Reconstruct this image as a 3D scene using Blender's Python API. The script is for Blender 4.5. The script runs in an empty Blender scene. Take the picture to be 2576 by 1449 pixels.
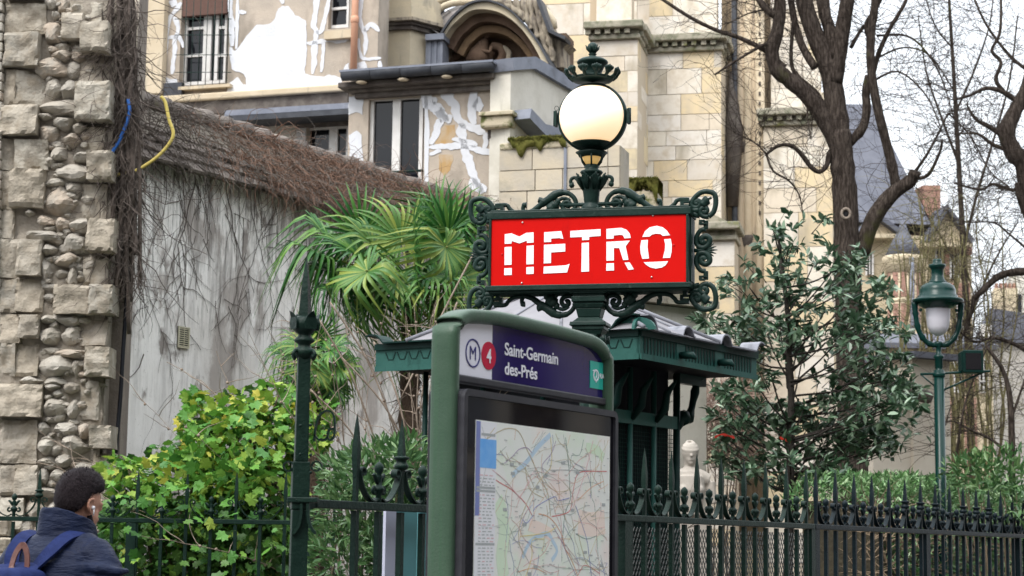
import bpy, bmesh, math, random
from mathutils import Vector, Matrix, Euler, noise as mnoise
V = Vector
rnd = random.Random(7)
C = bpy.context.scene.collection
sc = bpy.context.scene

# ------------------------------------------------------------------ camera
FPX = 4800.0; IW, IH = 2576.0, 1449.0          # focal length and picture size in the photograph's reading grid
PITCH, ROLL, CAMZ = math.radians(7.75), math.radians(0.8), 1.45
CAM = V((0, 0, CAMZ))
CROT = Matrix.Rotation(math.pi / 2 + PITCH, 3, 'X') @ Matrix.Rotation(ROLL, 3, 'Z')
cd = bpy.data.cameras.new('camera'); cam = bpy.data.objects.new('camera', cd); C.objects.link(cam)
cam.location = CAM; cam.rotation_euler = CROT.to_euler()
cd.sensor_width = 36.0; cd.lens = 36.0 * FPX / IW; cd.clip_start = 0.1; cd.clip_end = 2000
cd.dof.use_dof = True; cd.dof.focus_distance = 11.0; cd.dof.aperture_fstop = 6.0
sc.camera = cam

# ------------------------------------------------------------------ sky, sun, exposure (overcast day)
w = bpy.data.worlds.new('World'); sc.world = w; w.use_nodes = True
nt = w.node_tree; nt.nodes.clear()
sky = nt.nodes.new('ShaderNodeTexSky'); sky.sky_type = 'NISHITA'; sky.sun_disc = False
SUN_EL, SUN_AZ = math.radians(52), math.radians(215)
sky.sun_elevation = SUN_EL; sky.sun_rotation = SUN_AZ; sky.dust_density = 4; sky.air_density = 1.2
hs = nt.nodes.new('ShaderNodeHueSaturation'); hs.inputs['Saturation'].default_value = 0.35
bg = nt.nodes.new('ShaderNodeBackground'); bg.inputs['Strength'].default_value = 0.06
tc = nt.nodes.new('ShaderNodeTexCoord'); cn = nt.nodes.new('ShaderNodeTexNoise')
cn.inputs['Scale'].default_value = 3.0; cn.inputs['Detail'].default_value = 5
cr = nt.nodes.new('ShaderNodeValToRGB')
cr.color_ramp.elements[0].position = .3; cr.color_ramp.elements[0].color = (.84, .89, .97, 1)
cr.color_ramp.elements[1].position = .7; cr.color_ramp.elements[1].color = (.95, .98, 1.0, 1)
bg2 = nt.nodes.new('ShaderNodeBackground'); bg2.inputs['Strength'].default_value = 0.62   # the cloud layer
ad = nt.nodes.new('ShaderNodeAddShader'); wo = nt.nodes.new('ShaderNodeOutputWorld')
L = nt.links.new
L(sky.outputs[0], hs.inputs['Color']); L(hs.outputs[0], bg.inputs['Color'])
sepz = nt.nodes.new('ShaderNodeSeparateXYZ'); L(tc.outputs['Generated'], sepz.inputs[0])      # overcast sky: the zenith three times as bright as the horizon
mrz = nt.nodes.new('ShaderNodeMapRange'); mrz.inputs['From Min'].default_value = 0; mrz.inputs['From Max'].default_value = 1
mrz.inputs['To Min'].default_value = 0.62; mrz.inputs['To Max'].default_value = 1.86; L(sepz.outputs['Z'], mrz.inputs['Value']); L(mrz.outputs[0], bg2.inputs['Strength'])
L(tc.outputs['Generated'], cn.inputs['Vector']); L(cn.outputs['Fac'], cr.inputs['Fac']); L(cr.outputs[0], bg2.inputs['Color'])
L(bg.outputs[0], ad.inputs[0]); L(bg2.outputs[0], ad.inputs[1]); L(ad.outputs[0], wo.inputs['Surface'])
sl = bpy.data.lights.new('sun', 'SUN'); sun = bpy.data.objects.new('sun', sl); C.objects.link(sun)
sl.energy = 1.4; sl.angle = math.radians(25); sl.color = (1.0, .96, .9)
sdir = V((math.sin(SUN_AZ) * math.cos(SUN_EL), math.cos(SUN_AZ) * math.cos(SUN_EL), math.sin(SUN_EL)))
sun.rotation_euler = sdir.to_track_quat('Z', 'Y').to_euler()
sc.view_settings.view_transform = 'Standard'; sc.view_settings.look = 'None'
sc.view_settings.gamma = 1.0; sc.view_settings.exposure = 0.66; sc.view_settings.use_curve_mapping = False
sc.cycles.use_denoising = True; sc.cycles.max_bounces = 6; sc.cycles.diffuse_bounces = 2; sc.cycles.transparent_max_bounces = 12
sc.cycles.caustics_reflective = False; sc.cycles.caustics_refractive = False

# ------------------------------------------------------------------ geometry helpers
def ray(x, y):
    return CROT @ V(((x - IW / 2) / FPX, -(y - IH / 2) / FPX, -1.0))
def P(x, y, Y):
    d = ray(x, y); return CAM + d * (Y / d.y)
def crop(ox, oy, k):                       # picture crop coordinates -> reading grid
    return lambda x, y: ((ox + x * k) / 1.49068, (oy + y * k) / 1.49068)
def G(x, Y, z=0.0):                        # the point below picture column x, at depth Y, at height z
    p = P(x, 1000, Y); return V((p.x, Y, z))

class Frame:
    """a vertical plane: u to the right along it, w up, d towards the street"""
    def __init__(s, o, ang):
        s.o = V(o); s.x = V((math.cos(ang), math.sin(ang), 0)); s.z = V((0, 0, 1)); s.n = V((s.x.y, -s.x.x, 0))
        s.R = Matrix((s.x, -s.n, s.z)).transposed()
    def pt(s, u, w, d=0.0): return s.o + s.x * u + s.z * w + s.n * d
    def px(s, x, y, d=0.0):
        r = ray(x, y); q = s.o + s.n * d
        t = (q - CAM).dot(s.n) / r.dot(s.n); p = CAM + r * t - s.o
        return p.dot(s.x), p.z

class MB:
    def __init__(s): s.v = []; s.f = []; s.sm = []
    def add(s, vs, fs, smooth=False):
        b = len(s.v); s.v += [tuple(v) for v in vs]
        s.f += [tuple(i + b for i in f) for f in fs]; s.sm += [smooth] * len(fs); return s
    def box(s, c, size, R=None):
        c = V(c); h = V(size) / 2; vs = []
        for sx in (-1, 1):
            for sy in (-1, 1):
                for sz in (-1, 1):
                    p = V((sx * h.x, sy * h.y, sz * h.z)); vs.append(c + (R @ p if R else p))
        return s.add(vs, [(0, 1, 3, 2), (4, 6, 7, 5), (0, 4, 5, 1), (2, 3, 7, 6), (0, 2, 6, 4), (1, 5, 7, 3)])
    def fbox(s, F, u0, u1, w0, w1, d0, d1):
        return s.box(F.pt((u0 + u1) / 2, (w0 + w1) / 2, (d0 + d1) / 2), (abs(u1 - u0), abs(d1 - d0), abs(w1 - w0)), F.R)
    def prism(s, F, poly, d0, d1, smooth=False):
        n = len(poly)
        a = sum(poly[i][0] * poly[(i + 1) % n][1] - poly[(i + 1) % n][0] * poly[i][1] for i in range(n))
        if a < 0: poly = poly[::-1]
        vs = [F.pt(u, w_, d1) for u, w_ in poly] + [F.pt(u, w_, d0) for u, w_ in poly]
        s.add(vs, [tuple(range(n)), tuple(range(2 * n - 1, n - 1, -1))])
        b = len(s.v) - 2 * n
        s.f += [(b + i, b + n + i, b + n + (i + 1) % n, b + (i + 1) % n) for i in range(n)]; s.sm += [smooth] * n
        return s
    def tube(s, pts, rad, n=6, caps=True, smooth=True, flat=1.0):
        pts = [V(p) for p in pts]; m = len(pts)
        if not hasattr(rad, '__len__'): rad = [rad] * m
        t = (pts[1] - pts[0]).normalized()
        up = V((0, 0, 1)) if abs(t.z) < .9 else V((1, 0, 0))
        a = t.cross(up).normalized(); vs = []
        for i, p in enumerate(pts):
            t = (pts[min(i + 1, m - 1)] - pts[max(i - 1, 0)])
            if t.length < 1e-9: t = V((0, 0, 1))
            t.normalize(); a = a - t * a.dot(t)
            if a.length < 1e-6: a = t.orthogonal()
            a.normalize(); b = t.cross(a)
            for k in range(n):
                q = 2 * math.pi * k / n
                vs.append(p + (a * math.cos(q) + b * math.sin(q) * flat) * rad[i])
        fs = [(i * n + k, i * n + (k + 1) % n, (i + 1) * n + (k + 1) % n, (i + 1) * n + k) for i in range(m - 1) for k in range(n)]
        if caps: fs += [tuple(range(n - 1, -1, -1)), tuple((m - 1) * n + k for k in range(n))]
        return s.add(vs, fs, smooth)
    def lathe(s, o, prof, n=20, R=None, smooth=True, phase=0.0):
        o = V(o); m = len(prof); vs = []
        for r, z in prof:
            for k in range(n):
                q = 2 * math.pi * k / n + phase; p = V((r * math.cos(q), r * math.sin(q), z)); vs.append(o + (R @ p if R else p))
        fs = [(i * n + k, i * n + (k + 1) % n, (i + 1) * n + (k + 1) % n, (i + 1) * n + k) for i in range(m - 1) for k in range(n)]
        fs += [tuple(range(n - 1, -1, -1)), tuple((m - 1) * n + k for k in range(n))]
        return s.add(vs, fs, smooth)
    def ball(s, o, r, n=10, sc_=(1, 1, 1), R=None):
        m = max(4, n // 2); prof = []
        vs = []; o = V(o)
        for i in range(m + 1):
            a = math.pi * i / m
            for k in range(n):
                q = 2 * math.pi * k / n
                p = V((r * math.sin(a) * math.cos(q) * sc_[0], r * math.sin(a) * math.sin(q) * sc_[1], -r * math.cos(a) * sc_[2]))
                vs.append(o + (R @ p if R else p))
        fs = [(i * n + k, i * n + (k + 1) % n, (i + 1) * n + (k + 1) % n, (i + 1) * n + k) for i in range(m) for k in range(n)]
        return s.add(vs, fs, True)
    def strap(s, F, path, thick, d0, d1, smooth=True):
        """a flat bar bent along a path in the plane of F"""
        m = len(path); vs = []
        th = thick if hasattr(thick, '__len__') else [thick] * m
        for i in range(m):
            a = path[max(i - 1, 0)]; b = path[min(i + 1, m - 1)]
            tx, ty = b[0] - a[0], b[1] - a[1]; l = math.hypot(tx, ty) or 1; nx, ny = -ty / l, tx / l; h = th[i] / 2
            for su, dd in ((1, d1), (-1, d1), (-1, d0), (1, d0)):
                vs.append(F.pt(path[i][0] + nx * h * su, path[i][1] + ny * h * su, dd))
        for k in range(4):
            k2 = (k + 1) % 4
            quad = []
            for i in range(m): quad += [vs[i * 4 + k], vs[i * 4 + k2]]
            s.add(quad, [(2 * i, 2 * i + 2, 2 * i + 3, 2 * i + 1) for i in range(m - 1)], smooth and k in (0, 2) or smooth)
        s.add(vs[:4], [(0, 1, 2, 3)]); s.add(vs[-4:], [(3, 2, 1, 0)])
        return s
    def mesh(s, name, off=V((0, 0, 0))):
        me = bpy.data.meshes.new(name)
        me.from_pydata([(v[0] - off[0], v[1] - off[1], v[2] - off[2]) for v in s.v], [], s.f)
        if any(s.sm): me.polygons.foreach_set('use_smooth', s.sm)
        me.update(); return me
    def build(s, name, mat, parent=None, bevel=0, **kw):
        off = WL.get(parent, V((0, 0, 0))) if parent else V((0, 0, 0))
        me = s.mesh(name, off); o = bpy.data.objects.new(name, me); C.objects.link(o)
        me.materials.append(mat)
        if parent: o.parent = parent; WL[o] = off
        else: WL[o] = V((0, 0, 0))
        if bevel:
            b = o.modifiers.new('bevel', 'BEVEL'); b.width = bevel; b.segments = 2; b.limit_method = 'ANGLE'
        for k, v in kw.items(): o[k] = v
        return o
WL = {}
def tag(o, label, cat, group=None, kind=None):
    if label: o['label'] = label
    if cat: o['category'] = cat
    if group: o['group'] = group
    if kind: o['kind'] = kind
    return o
def thing(name, label, cat, loc=(0, 0, 0), group=None):
    o = bpy.data.objects.new(name, None); C.objects.link(o); o.location = loc; o.empty_display_size = .1
    WL[o] = V(loc); return tag(o, label, cat, group, 'thing')
def inst(name, me, parent, M, mat=None, **kw):
    o = bpy.data.objects.new(name, me); C.objects.link(o)
    off = WL[parent] if parent else V((0, 0, 0))
    o.parent = parent; o.matrix_local = Matrix.Translation(-off) @ M; WL[o] = off
    for k, v in kw.items(): o[k] = v
    return o
def smooth_path(pts, n=4):
    """Catmull-Rom through 2-D or 3-D points"""
    out = []; m = len(pts)
    for i in range(m - 1):
        p0 = pts[max(i - 1, 0)]; p1 = pts[i]; p2 = pts[i + 1]; p3 = pts[min(i + 2, m - 1)]
        for k in range(n):
            t = k / n; t2 = t * t; t3 = t2 * t
            out.append(tuple(.5 * (2 * b + (c - a) * t + (2 * a - 5 * b + 4 * c - d) * t2 + (-a + 3 * b - 3 * c + d) * t3) for a, b, c, d in zip(p0, p1, p2, p3)))
    out.append(tuple(pts[-1])); return out
def spiral(c, r0, r1, a0, a1, n=18):
    return [(c[0] + (r0 + (r1 - r0) * i / n) * math.cos(a0 + (a1 - a0) * i / n), c[1] + (r0 + (r1 - r0) * i / n) * math.sin(a0 + (a1 - a0) * i / n)) for i in range(n + 1)]

# ------------------------------------------------------------------ materials
def mat(name, col, rough=.7, col2=None, scale=4.0, lo=.35, hi=.65, detail=6, stretch=(1, 1, 1), bump=0.0, bscale=30.0, metal=0.0,
        rndv=0.0, spec=.4, col3=None, s3=1.5, lo3=.55, hi3=.7, emit=None, estr=0.0, coat=0.0, trans=0.0, stretch3=None, sheen=0, bstretch=(1, 1, 1), alpha=None, rndcols=None):
    m = bpy.data.materials.new(name); m.use_nodes = True; t = m.node_tree; nd = t.nodes; lk = t.links.new
    b = nd['Principled BSDF']; b.inputs['Roughness'].default_value = rough; b.inputs['Metallic'].default_value = metal
    b.inputs['Specular IOR Level'].default_value = spec
    tcn = nd.new('ShaderNodeTexCoord'); oi = nd.new('ShaderNodeObjectInfo')
    off = nd.new('ShaderNodeVectorMath'); off.operation = 'MULTIPLY_ADD'
    lk(oi.outputs['Random'], off.inputs[0]); off.inputs[1].default_value = (7, 3, 5) if rndv or rndcols else (0, 0, 0)
    lk(tcn.outputs['Object'], off.inputs[2])
    def nz(scale, stretch, detail):
        mp = nd.new('ShaderNodeMapping'); mp.inputs['Scale'].default_value = stretch; lk(off.outputs[0], mp.inputs['Vector'])
        n = nd.new('ShaderNodeTexNoise'); n.inputs['Scale'].default_value = scale; n.inputs['Detail'].default_value = detail
        n.inputs['Roughness'].default_value = .6; lk(mp.outputs[0], n.inputs['Vector']); return n
    def ramp(fac, a, z):
        r = nd.new('ShaderNodeMapRange'); r.inputs['From Min'].default_value = a; r.inputs['From Max'].default_value = z; lk(fac, r.inputs['Value']); return r.outputs[0]
    def mix(f, A, B, mode='MIX'):
        x = nd.new('ShaderNodeMix'); x.data_type = 'RGBA'; x.blend_type = mode
        if hasattr(f, 'default_value'): lk(f, x.inputs['Factor'])
        else: x.inputs['Factor'].default_value = f
        for s_, q in ((x.inputs[6], A), (x.inputs[7], B)):
            if hasattr(q, 'default_value'): lk(q, s_)
            else: s_.default_value = (*q, 1)
        return x.outputs[2]
    base = col
    if rndcols:
        cr_ = nd.new('ShaderNodeValToRGB'); cr_.color_ramp.interpolation = 'CONSTANT'
        e = cr_.color_ramp.elements
        while len(e) < len(rndcols): e.new(0)
        for i, c_ in enumerate(rndcols): e[i].position = i / len(rndcols); e[i].color = (*c_, 1)
        lk(oi.outputs['Random'], cr_.inputs['Fac']); base = cr_.outputs[0]
    if col2: base = mix(ramp(nz(scale, stretch, detail).outputs['Fac'], lo, hi), base, col2)
    if col3: base = mix(ramp(nz(s3, stretch3 or (1, 1, 1), 5).outputs['Fac'], lo3, hi3), base, col3)
    if rndv:
        mr = nd.new('ShaderNodeMapRange'); mr.inputs['To Min'].default_value = 1 - rndv; mr.inputs['To Max'].default_value = 1 + rndv
        lk(oi.outputs['Random'], mr.inputs['Value'])
        base = mix(1.0, base, mr.outputs[0], 'MULTIPLY') if True else base
    if hasattr(base, 'default_value'): lk(base, b.inputs['Base Color'])
    else: b.inputs['Base Color'].default_value = (*base, 1)
    if bump:
        bn = nz(bscale, bstretch, 6); bp = nd.new('ShaderNodeBump'); bp.inputs['Strength'].default_value = bump; bp.inputs['Distance'].default_value = .02
        lk(bn.outputs['Fac'], bp.inputs['Height']); lk(bp.outputs[0], b.inputs['Normal'])
    if emit:
        b.inputs['Emission Color'].default_value = (*emit, 1); b.inputs['Emission Strength'].default_value = estr
    if coat: b.inputs['Coat Weight'].default_value = coat; b.inputs['Coat Roughness'].default_value = .08
    if trans: b.inputs['Transmission Weight'].default_value = trans
    if sheen: b.inputs['Sheen Weight'].default_value = sheen
    if alpha is not None: b.inputs['Alpha'].default_value = alpha
    return m
# ------------------------------------------------------------------ shared paints
M_IRON = mat('dark_green_iron', (.006, .020, .016), .42, (.012, .031, .025), 9, spec=.2, col3=(.035, .06, .05), s3=22, lo3=.6, hi3=.75, bump=.15, bscale=60)
M_FENCE = mat('fence_green_paint', (.0045, .016, .012), .42, (.009, .025, .018), 14, spec=.15, bump=.25, bscale=70, col3=(.07, .08, .07), s3=55, lo3=.68, hi3=.75)
M_FENCEB = mat('fence_blue_black_paint', (.003, .008, .011), .42, (.006, .014, .018), 14, spec=.14, bump=.25, bscale=70)
M_SIGNRED = mat('sign_red_enamel', (.60, .006, .004), .45, (.55, .005, .004), 3, .4, .7, spec=.08, col3=(.46, .006, .005), s3=9, lo3=.62, hi3=.8, stretch3=(1, 1, .4))
M_LETTER = mat('lit_letter_glass', (.66, .70, .80), .35, emit=(1.0, .88, .66), estr=.22)
M_RIVET = mat('rivet_steel', (.6, .58, .55), .3, metal=.8)
M_REDRIVET = mat('red_screw', (.6, .02, .02), .35)
M_GLOBE = mat('lit_opal_globe', (.86, .84, .80), .22, emit=(1.0, .66, .32), estr=.56, spec=.3)
M_AMBER = mat('amber_reflected_glow', (.75, .5, .2), .3, emit=(1, .62, .2), estr=.25)  # throat glows; the globe's reflected amber light put into its colour

# ------------------------------------------------------------------ metro sign lamp
SY = 11.0
SO = P(1490, 640, SY)
SF = Frame(SO, math.radians(-14))
mk = crop(1740, 640, .24839); mk2 = crop(2220, 640, .24839); mk3 = crop(1740, 980, .24839); mk4 = crop(2220, 960, .24839)
BD = .10                                              # half depth of the sign box
def spx(f, x, y, d=BD): return SF.px(*f(x, y), d)
root = thing('metro_sign_lamp', 'dark green cast iron post carrying the red METRO sign and a lit globe', 'street lamp', (SO.x, SO.y, 0))
uL, wT = SF.px(1237, 556, BD); uR, _ = SF.px(1726, 540, BD); _, wB = SF.px(1237, 720, BD)
_, wTr = SF.px(1726, 535, BD); _, wBr = SF.px(1726, 708, BD)
wT = (wT + wTr) / 2; wB = (wB + wBr) / 2
um = (uL + uR) / 2; fr = .028
# box body with a moulded frame
m = MB(); m.fbox(SF, uL + .002, uR - .002, wB + .002, wT - .002, -BD, BD - .012)
body = m.build('sign_box', M_IRON, root)
for nm, (a, b, c_, d_) in {'top': (uL - fr, uR + fr, wT, wT + fr * 1.5), 'bottom': (uL - fr, uR + fr, wB - fr * 1.1, wB), 'left': (uL - fr * .55, uL, wB, wT), 'right': (uR, uR + fr * .55, wB, wT)}.items():
    m = MB(); m.fbox(SF, a, b, c_, d_, -BD - .012, BD + .008)
    if nm in ('top', 'bottom'):
        s_ = 1 if nm == 'top' else -1
        e = d_ if nm == 'top' else c_
        m.fbox(SF, a + .012, b - .012, min(e, e + s_ * .012), max(e, e + s_ * .012), -BD, BD - .006)
    m.build('frame_moulding', M_IRON, body, bevel=.004)
for k in range(3):                                    # ribs on the end faces
    for ue, sg in ((uR + fr * .55, 1), (uL - fr * .55, -1)):
        dd = -BD + .045 + k * .05
        m = MB(); m.fbox(SF, ue, ue + sg * .010, wB + .01, wT - .01, dd - .012, dd + .012); m.build('end_rib', M_IRON, body)
m = MB(); m.fbox(SF, uL, uR, wB, wT, BD - .011, BD - .002)
panel = m.build('red_panel', M_SIGNRED, root)
LET = {
 'letter_m': [[(mk, p) for p in ((615,960),(715,945),(835,995),(940,940),(1050,930),(1050,1085),(950,1090),(950,1055),(835,1098),(720,1060),(718,1100),(615,1105))],
              [(mk, (612,1155)),(mk,(718,1148)),(mk,(718,1420)),(mk,(612,1425))],
              [(mk3, (608,105)),(mk3,(720,100)),(mk3,(720,205)),(mk3,(608,210))],
              [(mk, (945,1135)),(mk,(1052,1128)),(mk,(1050,1410)),(mk,(942,1415))],
              [(mk3, (942,88)),(mk3,(1052,82)),(mk3,(1052,188)),(mk3,(942,193))]],
 'letter_e': [[(mk, p) for p in ((1210,930),(1468,912),(1500,1030),(1440,1018),(1315,1025),(1315,1075),(1210,1080))],
              [(mk, p) for p in ((1208,1120),(1528,1103),(1528,1220),(1315,1235),(1312,1395),(1205,1400))],
              [(mk3, p) for p in ((1205,80),(1540,60),(1595,38),(1555,168),(1200,185))]],
 'letter_t': [[(mk,(1605,910)),(mk2,(130,882)),(mk2,(130,985)),(mk,(1890,998)),(mk,(1888,1045)),(mk,(1785,1050)),(mk,(1780,1000)),(mk,(1605,1008))],
              [(mk,(1778,1090)),(mk,(1885,1085)),(mk3,(1888,152)),(mk3,(1772,158))]],
 'letter_r': [[(mk2, p) for p in ((218,880),(440,862),(520,890),(570,950),(585,1015),(490,1022),(470,980),(440,968),(328,978),(325,1025),(218,1030))],
              [(mk2, p) for p in ((218,1075),(572,1055),(508,1140),(550,1345),(470,1350),(412,1168),(330,1168),(330,1355),(218,1360))],
              [(mk4, p) for p in ((218,112),(330,108),(333,218),(215,222))],
              [(mk4, p) for p in ((490,100),(570,97),(632,200),(550,210))]],
 'letter_o': [[(mk2, p) for p in ((760,1000),(800,915),(870,855),(975,832),(1070,855),(1130,905),(1178,975),(1070,985),(1030,955),(960,952),(905,965),(870,995))],
              [(mk2, p) for p in ((745,1050),(845,1045),(838,1150),(860,1325),(760,1332),(735,1250),(728,1150))],
              [(mk2, p) for p in ((1088,1035),(1190,1028),(1205,1120),(1200,1230),(1180,1315),(1070,1318),(1100,1200),(1105,1110))],
              [(mk4, p) for p in ((780,95),(1150,78),(1110,140),(1050,175),(960,190),(880,172),(820,135))]]}
for nm, polys in LET.items():
    m = MB()
    for pl in polys: m.prism(SF, [spx(f, *p) for f, p in pl], BD - .003, BD + .001)
    m.build(nm, M_LETTER, panel)
for f, x, y in ((mk, 884, 782), (mk2, 920, 675), (mk3, 873, 328), (mk4, 900, 318)):
    u, w_ = spx(f, x, y); m = MB(); m.ball(SF.pt(u, w_, BD), .006, 8); m.build('rivet', M_RIVET, panel)
for f, x, y in ((mk, 575, 1260), (mk2, 1235, 1120)):
    u, w_ = spx(f, x, y); m = MB(); m.ball(SF.pt(u, w_, BD), .005, 8); m.build('screw', M_REDRIVET, panel)
# scrollwork, traced for the upper left quarter and mirrored about the post and the middle of the box
wmid = (wT + wB) / 2
uc = um
def orn(pts, f=mk): return [spx(f, x, y, 0.0) for x, y in pts]
SCROLL_TOP = [
 (orn([(480,525),(640,520),(690,575),(760,625),(870,640),(980,628),(1080,580),(1180,500),(1300,420),(1400,350),(1500,332),(1590,350),(1660,410),(1692,490),(1672,570),(1620,605),(1555,608),(1500,575),(1490,520),(1520,475),(1570,470),(1598,500),(1580,538),(1548,522)]), [.9]*4+[1.0,1.1,1.3,1.7,1.9,1.6,1.2]+[1.0]*13, 22),
 (orn([(905,625),(892,575),(905,525),(940,520)]), [1,1,1.3,1.6], 20),
 (orn([(1215,490),(1170,455),(1118,440)]), [1.6,1.2,.3], 24),
 (orn([(1150,650),(1240,640),(1300,590),(1340,545),(1400,495),(1440,440),(1530,415),(1600,455)]), [.6,1.6,2.6,2.4,1.4,.8,.7,.7], 22),
 (orn([(1380,600),(1420,650),(1465,630)]), [1.4,1,.5], 18),
 (orn([(200,790),(130,730),(100,600),(120,470),(210,425),(310,430),(400,500),(448,590),(420,640),(355,645),(322,595),(350,550),(388,575),(362,610)]), [1]*14, 24),
 (orn([(200,790),(270,785),(322,730),(305,665),(240,660),(222,705),(255,735),(282,705)]), [1]*8, 23),
 (orn([(160,515),(215,540),(250,575),(300,625)]), [.5,2.0,1.9,1.0], 22),
 (orn([(340,700),(380,745),(400,790)]), [.6,1.6,.8], 26),
 (orn([(340,690),(440,690),(470,650)]), [1.6,1.0,.5], 18),
]
SIDE = [
 (orn([(235,975),(305,985),(358,1060),(370,1150),(330,1230),(250,1242),(190,1190),(180,1120),(230,1078),(290,1100),(302,1150),(262,1172),(240,1140)]), [.9]*4+[1.1]*9, 24),
 (orn([(235,975),(235,900),(235,850)]), [1]*3, 22),
]
def mirror(pts, su, sw): return [((u if su > 0 else 2 * uc - u), (w_ if sw > 0 else 2 * wmid - w_)) for u, w_ in pts]
pxm = .24839 / 1.49068 * SY / FPX                     # metres per crop pixel
def put_orn(lst, su, sw, name):
    m = MB()
    for pts, rf, r in lst:
        q = mirror(pts, su, sw); n = len(q); qs = smooth_path(q, 4); rs = [r * pxm * rf[min(i // 4, len(rf) - 1)] for i in range(len(qs))]
        m.tube([SF.pt(u, w_, 0) for u, w_ in qs], [x * 1.28 for x in rs], 8, flat=1.3)
    return m
for su in (1, -1):
    for sw in (1, -1):
        m = put_orn(SCROLL_TOP, su, sw, '')
        # stepped key pieces and stub
        for (x0, y0, x1, y1) in ((475, 545, 605, 570), (475, 600, 605, 628), (555, 570, 605, 600), (478, 508, 640, 536), (505, 630, 565, 690), (250, 840, 330, 862), (220, 885, 330, 905), (290, 862, 330, 885)):
            (a, b), (c_, d_) = mirror([spx(mk, x0, y0, 0), spx(mk, x1, y1, 0)], su, sw)
            m.fbox(SF, a, c_, min(b, d_), max(b, d_), -.018, .018)
        m.build('corner_scrollwork', M_IRON, root)
        put_orn(SIDE, su, sw, '').build('side_scroll', M_IRON, root)
    m = MB()                                          # palmette half way down the end
    for k in range(9):
        a = math.radians(180 - 68 + 17 * k); u0, w0 = spx(mk, 250, 1305, 0); ln = (200 - abs(k - 4) * 14) * pxm
        pts = mirror([(u0, wmid), (u0 + math.cos(a) * ln * .55, wmid + math.sin(a) * ln * .55), (u0 + math.cos(a) * ln, wmid + math.sin(a) * ln)], su, 1)
        m.tube([SF.pt(u, w_, 0) for u, w_ in pts], [10 * pxm, 20 * pxm, 5 * pxm], 6)
    a_, b_ = spx(mk, 250, 1305, 0), spx(mk, 400, 1305, 0)
    pts = mirror([(a_[0], wmid), (b_[0], wmid)], su, 1); m.tube([SF.pt(u, w_, 0) for u, w_ in pts], 30 * pxm, 8)
    m.build('palmette', M_IRON, root)
# the post: lathes stacked on one axis
A0 = SF.pt(uc, 0, 0); AX = V((A0.x, A0.y, 0))
def hz(y): return CAM.z + (P(1490, y, SY).z - CAM.z)
pp = SY / FPX
lz = crop(2060, 140, .41408)
def LZ(y): return hz(lz(0, y)[1])
q = .41408 / 1.49068 * pp
GLZ = LZ(722); GR = 303 * q
AXG = AX.copy()
def lat(prof, n=24, smooth=True, name='post', mt=M_IRON, par=root, **kw):
    m = MB(); m.lathe(AXG, prof, n, smooth=smooth, **kw); return m.build(name, mt, par)
# globe
m = MB(); m.ball(AXG + V((0, 0, GLZ)), GR, 40); globe = m.build('glass_globe', M_GLOBE, root)
# ring between the two half globes
m = MB(); N = 48; vs = []; 
for i in range(N):
    a = 2 * math.pi * i / N
    for rr, dd in ((GR - .014, .012), (GR + .006, .016), (GR + .015, .004), (GR + .015, -.035), (GR + .006, -.058), (GR - .014, -.052)):
        vs.append(AXG + SF.x * (rr * math.cos(a)) + V((0, 0, GLZ + rr * math.sin(a))) + SF.n * dd)
fs = [(i * 6 + k, i * 6 + (k + 1) % 6, ((i + 1) % N) * 6 + (k + 1) % 6, ((i + 1) % N) * 6 + k) for i in range(N) for k in range(6)]
m.add(vs, fs, True); ring = m.build('globe_ring', M_IRON, root)
for sg in (1, -1):
    m = MB(); m.box(AXG + SF.x * sg * (GR + .026) + V((0, 0, GLZ - .005)), (.016, .05, .085), SF.R)
    m.tube([AXG + SF.x * sg * (GR + .030) + V((0, 0, GLZ + z)) for z in (-.045, .045)], .011, 8)
    m.build('hinge', M_IRON, ring)
m = MB(); lc = AXG - SF.x * (GR + .022) + V((0, 0, GLZ + .062)); m.tube([lc + SF.x * .012 * math.cos(a) + V((0, 0, .014 * math.sin(a))) for a in [i * math.pi / 8 for i in range(17)]], .0016, 5); m.build('latch_loop', M_IRON, ring)
def dome(y0, y1, n=6, top=True, off=.006):
    out = []
    for i in range(n + 1):
        z = LZ(y0 + (y1 - y0) * i / n); dz = z - GLZ; r = math.sqrt(max((GR + off) ** 2 - dz * dz, 1e-6)); out.append((r, z))
    return out
lat(dome(462, 405) + [(185 * q, LZ(385)), (190 * q, LZ(372)), (150 * q, LZ(360)), (115 * q, LZ(345))], 32, name='top_cap')
lat([(95 * q, LZ(352)), (85 * q, LZ(330)), (95 * q, LZ(300)), (112 * q, LZ(268)), (128 * q, LZ(250)), (142 * q, LZ(238)), (146 * q, LZ(226)), (140 * q, LZ(214)), (110 * q, LZ(196)), (60 * q, LZ(182)), (34 * q, LZ(176)), (30 * q, LZ(160)), (40 * q, LZ(154)), (38 * q, LZ(150)), (22 * q, LZ(144))], 28, name='chimney_vase')
m = MB(); fz = LZ(95); m.ball(AXG + V((0, 0, fz)), 50 * q, 14, (1, 1, 1.08))
for k in range(6):
    a = k * math.pi / 3 + .2; d_ = V((math.cos(a), math.sin(a), 0))
    m.tube([AXG + V((0, 0, fz - 46 * q)) + d_ * 18 * q, AXG + V((0, 0, fz - 10 * q)) + d_ * 50 * q, AXG + V((0, 0, fz + 22 * q)) + d_ * 66 * q], [12 * q, 14 * q, 3 * q], 6)
m.build('bud_finial', M_IRON, root)
crown = lat([(188 * q, LZ(392)), (196 * q, LZ(384)), (200 * q, LZ(372)), (188 * q, LZ(366))], 32, name='crown_ring')
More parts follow.
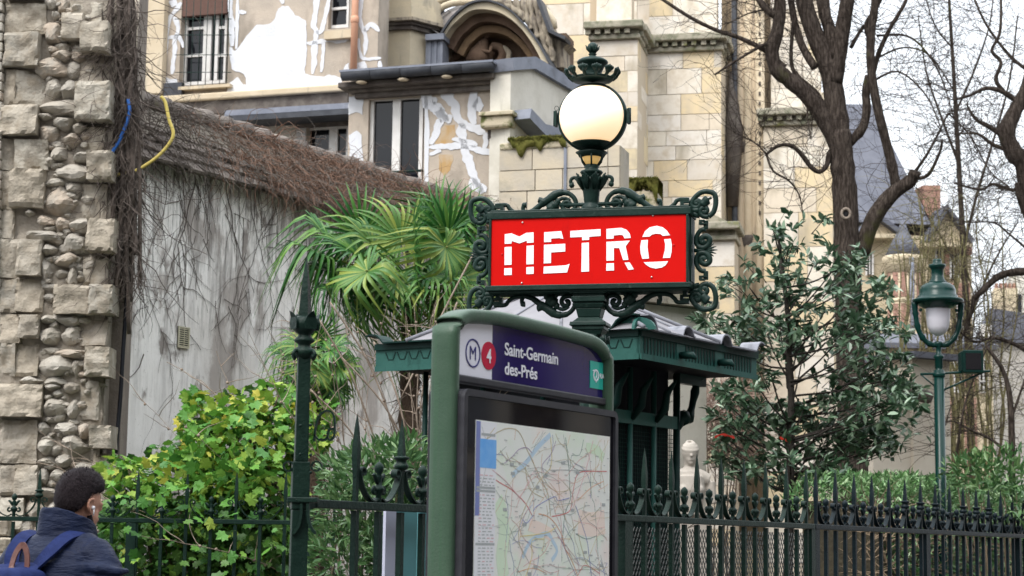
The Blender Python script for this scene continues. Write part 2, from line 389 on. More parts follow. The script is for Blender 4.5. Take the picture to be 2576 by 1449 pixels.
for k in range(12):                                   # palmettes of the crown
    a = k * math.pi / 6 + .12; d_ = V((math.cos(a), math.sin(a), 0)); t_ = V((-d_.y, d_.x, 0)); m = MB()
    b0 = AXG + d_ * 190 * q + V((0, 0, LZ(380))); b1 = AXG + d_ * 226 * q + V((0, 0, LZ(348))); b2 = AXG + d_ * 248 * q + V((0, 0, LZ(312)))
    m.tube([b0, b1, b2], [16 * q, 18 * q, 14 * q], 6)
    for s_ in (-1.2, -.6, 0, .6, 1.2):
        tip = b2 + t_ * s_ * 34 * q + V((0, 0, (26 - abs(s_) * 14) * q)) + d_ * 8 * q
        m.tube([b1 + t_ * s_ * 12 * q, b2 + t_ * s_ * 30 * q, tip], [12 * q, 17 * q, 6 * q], 6)
    m.build('crown_palmette', M_IRON, crown)
lat(dome(960, 1020) + [(150 * q, LZ(1045)), (128 * q, LZ(1062)), (118 * q, LZ(1082)), (95 * q, LZ(1088))][::1], 32, name='bottom_cup')
lat([(92 * q, LZ(1085)), (80 * q, LZ(1105)), (62 * q, LZ(1150))], 20, name='lamp_throat', mt=M_AMBER)
for k in range(6):
    a = k * math.pi / 3 + .45; d_ = V((math.cos(a), math.sin(a), 0)); m = MB()
    m.tube([AXG + d_ * 118 * q + V((0, 0, LZ(1070))), AXG + d_ * 100 * q + V((0, 0, LZ(1120))), AXG + d_ * 66 * q + V((0, 0, LZ(1162)))], 9 * q, 6); m.build('throat_rib', M_IRON, root)
lat([(62 * q, LZ(1155)), (72 * q, LZ(1175)), (58 * q, LZ(1195)), (100 * q, LZ(1212)), (106 * q, LZ(1224)), (98 * q, LZ(1236)), (78 * q, LZ(1262)), (74 * q, LZ(1280))], 24, name='collar')
# fluted vase with acanthus leaves, foot on the box
m = MB(); zt, zb, zf = LZ(1275), hz(478), wT + SO.z + fr * 1.5 + .01
m.lathe(AXG, [(.050, zf - .02), (.062, zf + .004), (.058, zf + .025), (.040, zf + .040), (.042, zf + .05), (.052, zb + .01), (.072, zb + .05), (.078, (zt + zb) / 2 + .03), (.070, zt - .02), (.055, zt)], 20)
vase = m.build('vase', M_IRON, root)
for k in range(8):
    a = k * math.pi / 4 + .25; d_ = V((math.cos(a), math.sin(a), 0)); t_ = V((-d_.y, d_.x, 0)); m = MB()
    for s_ in (-1, -.5, 0, .5, 1):
        m.tube([AXG + d_ * .052 + V((0, 0, zb)) + t_ * s_ * .004, AXG + d_ * .078 + V((0, 0, zb + .045)) + t_ * s_ * .016, AXG + d_ * .084 + V((0, 0, zb + .085 - abs(s_) * .02)) + t_ * s_ * .024, AXG + d_ * .094 + V((0, 0, zb + .095 - abs(s_) * .03)) + t_ * s_ * .03], [.005, .008, .008, .003], 6)
    m.build('acanthus_leaf', M_IRON, vase)
for sg in (1, -1):
    m = MB(); hpts = [(uc + sg * .07, 0), (uc + sg * .10, .022), (uc + sg * .122, .012), (uc + sg * .122, -.012), (uc + sg * .108, -.016)]
    m.tube([SF.pt(u, (zb + zt) / 2 - SO.z + w_ + .02, 0) for u, w_ in smooth_path(hpts, 4)], .011, 8); m.ball(SF.pt(uc + sg * .118, (zb + zt) / 2 - SO.z - .004, 0), .017, 8); m.build('vase_handle', M_IRON, vase)
u1, w1 = SF.px(1350, 516, 0); u2, _ = SF.px(1560, 505, 0)
m = MB(); zb_ = hz(514) - SO.z; ub = .19
m.tube([SF.pt(uc - ub, zb_, 0), SF.pt(uc + ub, zb_, 0)], .0125, 10); m.build('tie_bar', M_IRON, root)
m = MB()
for k in range(7):
    s_ = (k - 3) / 3; m.tube([SF.pt(uc + s_ * .03, zf - SO.z - .02, .02), SF.pt(uc + s_ * .07, zf - SO.z + .02 - abs(s_) * .012, .04), SF.pt(uc + s_ * .09, zf - SO.z - .01, .045)], [.01, .014, .004], 6)
m.build('foot_leaf', M_IRON, root)
# stem below the box: stepped square block, capital, column to the ground
zq = wB + SO.z - fr * 1.1
m = MB()
def sq(z0, h0, z1, h1):
    vs = []
    for z, h in ((z0, h0), (z1, h1)):
        for a, b in ((-1, -1), (1, -1), (1, 1), (-1, 1)): vs.append(AX + SF.x * a * h + SF.n * b * h * .8 + V((0, 0, z)))
    m.add(vs, [(3, 2, 1, 0), (4, 5, 6, 7)] + [(k, (k + 1) % 4, 4 + (k + 1) % 4, 4 + k) for k in range(4)])
d1 = lambda y: hz(y)
for ya, ha, yb, hb in ((731, .108, 742, .108), (742, .092, 748, .088), (748, .098, 762, .098), (762, .083, 767, .083), (767, .096, 778, .078), (778, .076, 800, .064), (800, .062, 812, .092), (812, .104, 822, .108), (822, .094, 832, .094), (832, .088, 845, .072)):
    sq(d1(yb), hb, d1(ya), ha)
m.build('stem_block', M_IRON, root, bevel=.004)
cap = None
m = MB(); m.lathe(AX, [(.058, d1(905)), (.062, d1(870)), (.074, d1(848)), (.078, d1(843))], 16); cap = m.build('capital', M_IRON, root)
for k in range(8):
    a = k * math.pi / 4; d_ = V((math.cos(a), math.sin(a), 0)); m = MB()
    m.tube([AX + d_ * .06 + V((0, 0, d1(890))), AX + d_ * .085 + V((0, 0, d1(858))), AX + d_ * .105 + V((0, 0, d1(852))), AX + d_ * .104 + V((0, 0, d1(862))), AX + d_ * .092 + V((0, 0, d1(862)))], [.02, .022, .018, .014, .008], 7); m.build('capital_volute', M_IRON, cap)
prof = [(.17, .0), (.17, .12), (.13, .16), (.13, .55), (.10, .62), (.085, .7), (.062, .8), (.058, d1(905) + .01)]
m = MB(); m.lathe(AX, prof, 14, smooth=False); m.build('column', M_IRON, root)

# ------------------------------------------------------------------ information totem with the map
M_TOTEM = mat('totem_green_paint', (.040, .078, .050), .38, (.055, .095, .064), 6, spec=.25, bump=.12, bscale=120, col3=(.045, .09, .055), s3=3, stretch3=(14, 14, .4), lo3=.5, hi3=.6)
M_CASE = mat('anthracite_case', (.028, .028, .034), .4, (.04, .04, .047), 20, spec=.2)
M_BLACK = mat('black_glass_border', (.006, .006, .009), .05, spec=.6)
M_HWHITE = mat('header_white', (.78, .78, .86), .12, spec=.5)
M_HBLUE = mat('header_blue', (.013, .007, .085), .08, (.020, .012, .105), 3, spec=.5)
M_HRED = mat('header_red', (.52, .010, .05), .15)
M_HTEAL = mat('header_teal', (.03, .42, .34), .12, spec=.5)
M_NAVY = mat('print_navy', (.02, .02, .16), .3)
M_TXT = mat('print_white', (.82, .82, .88), .3)
TL0 = P(1165, 1100, 7.2); TR0 = P(1553, 1100, 8.34)
tang = math.atan2(TR0.y - TL0.y, TR0.x - TL0.x)
TF = Frame((TL0.x, TL0.y, 0), tang)
tk = crop(1680, 1160, .33126)
def tp(x, y, d=0.0): return TF.px(*tk(x, y), d)
TW = TF.px(1553, 1100)[0]
tot = thing('information_totem', 'green arched metro information board with station name and network map', 'information board', (TL0.x, TL0.y, 0))
# arch: a bent bar of rounded section
inner = [tp(150, 300), tp(165, 245), tp(205, 195), tp(290, 158), tp(420, 160), tp(600, 175), tp(800, 213), tp(1000, 258), tp(1300, 328), tp(1600, 410), tp(1690, 445), tp(1760, 500), tp(1805, 570), tp(1822, 640)]
ul = inner[0][0]; ur = inner[-1][0]
path = [(ul, .0), (ul, .8), (ul, inner[0][1] - .25)] + [(a, b) for a, b in inner] + [(ur, inner[-1][1] - .25), (ur, .8), (ur, 0)]
th = .056
def offs(path, h):
    out = []
    for i in range(len(path)):
        a = path[max(i - 1, 0)]; b = path[min(i + 1, len(path) - 1)]; tx, ty = b[0] - a[0], b[1] - a[1]; l = math.hypot(tx, ty)
        out.append((path[i][0] - ty / l * h, path[i][1] + tx / l * h))
    return out
m = MB()
sect = []
DB, DFr = -.105, .004
for k in range(16):
    a = 2 * math.pi * k / 16 + math.pi / 16; ca, sa = math.cos(a), math.sin(a)
    e = .5
    sect.append((th / 2 + th / 2 * math.copysign(abs(ca) ** e, ca), (DB + DFr) / 2 + (DFr - DB) / 2 * math.copysign(abs(sa) ** e, sa)))
pth = smooth_path(path, 3); rows = []
for h, dd in sect: rows.append([TF.pt(u, w_, dd) for u, w_ in offs(pth, h)])
n_ = len(pth); vs = [rows[k][i] for i in range(n_) for k in range(16)]
m.add(vs, [(i * 16 + k, i * 16 + (k + 1) % 16, (i + 1) * 16 + (k + 1) % 16, (i + 1) * 16 + k) for i in range(n_ - 1) for k in range(16)], True)
m.build('arch_frame', M_TOTEM, tot)
# header
hb_l = tp(137, 742); hb_r = tp(1838, 995); sp = tp(579, 178); sp2 = tp(579, 806)
top = inner[:]
def wtop(u):
    for i in range(len(top) - 1):
        if top[i][0] <= u <= top[i + 1][0] and top[i + 1][0] > top[i][0]:
            t = (u - top[i][0]) / (top[i + 1][0] - top[i][0]); return top[i][1] + t * (top[i + 1][1] - top[i][1])
    return top[-1][1]
wb = (hb_l[1] + hb_r[1]) / 2; us = sp[0]
left = [(ul, wb), (us, wb), (us, wtop(us))] + [p for p in reversed(inner) if p[0] < us - .005] 
m = MB(); m.prism(TF, left, -.05, -.030); head = m.build('header_board_white', M_HWHITE, tot)
right = [(us, wb), (ur, wb)] + [p for p in reversed(inner) if p[0] > us + .005] + [(us, wtop(us))]
m = MB(); m.prism(TF, right, -.05, -.030); headb = m.build('header_board_blue', M_HBLUE, tot)
te0, te1 = tp(1605, 580, -.03), tp(1605, 888, -.03)
tt = [(te0[0], te1[1]), (ur - .002, te1[1]), (ur - .002, te0[1]), (te0[0], te0[1])]
m = MB(); m.prism(TF, tt, -.030, -.027); teal = m.build('header_teal_square', M_HTEAL, headb)
def disc(F, c, r, d0, d1, n=36, r_in=None):
    m = MB()
    if r_in is None: m.prism(F, [(c[0] + r * math.cos(2 * math.pi * k / n), c[1] + r * math.sin(2 * math.pi * k / n)) for k in range(n)], d0, d1)
    else:
        pts = [(c[0] + (r + r_in) / 2 * math.cos(2 * math.pi * k / n), c[1] + (r + r_in) / 2 * math.sin(2 * math.pi * k / n)) for k in range(n + 1)]
        m.strap(F, pts, r - r_in, d0, d1)
    return m
def text(body, F, u, w_, d, size, mt, parent, name, sx=1.0, bold=0.0, align='LEFT', sp_=1.0):
    cu = bpy.data.curves.new(name, 'FONT'); cu.body = body; cu.size = size; cu.offset = bold; cu.extrude = .0008; cu.align_x = align; cu.space_character = sp_
    o = bpy.data.objects.new(name, cu); C.objects.link(o); cu.materials.append(mt)
    dg = bpy.context.evaluated_depsgraph_get(); me = bpy.data.meshes.new_from_object(o.evaluated_get(dg)); bpy.data.objects.remove(o)
    o = bpy.data.objects.new(name, me); C.objects.link(o)
    M4 = Matrix((F.x, F.z, F.n)).transposed().to_4x4()
    M4.translation = F.pt(u, w_, d); o.parent = parent; o.matrix_local = Matrix.Translation(-WL[parent]) @ M4 @ Matrix.Diagonal((sx, 1, 1, 1)); WL[o] = WL[parent]; return o
cM = tp(280, 496, -.03); rM = abs(tp(280, 333, -.03)[1] - cM[1]); c4 = tp(456, 526, -.03); r4 = abs(tp(456, 367, -.03)[1] - c4[1])
disc(TF, cM, rM, -.030, -.027, r_in=rM * .90).build('ring_mark', M_NAVY, head)
text('M', TF, cM[0] - rM * .02, cM[1] - rM * .49, -.028, rM * 1.42, M_NAVY, head, 'letter_m_mark', sx=.92, bold=-.0006, align='CENTER')
d4 = disc(TF, c4, r4, -.030, -.027).build('line_number_disc', M_HRED, head)
text('4', TF, c4[0] - r4 * .02, c4[1] - r4 * .50, -.0255, r4 * 1.42, M_TXT, d4, 'digit_four', sx=.9, bold=.0012, align='CENTER')
a0 = tp(636, 512, -.03); a1 = tp(1238, 614, -.03); b0 = tp(636, 732, -.03)
capm = abs(tp(636, 365, -.03)[1] - a0[1])
t1 = text('Saint-Germain', TF, a0[0], a0[1], -.0285, capm * 1.36, M_TXT, headb, 'station_name_text', bold=.0010)
t2 = text('des-Prés', TF, b0[0], b0[1], -.0285, capm * 1.36, M_TXT, headb, 'station_name_text', bold=.0010)
bpy.context.view_layer.update()
sxx = (a1[0] - a0[0]) / t1.dimensions.x
for t_ in (t1, t2): t_.matrix_local = t_.matrix_local @ Matrix.Diagonal((sxx, 1, 1, 1))
cR = tp(1667, 748, -.03); rR = abs(tp(1667, 680, -.03)[1] - cR[1])
disc(TF, cR, rR, -.027, -.025, r_in=rR * .74).build('ring_logo', M_TXT, teal)
m = MB(); m.strap(TF, smooth_path([(cR[0] - rR * 1.25, cR[1] + rR * .7), (cR[0] - rR * .3, cR[1] + rR * .75), (cR[0] + rR * .25, cR[1] + rR * .1), (cR[0] - rR * .1, cR[1] - rR * .5), (cR[0], cR[1] - rR * 1.2)], 4), rR * .16, -.027, -.025); m.build('ring_logo_stroke', M_TXT, teal)
a_ = tp(1705, 772, -.03); t3 = text('RATP', TF, a_[0], a_[1] - .003, -.0255, .030, M_TXT, teal, 'operator_text', bold=.0002)
bpy.context.view_layer.update(); t3.matrix_local = t3.matrix_local @ Matrix.Diagonal(((tp(1800, 785, -.03)[0] - a_[0]) / t3.dimensions.x, 1, 1, 1))
m = MB(); m.fbox(TF, ul, ur, wb - .030, wb, -.06, -.012); m.build('header_sill', M_CASE, tot, bevel=.006)
# case with the map
wc = (tp(150, 905, .03)[1] + tp(1880, 1140, .03)[1]) / 2
cl, crr = TF.px(1165, 1100, .03)[0], TF.px(1553, 1100, .03)[0]
cb = .72
def rrect(u0, u1, w0, w1, r, n=5):
    out = []
    for cx, cy, a in ((u1 - r, w1 - r, 0), (u0 + r, w1 - r, 90), (u0 + r, w0 + r, 180), (u1 - r, w0 + r, 270)):
        for k in range(n + 1): q_ = math.radians(a + 90 * k / n); out.append((cx + r * math.cos(q_), cy + r * math.sin(q_)))
    return out
m = MB(); m.prism(TF, rrect(cl, crr, cb, wc, .028), -.125, .018); case = m.build('map_case', M_CASE, tot)
m = MB(); rim = rrect(cl + .012, crr - .012, cb + .012, wc - .012, .024); m.strap(TF, rim + [rim[0]], .026, .018, .034); m.build('case_rim', M_CASE, case)
m = MB(); m.prism(TF, rrect(cl + .018, crr - .018, cb + .018, wc - .018, .02), .018, .022); m.build('black_border', M_BLACK, case)
M_PAPER = mat('map_paper', (.74, .76, .72), .55, (.68, .76, .64), 3.2, .52, .62, col3=(.78, .70, .66), s3=2.3, lo3=.55, hi3=.66, spec=.1)
ml, mt_ = TF.px(1197, 1055, .024); mr, mt2 = TF.px(1534, 1099, .024); mt_ = (mt_ + mt2) / 2
m = MB(); m.fbox(TF, ml, mr, cb + .12, mt_, .0225, .0245); sheet = m.build('map_sheet', M_PAPER, case)
def pmx(x, y): return TF.px(*crop(1920, 1440, .49689)(x, y), .0245)
inks = {'green': (.05, .16, .12), 'red': (.55, .07, .07), 'olive': (.40, .32, .16), 'purple': (.25, .15, .32), 'tan': (.48, .38, .16), 'blue': (.08, .12, .42), 'orange': (.62, .26, .10), 'yellow': (.62, .50, .12), 'river': (.42, .58, .72), 'grey': (.30, .33, .34), 'pink': (.62, .35, .38), 'park': (.60, .75, .55), 'peach': (.80, .66, .58)}
MI = {k: mat('ink_' + k, tuple(.82 * c_ + .18 * q_ for c_, q_ in zip(v, (.72, .73, .70))), .55, spec=.1) for k, v in inks.items()}
LN = [('river', 26, [(0, 690), (100, 600), (200, 470), (330, 350), (400, 320)]), ('river', 22, [(80, 1310), (130, 1200), (200, 1150), (270, 1130), (310, 1190), (340, 1260), (300, 1330)]),
 ('green', 7, [(400, 370), (415, 500), (430, 640), (435, 780), (440, 870), (400, 980), (380, 1180)]), ('red', 7, [(715, 660), (540, 660), (490, 690), (470, 760), (455, 850), (440, 950), (380, 985), (300, 1000)]),
 ('red', 7, [(-240, 640), (-100, 740), (0, 800), (100, 900), (150, 990)]), ('orange', 7, [(200, 980), (270, 1000), (330, 1060), (380, 1150), (400, 1240), (450, 1330), (500, 1460)]),
 ('olive', 6, [(-200, 420), (-60, 340), (30, 345), (75, 400), (110, 490), (200, 680), (270, 830), (290, 1000)]), ('purple', 5, [(-60, 600), (0, 550), (50, 495), (110, 480), (150, 520)]),
 ('tan', 5, [(285, 640), (200, 740), (110, 900), (60, 1050), (50, 1180), (90, 1300)]), ('blue', 5, [(160, 960), (190, 920), (320, 850), (345, 880), (430, 860)]), ('blue', 5, [(80, 1020), (110, 1050), (160, 990)]),
 ('purple', 5, [(330, 430), (300, 520), (230, 605), (235, 660)]), ('grey', 4, [(285, 650), (400, 648), (470, 652), (600, 648)]), ('orange', 5, [(495, 880), (600, 780), (690, 735)]), ('olive', 5, [(460, 1090), (580, 980), (600, 1000), (660, 940)]),
 ('yellow', 5, [(60, 1150), (150, 1140), (270, 1120), (330, 1080)]), ('green', 4, [(590, 660), (600, 850), (620, 900), (630, 1000), (650, 1300)]), ('blue', 5, [(480, 920), (560, 1160), (580, 1290), (600, 1460)]), ('pink', 5, [(610, 430), (560, 640), (500, 820), (450, 960)]),
 ('green', 4, [(440, 640), (450, 540), (510, 535), (540, 420)]), ('purple', 5, [(300, 1060), (380, 1200), (430, 1330), (490, 1460)]), ('tan', 4, [(100, 620), (130, 790), (240, 860)]), ('yellow', 5, [(100, 1460), (150, 1300), (150, 1180), (240, 1170)]), ('green', 5, [(480, 1130), (560, 1170), (640, 1145)]),
 ('yellow', 5, [(290, 400), (300, 560), (285, 650)]), ('red', 5, [(500, 1440), (540, 1370), (600, 1390), (660, 1430)]), ('tan', 4, [(500, 1130), (560, 1350), (640, 1400), (720, 1380)]), ('orange', 5, [(40, 1420), (160, 1390), (260, 1430)]),
 ('grey', 4, [(-230, 320), (-190, 470), (-200, 640), (-260, 860)]), ('tan', 5, [(-260, 520), (-130, 330), (-20, 300)]), ('pink', 5, [(-150, 650), (-60, 720), (60, 860)])]
LN.insert(0, ('park', 95, [(-110, 880), (-70, 1000), (-60, 1150), (-80, 1300), (-60, 1460)])); LN.insert(0, ('park', 50, [(560, 480), (640, 500), (690, 560)])); LN.insert(0, ('peach', 120, [(500, 1040), (600, 1060), (700, 1040)])); LN.insert(0, ('peach', 60, [(130, 1060), (230, 1100), (300, 1140)]))
byc = {}
for ck, wd, pts in LN: byc.setdefault(ck, []).append((wd, pts))
r2 = random.Random(3)
for k in range(110):
    x, y = r2.uniform(-80, 700), r2.uniform(420, 1440); a = r2.uniform(0, 6.28); pts = [(x, y)]
    for j in range(4): a += r2.uniform(-.5, .5); x += math.cos(a) * 60; y += math.sin(a) * 90; pts.append((x, y))
    byc.setdefault(r2.choice(['grey', 'tan', 'green', 'blue', 'pink', 'red', 'orange', 'olive']), []).append((2.0, pts))
zz = 0
for ck, lst in byc.items():
    m = MB(); zz += 1
    for wd, pts in lst:
        q_ = [pmx(x, y) for x, y in smooth_path(pts, 3)]
        q_ = [p for p in q_ if ml + .008 < p[0] < mr - .008 and cb + .13 < p[1] < mt_ - .01]
        if len(q_) > 1: m.strap(TF, q_, wd * (.86e-3 if wd > 12 else .58e-3), .0246, .0248 + zz * .00006, smooth=False)
    m.build('map_line_print', MI[ck], sheet, kind='stuff')
m = MB()
for k in range(420):                                  # names of stops, too small to read
    u = r2.uniform(ml + .17, mr - .02); w_ = r2.uniform(cb + .13, mt_ - .03); l = r2.uniform(.008, .026)
    m.fbox(TF, u, u + l, w_, w_ + .0022, .0246, .0258)
for k in range(26): u, w_ = r2.uniform(ml + .2, mr - .05), r2.uniform(cb + .2, mt_ - .04); m.fbox(TF, u, u + .03, w_, w_ + .012, .0246, .0258)
m.build('map_name_print', MI['grey'], sheet, kind='stuff')
# left column: legend
zl = crop(960, 1440, .49689)
def pl(x, y): return TF.px(*zl(x, y), .0245)
M_LBLUE = mat('legend_blue', (.14, .38, .78), .5, (.2, .44, .8), 20, spec=.1); M_LWHITE = mat('legend_white', (.74, .75, .78), .55, spec=.1)
lc0, lc1 = pl(1660, 275), pl(1815, 285)
m = MB(); m.fbox(TF, ml + .002, lc1[0], cb + .122, mt_ - .003, .0246, .0252); leg = m.build('legend_column', M_LWHITE, sheet)
b0_, b1_ = pl(1690, 410), pl(1810, 640)
m = MB(); m.fbox(TF, b0_[0], b1_[0], b1_[1], b0_[1], .0253, .0258); m.build('legend_inset', M_LBLUE, leg)
m = MB(); m.fbox(TF, ml + .002, ml + .035, mt_ - .19 * 1.9, mt_ - .004, .0253, .0256); m.build('legend_strip', MI['blue'], leg)
m = MB(); m2_ = MB(); yy = b1_[1] - .03
m.fbox(TF, b0_[0] + .01, b1_[0] - .01, b0_[1] + .012, b0_[1] + .022, .0253, .0257)
while yy > cb + .14:
    x = lc0[0] + .03
    blk = r2.random() < .08
    if blk: m.fbox(TF, x - .02, lc1[0] - .004, yy, yy + .009, .0253, .0257)
    else:
        while x < lc1[0] - .02:
            l = r2.uniform(.012, .03); (m2_ if r2.random() < .3 else m).fbox(TF, x, min(x + l, lc1[0] - .01), yy, yy + .004, .0253, .0257); x += l + .012
    yy -= .0125
m.build('legend_text_print', MI['grey'], leg, kind='stuff'); m2_.build('legend_text_print', MI['pink'], leg, kind='stuff')
# ------------------------------------------------------------------ iron fences
RZ = 1.635                                            # top rail height
SPX = .39                                             # distance between two spikes
def local_frame(): return Frame((0, 0, 0), 0)
LF = local_frame()
def M4(F, u, w_, d=0):
    M = F.R.to_4x4(); M.translation = F.pt(u, w_, d); return M
# pieces are modelled once around (0, 0, rail top)
def spike_bar_mesh(name, collar=False):
    m = MB(); b = .0135
    m.box((0, 0, (.1 - RZ) / 2 - .02), (.027, .027, RZ - .14))
    prof = [(.0125, -.02), (.0125, .10), (.0165, .16), (.0185, .20), (.017, .24), (.010, .32), (.001, .385)]
    m.lathe((0, 0, 0), [(r * 1.12, z) for r, z in prof], 4, smooth=False, phase=math.pi / 4)
    if collar:
        m.lathe((0, 0, 0), [(.016, .150), (.030, .158), (.034, .168), (.030, .178), (.024, .184), (.024, .196), (.036, .202), (.036, .210), (.018, .216)], 12)
    return m.mesh(name)
def ball_bar_mesh(name):
    m = MB(); m.box((0, 0, (.1 - RZ) / 2 - .02), (.025, .025, RZ - .14))
    m.lathe((0, 0, 0), [(.013, -.02), (.015, .0), (.013, .03), (.026, .052), (.030, .060), (.024, .068), (.014, .078), (.012, .10), (.016, .115), (.010, .126), (.020, .138), (.0225, .152), (.020, .166), (.010, .176), (.002, .182)], 10)
    return m.mesh(name)
def leaf_pair_mesh(name):
    m = MB()
    for s in (-1, 1):
        m.tube([(s * .012, 0, .085), (s * .024, 0, .108), (s * .040, 0, .124), (s * .052, 0, .120)], [.009, .012, .009, .002], 6)
        m.tube([LF.pt(u, w_, 0) for u, w_ in spiral((s * .034, .050), .019, .006, math.pi / 2, math.pi / 2 - s * 4.6, 12)], .008, 6)
    return m.mesh(name)
def scroll_mesh(name):
    m = MB(); h = SPX / 2
    for s in (-1, 1):                                 # from the bottom of the U up to the rolled end beside the spike
        c = (s * (h - .045), .128)
        pts = [(s * .022, .012), (s * .05, .006), (s * .085, .02), (s * .115, .052), (s * .135, .09), (s * .145, .118)]
        pts = [(s * .018, .018), (s * .045, .004), (s * .085, .014), (s * .125, .045), (s * .155, .085), (s * .168, .118)]
        sp_ = spiral((s * (h - .048), .130), .024, .010, 0 if s > 0 else math.pi, (5.6 if s > 0 else math.pi - 5.6), 16)
        m.strap(LF, smooth_path(pts, 3)[:-1] + sp_, .0075, -.016, .016)
    return m.mesh(name)
me_sp, me_spc = spike_bar_mesh('spike_bar'), spike_bar_mesh('spike_bar_with_collar', True)
me_bb, me_lp, me_sc = ball_bar_mesh('ball_bar'), leaf_pair_mesh('leaf_pair'), scroll_mesh('scroll')
def fence(name, label, F, u0, u1, mt, first=0.0, collars=(), posts=(), SPX=SPX):
    sx_ = Matrix.Diagonal((SPX / .39, 1, 1, 1))
    r = thing(name, label, 'fence', F.pt(u0, 0, 0), 'iron fences round the garden')
    ms = {}
    for me in (me_sp, me_spc, me_bb, me_lp, me_sc):
        c_ = me.copy(); c_.materials.append(mt); ms[me] = c_
    m = MB(); m.fbox(F, u0, u1, RZ - .030, RZ + .006, -.024, .024); m.build('top_rail', mt, r, bevel=.004)
    m = MB(); m.fbox(F, u0, u1, .16, .20, -.02, .02); m.build('bottom_rail', mt, r)
    m = MB(); m.fbox(F, u0, u1, .0, .10, -.12, .12); m.build('plinth', M_STONE, r)
    k = 0; u = u0 + first
    while u <= u1 + .001:
        inst('spike_bar', ms[me_spc if k in collars else me_sp], r, M4(F, u, RZ + .006))
        if u + SPX / 2 < u1:
            b = inst('ball_bar', ms[me_bb], r, M4(F, u + SPX / 2, RZ + .006)); inst('leaf_pair', ms[me_lp], r, M4(F, u + SPX / 2, RZ + .006))
            inst('scroll', ms[me_sc], r, M4(F, u + SPX / 2, RZ + .006) @ sx_)
        u += SPX; k += 1
    for up in posts:
        m = MB(); m.fbox(F, up - .038, up + .038, 0, RZ - .031, -.022, .022); m.build('flat_post', mt, r)
    return r
M_STONE = mat('kerb_stone', (.28, .26, .23), .85, (.2, .19, .17), 6, bump=.3)
FD = Frame((-.876, 8.04, 0), math.atan2(.868, .496))
def fu(x): # distance along the street fence below picture column x
    return FD.px(x, 1290)[0]
pA, pB, pC = fu(1572), fu(2047), fu(2327)
s0 = fu(893)
firstA = s0
ub = fu(2047) - .03
def phase(ustart): # first spike after ustart keeping the rhythm anchored on the spike at column 1621
    a = fu(1621); k = math.ceil((ustart + .02 - a) / SPX); return a + k * SPX - ustart
fA = fence('iron_fence', 'dark green spiked iron fence running behind the map board with wire mesh', FD, .09, ub, M_FENCE, first=fu(893) - .09, collars=(1,), posts=(pA, pB - .06), SPX=(fu(1621) - fu(893)) / 8)
fB = fence('iron_fence', 'blue black spiked iron fence continuing right in front of the clipped hedge', FD, ub + .008, 20.0, M_FENCEB, first=phase(ub + .008), collars=(5, 6, 7, 9, 10, 11, 14, 15), posts=(pB + .02, pC, pC + 2.8, pC + 5.6))
LFn = Frame((-4.6, 15.2, 0), 0.0)
r_ = fence('iron_fence', 'green spiked iron fence behind the walking man and below the yellow green shrub', LFn, 0, 3.95, M_FENCE, first=.10, collars=(0, 1, 2), posts=(1.62,))
# wire mesh behind the first stretch of the street fence
M_WIRE = mat('galvanised_wire', (.055, .06, .058), .6)
m = MB(); du, dw = .040, .062
for i in range(int((pB - pA) / du)):
    for j in range(int(1.45 / dw)):
        u = pA + .03 + i * du; w_ = .15 + j * dw
        for sx in (1, -1):
            a = (u + du / 2, w_); b = (u + du / 2 + sx * du / 2, w_ + dw / 2); c_ = (u + du / 2, w_ + dw)
            m.strap(FD, [a, b], .0042, -.064, -.060, smooth=False); m.strap(FD, [b, c_], .0042, -.064, -.060, smooth=False)
m.build('mesh_panel', M_WIRE, fA, kind='stuff')
# the tall corner post with a spear
po = FD.pt(0, 0, 0)
post = thing('fence_post', 'tall square green iron fence post with a spear head and curled hook', 'fence post', po)
PZ = lambda y: P(770, y, 8.04).z
PF = Frame(po, math.atan2(.868, .496) - math.radians(48))
def sqm(m, z0, h0, z1, h1, F=PF, n=4):
    vs = []
    for z, h in ((z0, h0), (z1, h1)):
        for a, b in ((-1, -1), (1, -1), (1, 1), (-1, 1)): vs.append(F.pt(a * h, z, b * h))
    m.add(vs, [(0, 1, 2, 3), (7, 6, 5, 4)] + [(k, 4 + k, 4 + (k + 1) % 4, (k + 1) % 4) for k in range(4)])
m = MB(); sqm(m, 0, .040, RZ - .04, .034); sqm(m, RZ - .04, .037, RZ + .16, .036); sqm(m, RZ + .16, .028, PZ(900), .026); m.build('shaft', M_FENCE, post, bevel=.004)
m = MB(); m.lathe(po, [(.026, PZ(905)), (.042, PZ(893)), (.046, PZ(885)), (.040, PZ(878)), (.027, PZ(872)), (.027, PZ(866)), (.042, PZ(860)), (.045, PZ(856)), (.030, PZ(847)), (.026, PZ(842)), (.036, PZ(838)), (.050, PZ(826)), (.052, PZ(812)), (.045, PZ(800)), (.03, PZ(796))], 16); cup = m.build('crown_cup', M_FENCE, post)
for k in range(4):
    a = k * math.pi / 2 + .6; d_ = V((math.cos(a), math.sin(a), 0)); t_ = V((-d_.y, d_.x, 0)); m = MB()
    vs = []
    for z, rr, hw in ((PZ(830), .050, .026), (PZ(812), .052, .030), (PZ(800), .052, .022), (PZ(790), .062, .010), (PZ(786), .070, .002)):
        for s in (-1, 1):
            for o_ in (0, .005): vs.append(po + d_ * (rr + o_) + t_ * s * hw + V((0, 0, z)))
    fs = []
    for i in range(4):
        b = i * 4; fs += [(b, b + 4, b + 6, b + 2), (b + 1, b + 3, b + 7, b + 5), (b, b + 1, b + 5, b + 4), (b + 2, b + 6, b + 7, b + 3)]
    m.add(vs, fs, False); m.build('crown_leaf', M_FENCE, cup)
m = MB(); m.lathe(po, [(.030, PZ(806)), (.029, PZ(790)), (.020, PZ(720)), (.0085, PZ(668)), (.001, PZ(646))], 4, smooth=False, phase=.5); m.build('spear', M_FENCE, post)
